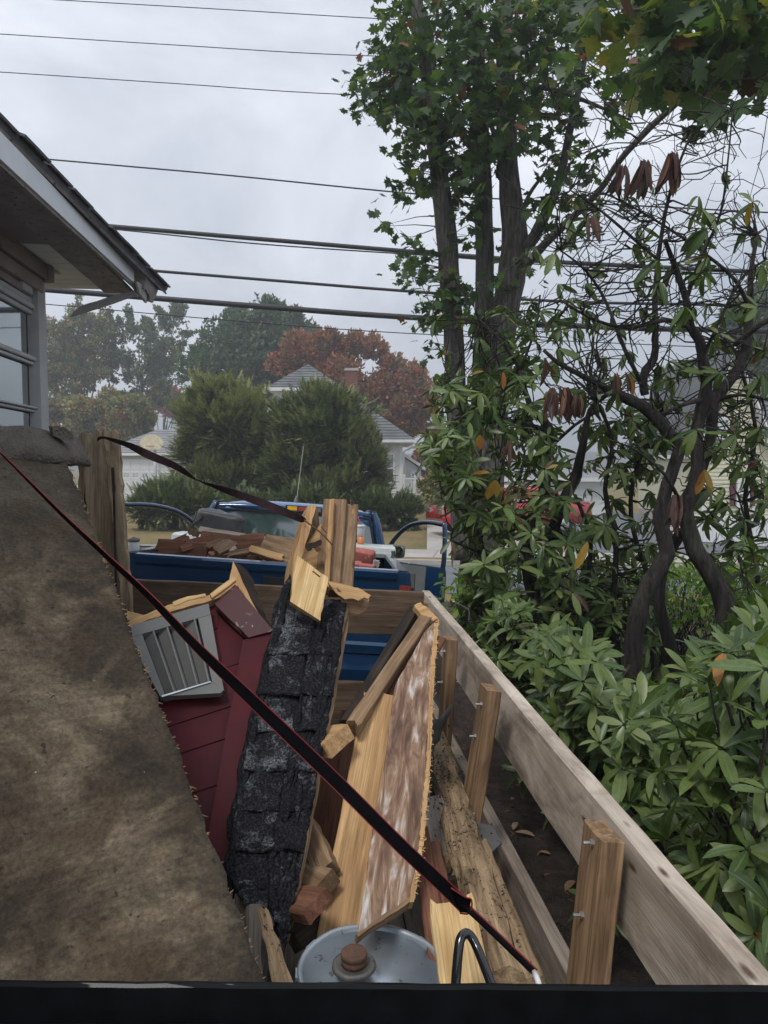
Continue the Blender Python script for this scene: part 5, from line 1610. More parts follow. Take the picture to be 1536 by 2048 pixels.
# posts as pairs measured in the picture
def post(px_t, py_t, px_b, py_b, b, w_, dth, seed, bolts):
    """post with its broad face towards the tail of the trailer"""
    top, bot = P(px_t, py_t, b), P(px_b, py_b, b * 1.0)
    ax = (bot - top).normalized()
    bot2 = top + ax * ((T(0, 0, -1.42) - T(0, 0, 0)).length - abs(CT) + .02)
    p = board('post', top, bot2, w_, dth, -_tr * 1.0, MT['treated'], tl, nx=12, k=3, jag=(.004, 0), rough=.0016, ch=.004)
    for (q, side) in bolts:
        c = top + ax * q - _tr * (dth / 2)
        bt = mesh_obj('bolt', *tube_geo([V((0, 0, 0)), V((0, 0, .006)), V((0, 0, .007)), V((0, 0, .02))], [.007, .007, .0032, .0032], 6), MT['chrome'], p, frame(c + _tf * side, _tf, -_tr), False)
    return p
# post axes: near, middle, far (three that show)
post(1208, 1660, 1172, 1990, 1.43, .10, .046, 1, [(.02, -.01), (.165, 0)])
post(982, 1374, 938, 1650, 2.22, .10, .044, 2, [(.05, -.01), (.15, 0)])
post(902, 1276, 884, 1540, 2.82, .088, .042, 3, [(.05, -.01), (.17, 0)])
post(862, 1205, 850, 1400, 3.86, .07, .07, 4, [])
for cc, bb in (((.06), 1.0),):
    pass
# metal shoe at the foot of the middle post
slab('post_bracket', [P(935, 1640, 2.18), P(985, 1650, 2.16), P(1003, 1690, 2.1), P(975, 1712, 2.05), P(962, 1745, 2.0), P(935, 1725, 2.02)], .006, MT['felt_grey'], tl, jag=.003)
# floor planks and steel frame
fl = tag(mesh_obj('floor_frame', [T(x, y, -1.44) for x, y in ((-1.05, .6), (.68, .6), (.68, 4.0), (-1.05, 4.0))], [(0, 1, 2, 3)], MT['black_metal'], tl))
for i in range(12):
    a = -1.0 + i * .138
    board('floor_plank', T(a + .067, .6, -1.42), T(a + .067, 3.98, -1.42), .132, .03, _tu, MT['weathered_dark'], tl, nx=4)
for a in (-1.04, .665):
    board('frame_rail', T(a, .5, -1.47), T(a, 4.0, -1.47), .05, .09, _tu, MT['black_metal'], tl, nx=2)
board('drawbar', T(-.2, 3.9, -1.47), T(-.15, 4.75, -1.42), .07, .07, _tu, MT['black_metal'], tl, nx=2)
for a in (-1.16, .80):
    c = V((a, .72, -1.52))
    ring = [[c + V((x, math.cos(q) * r, math.sin(q) * r)) for q in [2*math.pi*k/20 for k in range(20)]] for x, r in ((-.08, .22), (-.06, .26), (.06, .26), (.08, .22))]
    vs, fs = loft(ring); mesh_obj('wheel', vs, fs, MT['rubber'], tl, MTR, smooth=True)
# black steel gate rail nearest the camera
g0, g1 = P(-420, 1951, .80), P(1900, 1972, .80)
gt = board('gate_rail', P(-420, 2010, .812), P(1900, 2027, .812), .056, .010, CF, MT['black_metal'], tl, nx=40, k=2, rough=.0006, ch=.006)
board('gate_flange', P(-420, 2062, .80), P(1900, 2078, .80), .012, .028, CF, MT['black_metal'], tl, nx=40, k=1, rough=.0006, ch=.004)
tube('wire_hook', smooth_path([P(905, 1203, 4.2), P(925, 1212, 4.2), P(938, 1222, 4.2), P(937, 1243, 4.2)], 4), .004, MT['chrome'], tl, 6)
# ------------------------------------------------------------------ the load
# 1 large stained sheet leaning on the left side
sh = sheet('plywood_sheet', P(-420, 905, 1.55), P(134, 915, 2.05), P(575, 2090, 1.00), P(-520, 2150, .86), 40, 60, .014, MT['sheet'], None, jag=.0045, bump=.012, bscale=2.5, smooth=True)
tag(sh, 'huge stained brown sheet leaning across the left side of the trailer', 'plywood sheet')
# jagged splinters along its sawn edge
mb = MB(); rnd = random.Random(3)
e0, e1 = P(134, 915, 2.05), P(575, 2090, 1.00)
for i in range(170):
    u = rnd.random() ** .8; p = e0.lerp(e1, u) + V((rnd.uniform(-.004, .004), 0, 0))
    d = (P(300, 1300, 1.6) - P(260, 1300, 1.6)).normalized() + V((0, rnd.uniform(-.6, .6), rnd.uniform(-.5, .9)))
    L = rnd.choice([.002, .003, .003, .005, .008]) * rnd.uniform(.7, 1.2)
    mb.tube([p - d.normalized() * .004 - e0, p + d.normalized() * L - e0], [.0014, .0005], 3)
o = mb.build('splinters', MT['pine_old'], sh, Matrix.Translation(e0)); o['kind'] = 'stuff'

# 2 rough slab lying on top of the sheet
vs, fs = [], []
secs = []
rnd = random.Random(8)
ns_ = 40
for i in range(ns_ + 1):
    u = i / ns_
    top = P(-360 + u * 468, 862 - 12 * math.sin(u * 3) + (7 if i == ns_ else 0), 1.72 + .36 * u); bot = P(-360 + u * 498, 920 + 4 * u, 1.66 + .36 * u)
    back = CF * .22
    h = (top - bot)
    ring = []
    taper = 1.0 if i < ns_ - 1 else (.86 if i == ns_ - 1 else .45)
    cen = (top + bot) / 2 + back * .5
    pr = [bot + back * .05, bot + h * .2 - CF * .018, bot + h * .55 - CF * .012, bot + h * .82 - CF * .0, top, top + back * .5, top + back, bot + h * .5 + back, bot + back, bot + back * .5]
    for k, p in enumerate(pr):
        q = cen + (p - cen) * taper
        nn = noise.fractal(q * 16, 1.0, 2.0, 4)
        ring.append(q + (q - cen).normalized() * nn * .016)
    secs.append(ring)
vs, fs = loft(secs)
o0 = P(0, 890, 1.9)
sl = tag(mesh_obj('rubble_slab', [v - o0 for v in vs], fs, MT['stone'], None, Matrix.Translation(o0), True), 'rough crumbling grey slab resting along the top of the stained sheet', 'slab')
slab('broken_flake', [P(104, 854, 2.05), P(138, 860, 2.08), P(143, 880, 2.1), P(128, 884, 2.08), P(112, 872, 2.05)], .03, MT['stone'], sl, jag=.007, step=.015)

# 3 upright splintered boards strapped behind the sheet
def upright(lb, pts, th, mt, seed, g0):
    o = slab('fence_board', pts, th, MT[mt], None, grain=g0, jag=.0035, step=.025, seed=seed)
    return tag(o, lb, 'board', 'upright boards strapped at the left')
gr_ = P(200, 1200, 2.7) - P(200, 870, 2.7)
upright('leftmost short upright board with a ragged dark edge', [P(157, 872, 2.85), P(166, 864, 2.85), P(186, 872, 2.85), P(178, 950, 2.85), P(168, 1120, 2.85), P(156, 1120, 2.85)], .035, 'tan', 1, gr_)
upright('middle upright board tapering to the strapped top with dark knot streaks', [P(196, 866, 2.74), P(204, 860, 2.74), P(212, 868, 2.74), P(219, 863, 2.74), P(222, 1000, 2.7), P(230, 1240, 2.6), P(206, 1240, 2.6), P(172, 1040, 2.7), P(178, 945, 2.74)], .035, 'tan', 2, gr_)
upright('right upright board standing straight against the tailgate edge', [P(224.5, 866, 2.68), P(233, 861, 2.68), P(240, 868, 2.68), P(244, 1000, 2.66), P(251, 1240, 2.6), P(235, 1240, 2.6), P(227, 1000, 2.66)], .036, 'tan', 3, gr_)

# thin black strips added to paint the shade in the gaps between the uprights
tag(slab('batten_or_gap_shade', [P(184, 880, 2.80), P(196, 868, 2.80), P(182, 950, 2.80), P(174, 1030, 2.80), P(166, 1030, 2.80), P(172, 940, 2.80)], .01, MT['char']), 'black strip painting the gap shade between the left and middle upright boards', 'board')
tag(slab('batten_or_gap_shade', [P(219, 872, 2.67), P(226.5, 872, 2.67), P(229, 1000, 2.63), P(236, 1240, 2.57), P(232, 1240, 2.57), P(225, 1000, 2.63)], .004, MT['char']), 'thin dark strip painting the shade in the crack beside the right upright board', 'board')

# 4 maroon gable piece with louvered vent
PR = Plane(P(255, 1248, 2.25), P(545, 1265, 2.32), P(450, 1750, 1.78))
rg = thing('gable_section', 'dark red painted wall section with a grey louvered vent', 'wall section', PR(400, 1500))
gdir = PR(460, 1300) - PR(330, 1345)
def rslab(name, pts, th, mt, off=0.0, **kw):
    return slab(name, [PR(x, y, off) for x, y in pts], th, MT[mt], rg, **kw)
# horizontal boards of the red wall, tilted with the piece
rows = [(1204, 1262), (1264, 1345), (1347, 1425), (1427, 1478), (1481, 1560), (1563, 1650), (1653, 1760)]
for k, (a, b_) in enumerate(rows):
    sl_ = -.30      # rise to the right
    L_, Rr = 235 + max(0, (a - 1350)) * .36, (440, 500)[min(k, 1)] if k < 2 else 520 - max(0, (a - 1280)) * .19
    q = [(L_, a + 60 * .9), (Rr, a + 60 * .9 + (Rr - L_) * sl_), (Rr - 6, b_ + 55.5 + (Rr - L_) * sl_), (L_ + 12, b_ + 55.5)]
    rslab('siding_board', q, .016, 'maroon', -.012, jag=.0006, step=.1, grain=gdir)
rslab('siding_backing', [(250, 1262), (420, 1212), (500, 1225), (520, 1290), (460, 1745), (420, 1745)], .012, 'maroon', -.016)
# fresh-broken plywood edge along the top
slab('broken_edge', [PR(255, 1247, .012), PR(335, 1212, .012), PR(418, 1192, .012), PR(445, 1178, .02), PR(470, 1160, .03), PR(474, 1170, .03), PR(450, 1190, .02), PR(420, 1203, .012), PR(338, 1226, .012), PR(257, 1258, .012)], .03, MT['pine'], rg, jag=.003, step=.02)
slab('split_lath', [PR(345, 1204, .02), PR(375, 1193, .02), PR(410, 1187, .02), PR(412, 1192, .02), PR(376, 1200, .02), PR(348, 1212, .02)], .01, MT['split'], rg, jag=.002, step=.02)
slab('split_lath', [PR(420, 1188, .05), PR(470, 1152, .05), PR(472, 1160, .05), PR(424, 1196, .05)], .012, MT['pine'], rg, jag=.002, step=.03)
slab('backing_board', [PR(254, 1222, -.06), PR(300, 1235, -.05), PR(290, 1248, -.05), PR(254, 1240, -.06)], .02, MT['pine'], rg, jag=.003)
# trims
slab('trim_board', [PR(428, 1206, .030), PR(470, 1168, .038), PR(547, 1262, .034), PR(497, 1275, .030)], .024, MT['maroon_worn'], rg, grain=PR(547, 1262) - PR(470, 1168), jag=.0012, step=.04)
slab('trim_board', [PR(486, 1279, .026), PR(546, 1264, .030), PR(534, 1400, .026), PR(474, 1735, .02), PR(404, 1735, .02)], .022, MT['maroon'], rg, grain=PR(450, 1700) - PR(510, 1280), jag=.001, step=.05)
slab('return_board', [PR(547, 1264, .030), PR(555, 1275, -.08), PR(540, 1410, -.08), PR(482, 1700, -.08), PR(474, 1735, .02), PR(534, 1400, .026)], .01, MT['maroon'], rg)
# peak of raw plywood rising behind the trim
slab('plywood_peak', [PR(466, 1122, -.02), PR(486, 1165, -.02), PR(516, 1225, -.02), PR(500, 1210, -.02), PR(476, 1172, -.02), PR(458, 1166, -.02)], .014, MT['pine'], rg, jag=.002, step=.03)
slab('tar_paper', [PR(470, 1124, -.05), PR(500, 1150, -.06), PR(530, 1225, -.06), PR(545, 1262, -.06), PR(516, 1240, -.05)], .004, MT['char'], rg, jag=.01, step=.02)
# louvered vent
vent = rslab('vent_frame', [(250, 1252), (417, 1206), (447, 1380), (322, 1414)], .012, 'vent', .006, grain=gdir) if False else None
def vb(name, pts, off, th, mt='vent', **kw): return slab(name, [PR(x, y, off) for x, y in pts], th, MT[mt], rg, **kw)
vf = vb('vent_backing', [(268, 1262), (412, 1222), (440, 1375), (322, 1405)], .004, .004, 'black_plastic')
def vsub(name, pts, offs, th, mt='vent'):
    return slab(name, [PR(x, y, o) for (x, y), o in zip(pts, offs)], th, MT[mt], vf)
vsub('frame_board', [(250, 1254), (417, 1207), (421, 1229), (258, 1275)], [.03]*4, .02)
vsub('frame_board', [(396, 1236), (421.5, 1229.5), (448, 1382), (424, 1362)], [.029]*4, .02)
vsub('frame_board', [(321, 1393), (424, 1363), (447, 1380), (441, 1386), (327, 1414)], [.031]*4, .02)
vsub('frame_board', [(258, 1276), (284, 1268), (330, 1390), (321, 1394)], [.029]*4, .02)
for k in range(4):
    u0, u1 = k / 4, (k + .80) / 4
    tl_, tr_2 = V((286 + 110 * u0, 1268 - 32 * u0)), V((286 + 110 * u1, 1268 - 32 * u1))
    bl_, br_ = V((332 + 92 * u0, 1390 - 27 * u0)), V((332 + 92 * u1, 1390 - 27 * u1))
    vsub('louver', [tuple(tl_), tuple(tr_2), tuple(br_), tuple(bl_)], [.004, .026, .026, .004], .004)
    vsub('louver_lip', [(tr_2.x - 3, tr_2.y + 1), tuple(tr_2), tuple(br_), (br_.x - 3, br_.y + 1)], [.030]*4, .004, 'vent')
vsub('flashing_wire', [(323, 1391), (421, 1362), (422, 1364), (324, 1394)], [.036]*4, .002, 'chrome')

# 5 long black roofing chunk
PC = Plane(P(590, 1200, 2.42), P(700, 1200, 2.46), P(520, 1860, 1.62))
rc_ = thing('roof_section', 'long torn roof edge section covered in black shingles leaning upright', 'roof section', PC(560, 1600))
def interp(tab, y):
    for (y0, x0), (y1, x1) in zip(tab, tab[1:]):
        if y <= y1: return x0 + (x1 - x0) * (y - y0) / (y1 - y0)
    return tab[-1][1]
LE = [(1100, 600), (1230, 553), (1340, 530), (1600, 478), (1730, 460), (1800, 476), (1900, 556)]
RE = [(1100, 690), (1180, 694), (1250, 690), (1400, 664), (1560, 634), (1750, 600), (1880, 572), (1900, 570)]
MLr = lambda y: interp(LE, y) + (interp(RE, y) - interp(LE, y)) * .56
ys = [1205, 1300, 1378, 1452, 1530, 1610, 1690, 1765, 1835, 1896]
# wooden body under the roofing
slab('sheathing', [PC(x, y, -.012) for x, y in [(interp(LE, y) + 5, y) for y in (1230, 1400, 1600, 1730, 1800, 1890)] + [(interp(RE, y) + 6, y) for y in (1880, 1750, 1560, 1400, 1250, 1190)]], .03, MT['pine_old'], rc_, jag=.002, step=.03)
for i, (y0, y1) in enumerate(zip(ys, ys[1:])):
    y1o = y1 + 9
    for side in (0, 1):
        if side == 0: q = [(interp(LE, y0) - 2, y0), (MLr(y0), y0 - 6), (MLr(y1o), y1o + 4), (interp(LE, y1o) - 4, y1o)]
        else: q = [(MLr(y0), y0 - 10), (interp(RE, y0), y0 - 4), (interp(RE, y1o), y1o + 3), (MLr(y1o), y1o)]
        lift = .004 + .005 * (i % 2) + .004 * side
        c = [PC(*q[0], lift - .002), PC(*q[1], lift - .002), PC(*q[2], lift + .009), PC(*q[3], lift + .009)]
        sheet('shingle', *c, 9, 10, .006, MT['felt' if side else 'shingle'], rc_, jag=.0022, bump=.014, bscale=20, smooth=True, seed=i * 2 + side)
# wrinkled felt ridges running lengthwise
for k, f_ in enumerate((.60, .70, .80, .92)):
    pts = []
    for y in range(1240, 1890, 26):
        x = interp(LE, y) + (interp(RE, y) - interp(LE, y)) * (f_ + .035 * math.sin(y * .021 + k * 2))
        pts.append(PC(x, y, .012 + .006 * math.sin(y * .05 + k)))
    tube('felt_fold', smooth_path(pts, 2), [.008 + .004 * math.sin(i * .9 + k) for i in range(len(pts) * 2 - 1)], MT['felt'], rc_, 7, .25)
# turned felt edge on the left side, thick and dark
for k, (dx, off) in enumerate(((-6, -.02), (-2, -.005), (3, .006))):
    pts = [PC(interp([(1060, 607), (1100, 598), (1150, 584), (1230, 560)] + LE[2:], y) + dx + 2.5 * math.sin(y * .045 + k), y, off) for y in list(range(1085, 1800, 24))]
    tube('felt_edge', smooth_path(pts, 2), [.009 + .004 * math.sin(i * .7 + k * 2) for i in range(len(pts) * 2 - 1)], MT['felt'], rc_, 7, .2)
# wood rim along the right side
board('edge_lath', PC(700, 1185, -.03), PC(572, 1885, -.03), .012, .06, PC.n, MT['mold'], rc_, nx=20, k=2, rough=.004)

# framing lumber at the top of the section
def fslab(name, pts, d, th, mt, lb=None, **kw):
    return slab(name, [P(x, y, dd) for (x, y), dd in zip(pts, d if isinstance(d, (list, tuple)) else [d] * len(pts))], th, MT[mt], rc_, **kw)
up1 = P(620, 1010, 2.62) - P(600, 1200, 2.42)
fslab('rafter', [(615, 1012), (628, 1006), (633, 1010), (602, 1120), (600, 1210), (583, 1200), (588, 1110)], [2.62, 2.62, 2.64, 2.5, 2.42, 2.42, 2.5], .10, 'pine', grain=up1, jag=.003, step=.03)
fslab('rafter', [(634, 1007), (645, 1014), (641, 1062), (604, 1118), (603, 1096)], [2.72, 2.74, 2.72, 2.62, 2.62], .03, 'pine_old', grain=up1)
fslab('plywood_web', [(637, 1051), (655, 1056), (665, 1066), (664, 1090), (655, 1160), (612, 1130), (603, 1115), (614, 1100)], [2.66, 2.68, 2.7, 2.68, 2.55, 2.5, 2.5, 2.52], .018, 'pine', grain=P(665, 1080, 2.7) - P(614, 1100, 2.6), jag=.001, step=.05)
fslab('blocking', [(645, 1013), (659, 1018), (657, 1056), (643, 1050)], 2.76, .05, 'pine_old', grain=up1)
fslab('blocking', [(610, 1092), (642, 1080), (643, 1090), (614, 1102)], 2.5, .02, 'char', jag=.004, step=.01)
slab('torn_knot', [P(628, 1096, 2.5), P(640, 1088, 2.5), P(642, 1100, 2.5), P(632, 1104, 2.5)], .01, MT['redwood'], rc_, jag=.004, step=.01)
board('stud', P(671, 1003, 2.72), P(655, 1185, 2.52), .040, .085, -CR, MT['treated'] if False else MT['pine_old'], rc_, nx=8, k=2, jag=(.004, 0))
board('stud', P(694, 1012, 2.74), P(680, 1190, 2.54), .040, .085, -CR, MT['pine_old'], rc_, nx=8, k=2, jag=(.004, 0))
board('stud_face', P(665, 1004, 2.69), P(652, 1180, 2.49), .018, .05, -CF, MT['pine'], rc_, nx=6, k=2, jag=(.004, 0))
# bright sawn block facing the camera
fslab('gusset', [(595, 1111), (656, 1155), (640, 1243), (620, 1228), (600, 1213), (580, 1204)], [2.38, 2.36, 2.28, 2.28, 2.28, 2.30], .022, 'split', grain=P(650, 1200, 2.3) - P(630, 1240, 2.25) + (P(595, 1111, 2.38) - P(580, 1204, 2.3)), jag=.003, step=.025)
# beam end poking out to the right with chewed tip
nb = P(700, 1160, 2.42) - P(650, 1150, 2.42)
fslab('outrigger', [(655, 1154), (690, 1165), (722, 1180), (741, 1196), (735, 1202), (727, 1199), (716, 1205), (706, 1198), (690, 1196), (672, 1178)], [2.40, 2.42, 2.44, 2.45, 2.44, 2.44, 2.43, 2.42, 2.40, 2.39], .012, 'pine', grain=nb, jag=.0015, step=.012)
fslab('outrigger', [(672, 1180), (690, 1197), (706, 1199), (716, 1206), (727, 1200), (738, 1202), (734, 1214), (715, 1226), (690, 1232), (680, 1210)], [2.40, 2.41, 2.42, 2.43, 2.44, 2.45, 2.46, 2.46, 2.42, 2.40], .05, 'pine_old', grain=nb, jag=.002, step=.015)
board('batten_or_gap_shade', P(706, 1020, 2.71), P(693, 1150, 2.62), .012, .012, -CF, MT['pine'], rc_, nx=3)
# nails and torn twigs
for a, b_ in (((642, 1053, 2.6), (672, 1088, 2.62)), ((640, 1154, 2.3), (625, 1142, 2.3)), ((700, 1000, 2.72), (705, 1016, 2.72)), ((708, 1003, 2.72), (700, 1018, 2.72))):
    tube('nail', [P(*a), P(*b_)], .0022, MT['rust'], rc_, 5)

# 6 boxed soffit piece on the right
PB = Plane(P(800, 1360, 2.25), P(872, 1245, 2.55), P(720, 1870, 1.52))
bx = thing('soffit_box', 'long torn boxed soffit piece with streaked plywood face and raw splintery edge', 'soffit section', PB(800, 1550))
# streaked face
c00, c10, c11, c01 = PB(790, 1375), PB(872, 1240), PB(824, 1800), PB(716, 1872)
sheet('plywood_face', PB(752, 1640), PB(872, 1240), PB(824, 1800), PB(716, 1872), 1, 1, .012, MT['streak'], bx) if False else None
slab('plywood_face', [PB(790, 1372), PB(850, 1262), PB(873, 1238), PB(862, 1400), PB(856, 1560), PB(840, 1690), PB(823, 1800), PB(716, 1874), PB(740, 1700), PB(770, 1520)], .012, MT['streak'], bx, grain=PB(790, 1372) - PB(716, 1874), jag=.0015, step=.03)
# thick laminated edge with splinters
edge = [(873, 1238), (865, 1330), (861, 1410), (858, 1500), (852, 1580), (843, 1680), (833, 1745), (823, 1802)]
for i, ((x0, y0), (x1, y1)) in enumerate(zip(edge, edge[1:])):
    slab('torn_edge', [PB(x0 - 4, y0, .004), PB(x0 + 5, y0, .004), PB(x1 + 5, y1 + 2, .004), PB(x1 - 4, y1 + 2, .004)], .022, MT['pine'], bx, grain=PB(x1, y1) - PB(x0, y0), jag=.002, step=.011, seed=i)
mb = MB(); rnd = random.Random(4); o0 = PB(860, 1500)
for i in range(200):
    u = rnd.random() * (len(edge) - 1); k = int(u); f_ = u - k
    x, y = edge[k][0] + (edge[k+1][0] - edge[k][0]) * f_, edge[k][1] + (edge[k+1][1] - edge[k][1]) * f_
    p = PB(x + rnd.uniform(-3, 6), y, rnd.uniform(-.012, .01))
    d = (CR * rnd.uniform(.4, 1) + CU * rnd.uniform(-.5, .9) - CF * rnd.uniform(-.2, .4)).normalized()
    mb.tube([p - o0, p + d * rnd.uniform(.003, .011) - o0], [.0016, .0004], 3)
o = mb.build('splinters', MT['split'], bx, Matrix.Translation(o0)); o['kind'] = 'stuff'
# bottom rim
slab('torn_edge', [PB(823, 1800, .003), PB(716, 1874, .003), PB(712, 1868, .003), PB(822, 1792, .003)], .025, MT['pine_old'], bx, jag=.002, step=.02)
# light 2x8 board running down beside it
PD = Plane(P(745, 1385, 2.2), P(792, 1368, 2.24), P(640, 1885, 1.5))
board('long_board', P(766, 1385, 2.24), P(676, 1900, 1.72), 0.108, .036, PD.n, MT['pine'], bx, nx=14, k=3, jag=(.02, .004))
# dark rails at its head
board('charred_rail', P(828, 1225, 2.62), P(688, 1462, 2.12), .034, .05, PD.n, MT['char'], bx, nx=10, k=2, jag=(.006, .02))
board('charred_rail', P(852, 1240, 2.56), P(702, 1462, 2.08), .040, .045, PD.n, MT['pine_old'], bx, nx=10, k=2, jag=(.010, .02))
board('inner_board', P(862, 1268, 2.52), P(760, 1420, 2.22), .115, .02, PD.n, MT['redwood'], bx, nx=8, k=2, jag=(.008, .01))
slab('end_cap', [P(828, 1212, 2.58), P(841, 1207, 2.6), P(876, 1236, 2.56), P(872, 1246, 2.54), P(858, 1238, 2.54), P(848, 1250, 2.5), P(838, 1250, 2.5), P(846, 1228, 2.54)], .02, MT['pine'], bx, jag=.003, step=.012)
for i in range(5):
    x = 870 - i * 3; tube('nail', [P(x + 5, 1238 + i * 2, 2.5), P(x - 3, 1244 + i, 2.5)], .002, MT['rust'], bx, 5)

# 7 loose pieces ----------------------------------------------------------
def loose(name, lb, p0, p1, w_, t_, mt, hint=None, cat='board', group='loose scrap boards in the trailer', **kw):
    a, b_ = P(*p0), P(*p1)
    h = V(hint) if hint is not None else (CAM - a)
    kw.setdefault('nx', 8); kw.setdefault('k', 4); kw.setdefault('rough', .002)
    o = board(name, a, b_, w_, t_, h, MT[mt], None, **kw)
    return tag(o, lb, cat, group)
Uh = lambda a=0, b_=0, c=1: (a, b_, c)
loose('timber_block', 'pale cut timber end poking out right of the black roof section', (560, 1482, 2.25), (682, 1482, 2.0), .10, .045, 'pine', (.1, -.6, 1), jag=(0, .012))
loose('timber_block', 'short timber block leaning down beside the black roof section', (612, 1652, 1.95), (655, 1748, 1.80), .058, .045, 'pine_old', (-.3, -.8, .7), jag=(.01, .004))
loose('timber_block', 'squarish timber block lying under the leaning short block', (580, 1735, 1.88), (655, 1772, 1.76), .065, .045, 'pine_old', (-.2, -.5, 1), jag=(.006, .004))
loose('timber_block', 'darker timber stub below the two stacked blocks', (560, 1800, 1.75), (640, 1812, 1.62), .08, .03, 'redwood', (0, -.5, 1), jag=(.01, .01))
loose('plank', 'dark red brown board standing behind the long pale board', (712, 1430, 2.5), (660, 1790, 2.0), .11, .03, 'redwood')
loose('plank', 'shadowed board standing deep behind the timber blocks', (650, 1520, 2.3), (610, 1860, 1.9), .09, .03, 'redwood')
loose('plank', 'dull grey board standing at the foot of the black section left of the stake', (507, 1812, 1.5), (507, 2000, 1.35), .032, .02, 'weathered_dark', jag=(.004, 0))
loose('stake', 'thin pale splintered stake leaning beside the black section foot', (521, 1808, 1.42), (568, 1975, 1.25), .016, .008, 'mold', jag=(.02, 0), taper=2.0)
loose('plank', 'dark diagonal board in the shade left of the steel pail', (585, 1880, 1.7), (700, 1790, 1.9), .06, .03, 'char')
loose('plank', 'narrow red brown board standing right of the steel pail', (840, 1660, 1.9), (890, 2000, 1.45), .045, .02, 'redwood')
loose('plank', 'second narrow red brown board right of the steel pail', (866, 1690, 1.9), (925, 2000, 1.45), .04, .02, 'redwood')
loose('plank', 'speckled mouldy board end standing behind the streaked plywood', (850, 1600, 2.1), (882, 1760, 1.9), .10, .02, 'mold_white')
loose('plank', 'tan board end lying across below the mouldy board end', (848, 1735, 1.95), (900, 1728, 1.9), .045, .02, 'pine_old', (0, -.6, 1))
# long rotten log-like timber and boards along the right wall
loose('rotten_timber', 'long rotten rounded timber with black mould along the right side', (868, 1475, 2.75), (1010, 1975, 1.32), .085, .07, 'mold', (-.35, -.2, 1), nx=26, k=5, rough=.006, jag=(.04, 0), ch=.02, cat='timber')
loose('plank', 'weathered grey mouldy strip on top of the rotten timber', (880, 1500, 2.62), (948, 1640, 2.15), .030, .02, 'mold_white', (0, -.2, 1), nx=14, jag=(.02, .03))
loose('plank', 'orange tan board with black mould beside the rotten timber', (952, 1690, 2.0), (1058, 1975, 1.32), .062, .03, 'mold', (-.2, -.3, 1), nx=16, jag=(.02, 0))
loose('plank', 'narrow shaded board edge between rotten timber and tan board', (920, 1690, 2.05), (1020, 1975, 1.36), .03, .03, 'treated', (-.4, -.3, 1), nx=10)
loose('plank', 'bright yellow split board with jagged top in front of the right wall', (900, 1788, 1.42), (935, 2010, 1.18), .085, .018, 'split', jag=(.045, 0), k=8)
loose('roofing_flap', 'grey curled roofing flap caught between post and streaked plywood', (862, 1430, 2.5), (862, 1430, 2.5 + .001), .01, .01, 'felt_grey') if False else None
fp = sheet('roofing_flap', P(866, 1440, 2.35), P(912, 1410, 2.5), P(872, 1490, 2.4), P(864, 1520, 2.3), 8, 6, .003, MT['felt_grey'], None, jag=.002, bump=.02, bscale=9, smooth=True)
tag(fp, 'grey curled roofing flap caught behind the streaked plywood edge', 'roofing felt')
fp = sheet('roofing_flap', P(858, 1560, 2.3), P(905, 1590, 2.2), P(885, 1650, 2.1), P(862, 1720, 2.05), 8, 8, .003, MT['char'], None, jag=.003, bump=.02, bscale=9, smooth=True)
tag(fp, 'black crumpled felt scrap below the grey curled flap', 'roofing felt')
# black mould and soot crumbs
mb = MB(); rnd = random.Random(12); o0 = P(950, 1650, 2.1)
for i in range(420):
    u = rnd.random()
    y = 1480 + 300 * u + rnd.uniform(-30, 30); x = 880 + 95 * u + rnd.gauss(0, 14); d = 2.55 - .62 * u
    p = P(x, y, d) - o0 + V((0, 0, .012)); r = rnd.uniform(.0015, .006)
    mb.add([p + V((rnd.uniform(-r, r), rnd.uniform(-r, r), rnd.uniform(-r, r))) for _ in range(4)], [(0, 1, 2), (0, 3, 1), (1, 3, 2), (2, 3, 0)])
tag(mb.build('soot_crumbs', MT['char'], None, Matrix.Translation(o0)), 'black crumbs scattered over the rotten timber', 'debris', None, 'stuff')

# 8 steel pail -----------------------------------------------------------------
pc = P(744, 1945, 1.48)
Mp = Matrix.Translation(pc) @ Matrix.Rotation(R(2), 4, 'Y')
pail = thing('steel_pail', 'round galvanised steel drum with a rusty screw cap at the bottom centre', 'drum', T(-.0, 1.5, -1.40))
def lat(name, prof, mat, parent, M=Mp, n=48, wob=0.0, seed=0):
    rnd = random.Random(seed); secs = []
    for r, z in prof:
        secs.append([V((math.cos(2*math.pi*k/n) * r * (1 + wob * noise.noise(V((math.cos(2*math.pi*k/n) * 2, math.sin(2*math.pi*k/n) * 2, seed)))), math.sin(2*math.pi*k/n) * r * (1 + wob * noise.noise(V((math.cos(2*math.pi*k/n) * 2, math.sin(2*math.pi*k/n) * 2, seed)))), z + wob * .2 * r * noise.noise(V((math.cos(2*math.pi*k/n) * 3, math.sin(2*math.pi*k/n) * 3, seed + 4))))) for k in range(n)])
    vs, fs = loft(secs); return mesh_obj(name, vs, fs, mat, parent, M, True)
lat('drum_body', [(.135, -.34), (.138, -.335), (.138, -.24), (.141, -.235), (.138, -.23), (.138, -.02), (.146, -.006), (.149, -.002)], MT['galv'], pail, wob=.02)
lat('lid', [(.149, -.004), (.151, .003), (.148, .008), (.142, .008), (.138, .002), (.135, -.014), (.128, -.019), (.124, -.014), (.119, -.013), (.02, -.010), (.001, -.010)], MT['galv'], pail, wob=.03, seed=2)
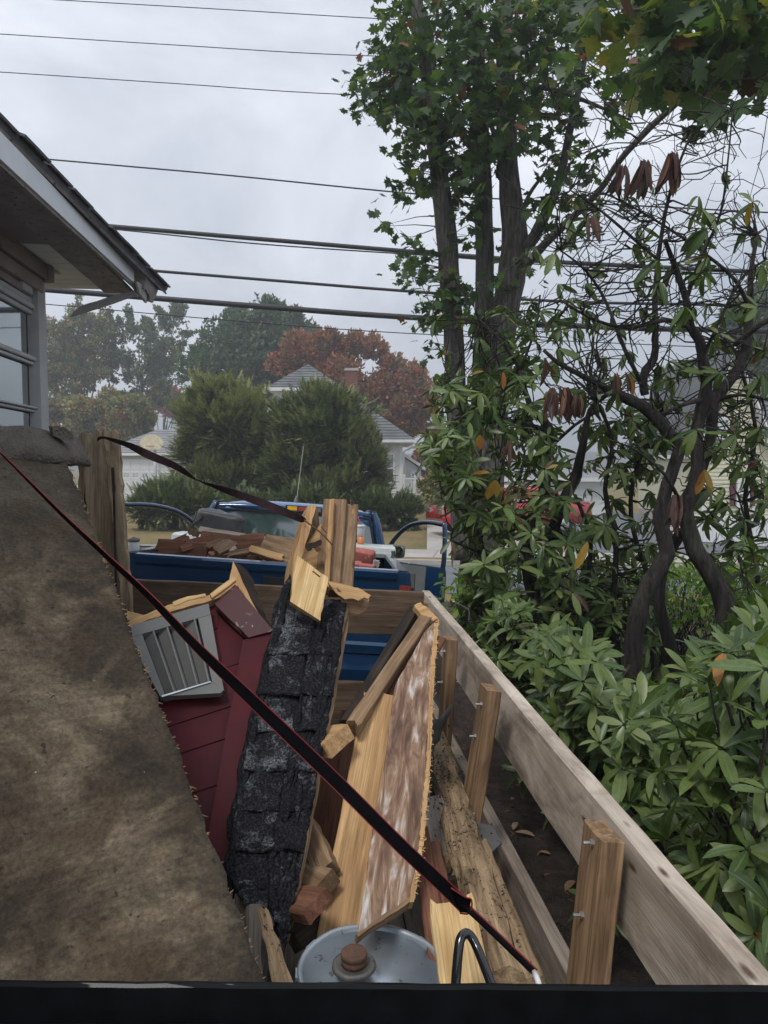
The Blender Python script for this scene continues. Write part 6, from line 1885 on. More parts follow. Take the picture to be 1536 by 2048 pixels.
# lid lugs folded over the rim
for k in range(20):
    a = 2 * math.pi * k / 20 + .1
    c = Mp @ V((math.cos(a) * .150, math.sin(a) * .150, 0))
    d = Mp.to_3x3() @ V((math.cos(a), math.sin(a), 0)); tg_ = Mp.to_3x3() @ V((-math.sin(a), math.cos(a), 0))
    if k % 3: 
        m = MB(); m.box((0, 0, 0), (.030, .004, .016)); m.build('lug', MT['galv'], pail, frame(c - V((0, 0, .003)), tg_, V((0, 0, 1))))
cc = Mp @ V((-.030, -.02, -.010))
Mq = Matrix.Translation(P(708, 1925, 1.46))
lat('cap_ring', [(.044, -.008), (.042, -.001), (.036, .000), (.032, -.003)], MT['ring'], pail, Mq, 28, .04)
lat('screw_cap', [(.025, -.002), (.0255, .006), (.0235, .008), (.0235, .012), (.026, .014), (.026, .020), (.0245, .0225), (.020, .0215), (.001, .0213)], MT['rust'], pail, Mq, 28, 0)

# 9 bent black tube handle
hd = tube('handle_tube', smooth_path([P(908, 2030, 1.10), P(912, 1960, 1.12), P(917, 1900, 1.14), P(922, 1876, 1.15), P(932, 1867, 1.155), P(944, 1876, 1.155), P(958, 1905, 1.14), P(980, 1962, 1.12), P(1004, 2030, 1.10)], 5), .0075, MT['black_gloss'], None, 12)
tag(hd, 'bent black steel tube handle standing up behind the black gate rail', 'handle')

# 10 ratchet straps --------------------------------------------------------------
def strap(label, stations, mats=('strap', 'strap_red'), hook=True):
    """stations: (px, py, d, width_px_across, tilt) -> ribbon with two coloured edges and thickness"""
    pts = [P(x, y, d) for x, y, d, w, tw in stations]
    ss = smooth_path(pts, 5)
    ws = []; tws = []
    for i in range(len(stations) - 1):
        for k in range(5):
            t = k / 5; ws.append(stations[i][3] * (1 - t) + stations[i+1][3] * t); tws.append(stations[i][4] * (1 - t) + stations[i+1][4] * t)
    ws.append(stations[-1][3]); tws.append(stations[-1][4])
    n = len(ss); vs = []; fs = []; mi = []; o0 = ss[0]
    for i, p in enumerate(ss):
        t = (ss[min(i+1, n-1)] - ss[max(i-1, 0)]).normalized()
        toc = (CAM - p).normalized()
        side = t.cross(toc).normalized()
        W = ws[i]
        side.rotate(Quaternion(t, tws[i])); nn = side.cross(t).normalized()
        for k, f_ in enumerate((-.5, -.44, .44, .5)):
            vs.append(p + side * W * f_ + nn * .0006 - o0)
        for k, f_ in enumerate((.5, .43, -.43, -.5)):
            vs.append(p + side * W * f_ - nn * .0006 - o0)
    for i in range(n - 1):
        for k in range(8):
            a = i * 8 + k; b_ = i * 8 + (k + 1) % 8
            fs.append((a, a + 8, b_ + 8, b_)); mi.append(1 if k in (0, 2, 3, 4, 6, 7) else 0)
    st = thing('ratchet_strap', label, 'strap', o0)
    mesh_obj('webbing', vs, fs, [MT[m] for m in mats], st, Matrix.Translation(o0), False, mi)
    return st
W_ = .0215
sA = strap('black strap with red edges running diagonally across the whole load',
      [(-60, 850, 1.50, W_, 1.48), (0, 905, 1.45, W_, 1.44), (60, 965, 1.42, W_, 1.36), (130, 1035, 1.36, W_, 1.27), (210, 1110, 1.30, W_, 1.17), (300, 1195, 1.25, W_, 1.05), (400, 1300, 1.20, W_, .80), (530, 1425, 1.17, W_, .40), (680, 1570, 1.14, W_, 0), (800, 1690, 1.12, W_, .1), (880, 1765, 1.11, W_, .3), (928, 1812, 1.11, W_, .2)])
strap_loop = sheet('strap_loop', P(902, 1778, 1.105), P(942, 1800, 1.10), P(938, 1826, 1.105), P(918, 1824, 1.11), 4, 4, .0015, MT['strap'], sA, smooth=True)
tube('loop_edge', smooth_path([P(902, 1776, 1.10), P(930, 1794, 1.098), P(943, 1800, 1.10), P(940, 1826, 1.10), P(920, 1826, 1.11)], 3), .0014, MT['strap_red'], sA, 5)
o_ = [(915, 1800, 1.115, .012, .4), (960, 1840, 1.09, .011, .6), (1010, 1888, 1.05, .010, .6), (1068, 1944, 1.0, .009, .5)]
pts = [P(*q[:3]) for q in o_]
tube('strap_tail', smooth_path(pts, 4), .0048, MT['strap'], sA, 6)
tube('strap_tail_edge', [p + CR * .004 + CU * .003 for p in smooth_path(pts, 4)], .0016, MT['strap_red'], sA, 5)
tube('hook', [P(1068, 1944, 1.0), P(1074, 1957, .98), P(1079, 1972, .97)], .004, MT['hook'], sA, 8)
sB = strap('faded dark red strap stretched from the upright boards to the black roof section',
      [(198, 880, 2.66, W_, 1.3), (208, 876, 2.64, .030, 1.3), (255, 890, 2.60, .034, 1.0), (300, 911, 2.58, .029, .2), (350, 932, 2.58, .028, .6), (395, 960, 2.58, .034, 1.48), (430, 973, 2.58, .034, 1.15), (480, 990, 2.58, .028, .4), (540, 1012, 2.58, .028, .1), (598, 1036, 2.56, .030, .6), (610, 1042, 2.56, .02, 1.0)], ('strap_worn', 'strap_worn'))
tube('cord', smooth_path([P(608, 1040, 2.55), P(640, 1064, 2.52), P(665, 1090, 2.50)], 3), .0028, MT['rust'], sB, 5)
# ------------------------------------------------------------------ near trees
BKM = bark('maple_bark', (.045, .040, .036), (.15, .135, .12), 7, (.075, .085, .06))
BKR = bark('rhododendron_bark', (.010, .008, .007), (.050, .040, .034), 10, (.07, .075, .05))
ML = [leafmat('maple_leaf_green', [(0, (.045, .082, .038)), (.5, (.072, .12, .048)), (1, (.11, .16, .06))], .5, .35),
      leafmat('maple_leaf_dark', [(0, (.030, .056, .032)), (1, (.055, .09, .042))], .5, .3),
      leafmat('maple_leaf_yellow', [(0, (.09, .13, .035)), (.6, (.15, .18, .045)), (1, (.26, .22, .05))], .5, .4),
      leafmat('maple_leaf_brown', [(0, (.10, .045, .03)), (1, (.22, .10, .06))], .6, .2)]
MV = [maple_leaf(random.Random(i)) for i in range(6)]

def px_trunk(mb, o0, stations, ns=10, wob=.07, sub=4):
    pts = [P(x, y, d) for x, y, d, w in stations]
    ss = smooth_path(pts, sub); rr = []
    for i in range(len(stations) - 1):
        for k in range(sub):
            t = k / sub
            a = stations[i][3] * stations[i][2] / FPX / 2; b_ = stations[i+1][3] * stations[i+1][2] / FPX / 2
            rr.append(a * (1 - t) + b_ * t)
    rr.append(stations[-1][3] * stations[-1][2] / FPX / 2)
    mb.tube([p - o0 for p in ss], rr, ns, wob)
    return ss, rr

def crown(t, regions, mats, seed, size=(.10, .14), nparts=300, twig_m=None, skeleton=None, clump=7):
    """regions: (polygon, (d0,d1), count, weights of mats) -> clusters of leaves on small twigs"""
    rnd = random.Random(seed)
    fo = Foliage(MV, mats); tw = MB(); o0 = WM[t.name].translation
    for poly, (d0, d1), n, wts, *rest in regions:
        sz = rest[0] if rest else size
        for c in range(int(n / clump)):
            x, y = sample_poly(poly, rnd); d = rnd.uniform(d0, d1); p = P(x, y, d)
            ax = V((rnd.gauss(0, 1), rnd.gauss(0, 1), rnd.gauss(0, .5) - .1)).normalized()
            tl = rnd.uniform(.25, .55)
            base = p - ax * tl * .5
            if skeleton:
                nr = min(skeleton, key=lambda s_: (s_ - p).length_squared)
                dn = (nr - p)
                if dn.length > .05: base = p + dn.normalized() * min(dn.length, rnd.uniform(.35, .9))
                mid = p.lerp(base, .5) + V((rnd.uniform(-.05, .05), 0, rnd.uniform(-.06, .04)))
                tw.tube([q - o0 for q in (base, mid, p)], [.007, .005, .002], 4)
            tw.tube([q - o0 for q in (p, p + ax * tl * .5)], [.003, .0015], 3)
            for k in range(clump):
                q = p + ax * tl * rnd.uniform(-.3, .7) + V((rnd.gauss(0, .07), rnd.gauss(0, .07), rnd.gauss(0, .06)))
                dr = (V((rnd.uniform(-1, 1), rnd.uniform(-1, 1), rnd.uniform(-1.1, .25)))).normalized()
                upv = V((rnd.uniform(-.7, .7), rnd.uniform(-.7, .7), 1))
                s = rnd.uniform(*sz)
                fo.add(orient(q, dr, upv, s), rnd.randrange(len(MV)), rnd.choices(range(len(mats)), wts)[0])
    if tw.v:
        o = tw.build('twigs', BKM, t, Matrix.Translation(o0)); o['kind'] = 'stuff'
    fo.build(t, 'leaf', 'foliage', nparts)
    return t

DM = 8.5
b0 = P(962, 1200, DM); b0.z = 0.1
mp = thing('maple_tree', 'tall multi trunk maple rising behind the rhododendrons', 'tree', b0)
mb = MB()
sA_, _ = px_trunk(mb, b0, [(925, 1120, DM, 44), (922, 980, DM, 44), (910, 740, DM, 40), (903, 600, DM, 40), (893, 480, DM, 42), (882, 380, DM, 38), (868, 260, DM, 36), (855, 150, DM, 30), (838, 40, DM, 27), (825, -60, DM, 24)])
mb.build('trunk', BKM, mp, Matrix.Translation(b0), True)
mb = MB()
sB_, _ = px_trunk(mb, b0, [(930, 1290, DM + .2, 56), (938, 1180, DM + .2, 46), (945, 1060, DM + .2, 44), (955, 900, DM + .2, 42), (965, 720, DM + .2, 38), (969, 560, DM + .2, 36), (968, 430, DM + .2, 36), (964, 320, DM + .2, 34), (960, 180, DM + .2, 30), (952, 40, DM + .2, 24), (948, -60, DM + .2, 20)])
mb.build('trunk', BKM, mp, Matrix.Translation(b0), True)
mb = MB()
sC_, _ = px_trunk(mb, b0, [(985, 1290, DM, 76), (983, 1180, DM, 62), (980, 1040, DM, 56), (985, 900, DM, 52), (1000, 720, DM, 50), (1022, 560, DM, 56), (1030, 480, DM, 54), (1018, 360, DM, 42), (1012, 240, DM, 40), (1010, 120, DM, 36), (1006, 0, DM, 30), (1004, -70, DM, 26)])
mb.build('trunk', BKM, mp, Matrix.Translation(b0), True)
mb = MB()
sD_, _ = px_trunk(mb, b0, [(1040, 510, DM, 26), (1070, 470, DM - .2, 24), (1104, 400, DM - .4, 20), (1126, 330, DM - .5, 17), (1142, 250, DM - .6, 15), (1160, 170, DM - .7, 12), (1180, 60, DM - .8, 9)], 8)
s2_, _ = px_trunk(mb, b0, [(1036, 445, DM, 10), (1058, 390, DM, 8), (1090, 345, DM, 6)], 6)
s3_, _ = px_trunk(mb, b0, [(1040, 170, DM, 12), (1110, 180, DM - .4, 9), (1190, 210, DM - .7, 7), (1260, 240, DM - 1, 4)], 6)
s4_, _ = px_trunk(mb, b0, [(1045, 540, DM, 18), (1090, 488, DM - .5, 17), (1150, 430, DM - 1.2, 14), (1200, 380, DM - 1.6, 12), (1240, 320, DM - 2, 12), (1300, 255, DM - 2.2, 13), (1380, 180, DM - 2.5, 12), (1450, 90, DM - 3, 10)], 8)
s5_, _ = px_trunk(mb, b0, [(1000, 300, DM, 12), (975, 230, DM, 9), (940, 130, DM, 6)], 6)
s6_, _ = px_trunk(mb, b0, [(862, 220, DM, 10), (810, 170, DM, 7), (760, 120, DM, 4)], 6)
mb.build('limbs', BKM, mp, Matrix.Translation(b0), True)
skel = [s for ss in (sA_, sB_, sC_, sD_, s3_, s4_, s5_, s6_) for s in ss]
crown(mp, [
    ([(770, -30), (850, -30), (865, 130), (800, 150), (770, 80)], (8, 9.2), 190, (5, 4, .3, .1)),
    ([(735, 90), (790, 80), (860, 190), (880, 330), (850, 420), (800, 290), (700, 180), (705, 150)], (7.8, 9.4), 620, (5, 5, .2, .3)),
    ([(860, -30), (1040, -30), (1050, 300), (960, 350), (880, 320), (860, 200)], (7.2, 9.6), 1250, (5, 6, .3, .2)),
    ([(1040, -30), (1190, -30), (1180, 100), (1120, 160), (1060, 240), (1040, 200)], (7.2, 9.6), 700, (5, 5, .8, .2)),
    ([(870, 300), (1030, 280), (960, 420), (900, 420)], (8, 9), 150, (5, 5, .2, .2)),
    ([(1060, 200), (1150, 180), (1180, 330), (1130, 470), (1070, 480), (1080, 330)], (7.6, 8.6), 210, (5, 4, .4, .3)),
    ([(760, 440), (800, 450), (810, 490), (780, 500)], (8.3, 8.6), 22, (6, 2, 0, 0), (.08, .12)),
    ([(800, 330), (865, 330), (865, 440), (800, 380)], (8.2, 8.8), 50, (5, 4, 0, 0)),
    ([(810, 490), (880, 500), (900, 640), (880, 720), (820, 600)], (8, 8.8), 260, (7, 3, .3, .1), (.07, .11)),
    ([(905, 420), (960, 420), (960, 480), (920, 500)], (8.2, 8.8), 40, (5, 4, 0, 0)),
    ([(880, 540), (1050, 500), (1060, 760), (900, 760)], (7.6, 8.8), 230, (7, 3, .5, .2), (.07, .12)),
    ([(1150, 40), (1300, 60), (1320, 170), (1200, 200), (1120, 150)], (6.4, 7.6), 190, (5, 3, 1, .5)),
    ], ML, 51, (.085, .14), 300, skeleton=skel)

# overhanging bough of a nearer maple at the top right
nb0 = P(2100, 1100, 5.5); nb0.z = .3
nm = thing('maple_tree', 'nearer maple whose yellow green bough hangs over the top right corner', 'tree', nb0)
mb = MB()
px_trunk(mb, nb0, [(2100, 1500, 5.5, 110), (2080, 900, 5.5, 100), (2050, 300, 5.5, 80), (2010, -100, 5.5, 60)])
mb.build('trunk', BKM, nm, Matrix.Translation(nb0), True)
mb = MB()
q1, _ = px_trunk(mb, nb0, [(2040, 200, 5.5, 40), (1800, -40, 5.2, 30), (1600, -60, 5.0, 20), (1420, 0, 4.8, 11), (1300, 20, 4.8, 6), (1200, 10, 4.8, 4)], 7)
q2, _ = px_trunk(mb, nb0, [(1600, -60, 5.0, 14), (1520, 60, 4.7, 10), (1440, 150, 4.5, 6), (1400, 200, 4.4, 4)], 6)
mb.build('limbs', BKM, nm, Matrix.Translation(nb0), True)
crown(nm, [
    ([(1160, -30), (1420, -30), (1400, 60), (1330, 90), (1240, 60), (1180, 50)], (4.3, 5.4), 190, (5, 1.5, 3.0, .2)),
    ([(1400, -30), (1580, -30), (1580, 210), (1480, 180), (1440, 100)], (4.0, 5.2), 230, (6, 3, 1.3, .1)),
    ([(1310, 90), (1470, 90), (1480, 200), (1420, 215), (1330, 160)], (4.2, 5.2), 130, (6, 2, 1.5, .1)),
    ], ML, 52, (.12, .18), 240, skeleton=q1 + q2)

# ------------------------------------------------------------------ rhododendrons
RL = [leafmat('rhododendron_leaf', [(0, (.040, .072, .022)), (.5, (.082, .132, .034)), (1, (.15, .195, .055))], .36, .20, spec=.38),
      leafmat('rhododendron_pale_leaf', [(0, (.095, .15, .045)), (1, (.19, .235, .08))], .36, .2, spec=.5),
      leafmat('rhododendron_yellow_leaf', [(0, (.20, .19, .03)), (.6, (.42, .24, .04)), (1, (.34, .12, .03))], .5, .3),
      leafmat('rhododendron_dead_leaf', [(0, (.06, .032, .032)), (.6, (.10, .048, .042)), (1, (.19, .085, .05))], .6, .1)]
RV = [leaf_blade(1, .29, 7, .12, .10), leaf_blade(1, .26, 7, .30, .16, .08), leaf_blade(1, .31, 7, .2, .06, -.10), leaf_blade(1, .25, 7, .5, .22, .05), leaf_blade(1, .28, 7, .02, .14, -.05), leaf_blade(1, .20, 6, .10, .42, .04), leaf_blade(1, .17, 6, .22, .5, -.1)]

def crooked(mb, o0, p, q, r0, r1, rnd, amp=.08, n=5, ns=5):
    pts = [p]
    L = (q - p).length
    for i in range(1, n):
        pts.append(p.lerp(q, i / n) + V((rnd.uniform(-1, 1), rnd.uniform(-1, 1), rnd.uniform(-1, 1))) * L * amp)
    pts.append(q)
    ss = smooth_path(pts, 2); m = len(ss)
    mb.tube([s - o0 for s in ss], [r0 + (r1 - r0) * i / (m - 1) for i in range(m)], ns)
    return ss

def whorl(fo, p, ax, rnd, n, size, elev, wts, jitter=.42):
    ax = ax.normalized(); s = ax.orthogonal().normalized(); t_ = ax.cross(s)
    ph = rnd.uniform(0, 6.28)
    mi0 = rnd.choices(range(4), wts)[0]
    for k in range(n):
        a = ph + k * 2.4 + rnd.uniform(-.2, .2)
        rad = s * math.cos(a) + t_ * math.sin(a)
        e = elev + rnd.uniform(-jitter, jitter) + .25 * (k % 3 - 1)
        d = (rad * math.cos(e) + ax * math.sin(e)).normalized()
        upv = (ax * math.cos(e) - rad * math.sin(e))
        up2 = (upv + V((rnd.uniform(-.25, .25), rnd.uniform(-.25, .25), .25)))
        mi = mi0 if (mi0 < 2 and rnd.random() < .9) else rnd.choices(range(4), wts)[0]
        fo.add(orient(p + rad * .006, d, up2, size * rnd.uniform(.55, 1.15)), rnd.randrange(5), mi)

def rhodo(name, label, base, trunks, extra, regions, seed, nparts, group='rhododendron shrubs along the right of the trailer'):
    rnd = random.Random(seed)
    t = thing(name, label, 'shrub', base, group)
    skel = []
    for tr_ in trunks:
        mb = MB(); ss, _ = px_trunk(mb, base, tr_, 8, .10, 3); skel += ss
        mb.build('trunk', BKR, t, Matrix.Translation(base), True)
    mb = MB()
    for tr_ in extra:
        ss, _ = px_trunk(mb, base, tr_, 6, .10, 3); skel += ss
    fo = Foliage(RV, RL)
    arr = np.array([tuple(s) for s in skel])
    for reg in regions:
        poly, (d0, d1), n = reg['poly'], reg['d'], reg['n']
        for i in range(n):
            x, y = sample_poly(poly, rnd)
            if reg.get('amin'):
                dm = reg['amin'] * FPX / max(60, (x - 620)); d = dm * rnd.uniform(1.0, reg.get('spread', 1.7)); d = min(d, d1)
            else: d = rnd.uniform(d0, d1)
            if rnd.random() < .5 and ((898 < x < 942 and 1025 < y < 1090) or (1085 < x < 1150 and 1020 < y < 1105) or (1175 < x < 1265 and 960 < y < 1040)): continue
            p = P(x, y, d)
            if p.z < zt(p.x, p.y) + .12: continue
            k = int(np.argmin(((arr - np.array(tuple(p))) ** 2).sum(1))); nr = skel[k]
            dn = nr - p
            L = min(dn.length, rnd.uniform(*reg.get('twig', (.25, .6))))
            bs = p + dn.normalized() * L if dn.length > .02 else p - V((0, 0, .1))
            r_ = reg.get('tr', .004)
            tp = crooked(mb, base, bs, p, r_ * 1.2, r_ * .5, rnd, .09, 4, 4)
            # small side twiglets, bare
            for b_ in range(reg.get('bare', 0)):
                s0 = tp[rnd.randrange(len(tp))]
                e = s0 + V((rnd.gauss(0, 1), rnd.gauss(0, 1), rnd.gauss(.35, 1))).normalized() * rnd.uniform(.10, .32)
                st = crooked(mb, base, s0, e, r_ * .75, r_ * .4, rnd, .08, 3, 4)
                if rnd.random() < .6:
                    e2 = st[len(st) // 2] + V((rnd.gauss(0, 1), rnd.gauss(0, 1), rnd.gauss(.35, 1))).normalized() * rnd.uniform(.06, .16)
                    crooked(mb, base, st[len(st) // 2], e2, r_ * .4, r_ * .28, rnd, .15, 2, 3)
            if rnd.random() > reg.get('leafy', 1): continue
            ax = (p - bs).normalized() * .7 + V((rnd.uniform(-.5, .5), rnd.uniform(-.5, .5) - .15, rnd.uniform(.4, 1.1)))
            whorl(fo, p, ax, rnd, rnd.randint(*reg.get('k', (6, 9))), rnd.uniform(*reg.get('size', (.10, .14))), rnd.uniform(*reg.get('elev', (-.2, .5))), reg.get('w', (8, 3, .3, .1)))
    for (x, y, d, n, s) in regions[0].get('dead', []):
        p = P(x, y, d)
        for k in range(n):
            dd = V((rnd.uniform(-.35, .35), rnd.uniform(-.35, .35), -1)).normalized()
            fo.add(orient(p + V((rnd.uniform(-.02, .02), rnd.uniform(-.02, .02), 0)), dd, V((rnd.uniform(-1, 1), -1, 0)), s * rnd.uniform(.75, 1.15)), rnd.choice([5, 6, 6, 3]), 3)
    for (x, y, d, n, s) in regions[0].get('yellow', []):
        p = P(x, y, d)
        for k in range(n):
            dd = V((rnd.uniform(-.5, .5), rnd.uniform(-.35, .35), -1)).normalized()
            fo.add(orient(p, dd, V((rnd.uniform(-.5, .5), -1, 0)), s * rnd.uniform(.75, 1.1)), rnd.choice([0, 2]), 2)
    b = mb.build('branches', BKR, t, Matrix.Translation(base), True); b['kind'] = 'stuff'
    fo.build(t, 'leaf', 'foliage', nparts)
    return t

D1 = 3.9
base1 = G(1330, 1560, .35)
D1 = 3.9
rhodo('rhododendron', 'tall leggy rhododendron with crooked dark trunks and sparse hanging leaves at right', base1,
  [  # near trunk, curving
   [(1262, 1480, 3.5, 46), (1262, 1330, 3.5, 40), (1275, 1240, 3.5, 38), (1290, 1185, 3.5, 36), (1326, 1121, 3.5, 34), (1334, 1098, 3.5, 32), (1320, 1039, 3.5, 28), (1326, 1001, 3.5, 28), (1341, 951, 3.5, 26), (1358, 896, 3.5, 25), (1335, 864, 3.5, 24), (1297, 820, 3.5, 26), (1258, 799, 3.5, 22), (1200, 770, 3.5, 14), (1152, 745, 3.4, 11), (1115, 725, 3.4, 9), (1087, 700, 3.4, 7)],
   [(1462, 1420, 3.6, 48), (1456, 1260, 3.6, 46), (1446, 1197, 3.6, 42), (1417, 1142, 3.6, 38), (1390, 1098, 3.6, 36), (1373, 1039, 3.6, 34), (1372, 1010, 3.6, 34), (1387, 981, 3.6, 32), (1396, 937, 3.6, 28), (1392, 878, 3.6, 26), (1402, 820, 3.6, 26), (1413, 764, 3.6, 24), (1405, 717, 3.6, 22), (1399, 682, 3.6, 20), (1381, 653, 3.6, 18), (1373, 600, 3.6, 14), (1352, 540, 3.6, 12), (1330, 480, 3.5, 9)],
   [(1350, 1480, 3.8, 34), (1358, 1380, 3.8, 30), (1340, 1290, 3.8, 28), (1318, 1210, 3.8, 24), (1326, 1130, 3.8, 26), (1364, 1062, 3.7, 22)],
   [(1390, 980, 3.7, 22), (1416, 900, 3.8, 20), (1424, 840, 3.8, 22), (1430, 795, 3.8, 24), (1458, 764, 3.8, 22), (1486, 717, 3.8, 20), (1496, 664, 3.8, 18), (1500, 600, 3.8, 14), (1502, 540, 3.8, 10), (1515, 470, 3.8, 7)],
  ],
  [
   [(1290, 790, 3.5, 18), (1287, 752, 3.5, 18), (1308, 717, 3.5, 16), (1311, 659, 3.5, 14), (1310, 600, 3.5, 12), (1316, 520, 3.5, 10), (1330, 430, 3.5, 8), (1350, 350, 3.4, 6), (1385, 260, 3.4, 4)],
   [(1470, 690, 3.8, 12), (1520, 650, 3.7, 12), (1580, 620, 3.7, 12)],
   [(1405, 800, 3.6, 10), (1370, 808, 3.5, 9), (1320, 830, 3.5, 7)],
   [(1380, 655, 3.6, 12), (1330, 640, 3.5, 10), (1260, 655, 3.4, 8), (1190, 640, 3.3, 6), (1120, 600, 3.3, 4)],
   [(1373, 600, 3.6, 8), (1400, 520, 3.6, 7), (1440, 430, 3.5, 5), (1455, 330, 3.5, 4), (1465, 220, 3.5, 3)],
   [(1500, 620, 3.8, 8), (1470, 560, 3.7, 8), (1400, 500, 3.6, 6), (1310, 440, 3.5, 5), (1240, 400, 3.4, 4)],
   [(1316, 520, 3.5, 7), (1270, 480, 3.4, 6), (1200, 420, 3.4, 5), (1140, 380, 3.3, 3)],
   [(1402, 720, 3.6, 7), (1440, 640, 3.5, 6), (1480, 560, 3.5, 5), (1530, 520, 3.5, 4)],
   [(1365, 870, 3.6, 9), (1390, 860, 3.6, 7), (1420, 820, 3.6, 6)],
   [(1290, 780, 3.5, 9), (1250, 700, 3.4, 8), (1210, 600, 3.4, 6), (1170, 540, 3.3, 5), (1120, 500, 3.3, 3)],
   [(1430, 800, 3.8, 9), (1480, 790, 3.7, 7), (1540, 800, 3.6, 6)],
   [(1373, 1030, 3.6, 9), (1330, 950, 3.4, 7), (1270, 900, 3.4, 5), (1220, 880, 3.3, 4)],
   [(1462, 1300, 3.5, 30), (1500, 1290, 3.3, 26), (1560, 1270, 3.1, 26)],
   [(1240, 1420, 4.2, 16), (1225, 1250, 4.2, 13), (1232, 1100, 4.2, 12), (1210, 980, 4.1, 10), (1225, 880, 4.0, 8), (1190, 800, 3.9, 6)],
   [(1310, 1400, 4.4, 13), (1300, 1180, 4.4, 11), (1262, 1040, 4.3, 10), (1275, 930, 4.2, 8), (1330, 830, 4.1, 6)],
   [(1180, 1420, 4.4, 12), (1165, 1240, 4.4, 10), (1182, 1090, 4.3, 9), (1150, 990, 4.2, 7)],
   [(1500, 1420, 4.4, 14), (1520, 1200, 4.3, 12), (1490, 1000, 4.2, 10), (1512, 860, 4.1, 8), (1470, 700, 4.0, 6)],
  ],
  [
   dict(poly=[(1080, 620), (1536, 600), (1550, 880), (1420, 900), (1300, 880), (1120, 820)], d=(3.3, 4.8), n=110, twig=(.3, .7), bare=2, leafy=.62, elev=(-1.1, -.5), k=(4, 7), size=(.10, .14), w=(9, 1, .6, .9), tr=.005,
        dead=[(1243, 330, 3.3, 7, .14), (1290, 320, 3.3, 11, .15), (1345, 305, 3.3, 9, .17), (1112, 775, 3.2, 5, .16), (1130, 775, 3.2, 7, .15), (1150, 790, 3.2, 6, .11), (1096, 715, 3.2, 2, .13), (1240, 745, 3.3, 3, .13), (1185, 430, 3.3, 3, .12), (1015, 880, 3.4, 3, .12), (1355, 990, 3.3, 6, .17), (1470, 1540, 1.9, 4, .07)],
        yellow=[(1410, 940, 3.4, 4, .12), (1175, 1085, 3.3, 2, .13), (990, 960, 3.6, 3, .11), (960, 870, 3.8, 3, .10), (1450, 1600, 2.1, 2, .14), (1528, 1840, 1.7, 2, .1), (1258, 750, 3.3, 2, .1), (1006, 745, 3.8, 1, .11)]),
   dict(poly=[(1050, 380), (1536, 380), (1536, 620), (1080, 640)], d=(3.0, 4.2), n=100, twig=(.3, .7), bare=2, leafy=.40, elev=(-1.2, -.6), k=(4, 7), size=(.09, .13), w=(9, 1, .4, .7), tr=.0042),
   dict(poly=[(1100, 200), (1536, 180), (1536, 380), (1070, 400)], d=(3.0, 4.0), n=34, twig=(.3, .8), bare=2, leafy=.12, elev=(-1.2, -.7), k=(3, 6), size=(.08, .12), w=(9, 1, .3, 1.5), tr=.0034),
   dict(poly=[(1380, 880), (1560, 840), (1560, 1180), (1400, 1160)], d=(3.6, 4.8), n=56, twig=(.3, .6), bare=1, leafy=.8, elev=(-.9, -.1), k=(5, 8), size=(.11, .14), w=(9, 1, .8, .3), tr=.005),
   dict(poly=[(1150, 840), (1330, 830), (1350, 1130), (1180, 1150)], d=(3.9, 5.2), n=105, twig=(.3, .6), bare=0, leafy=.9, elev=(-.9, .1), k=(5, 8), size=(.10, .13), w=(9, 1.2, .9, .5), tr=.005),
  ], 61, 300)

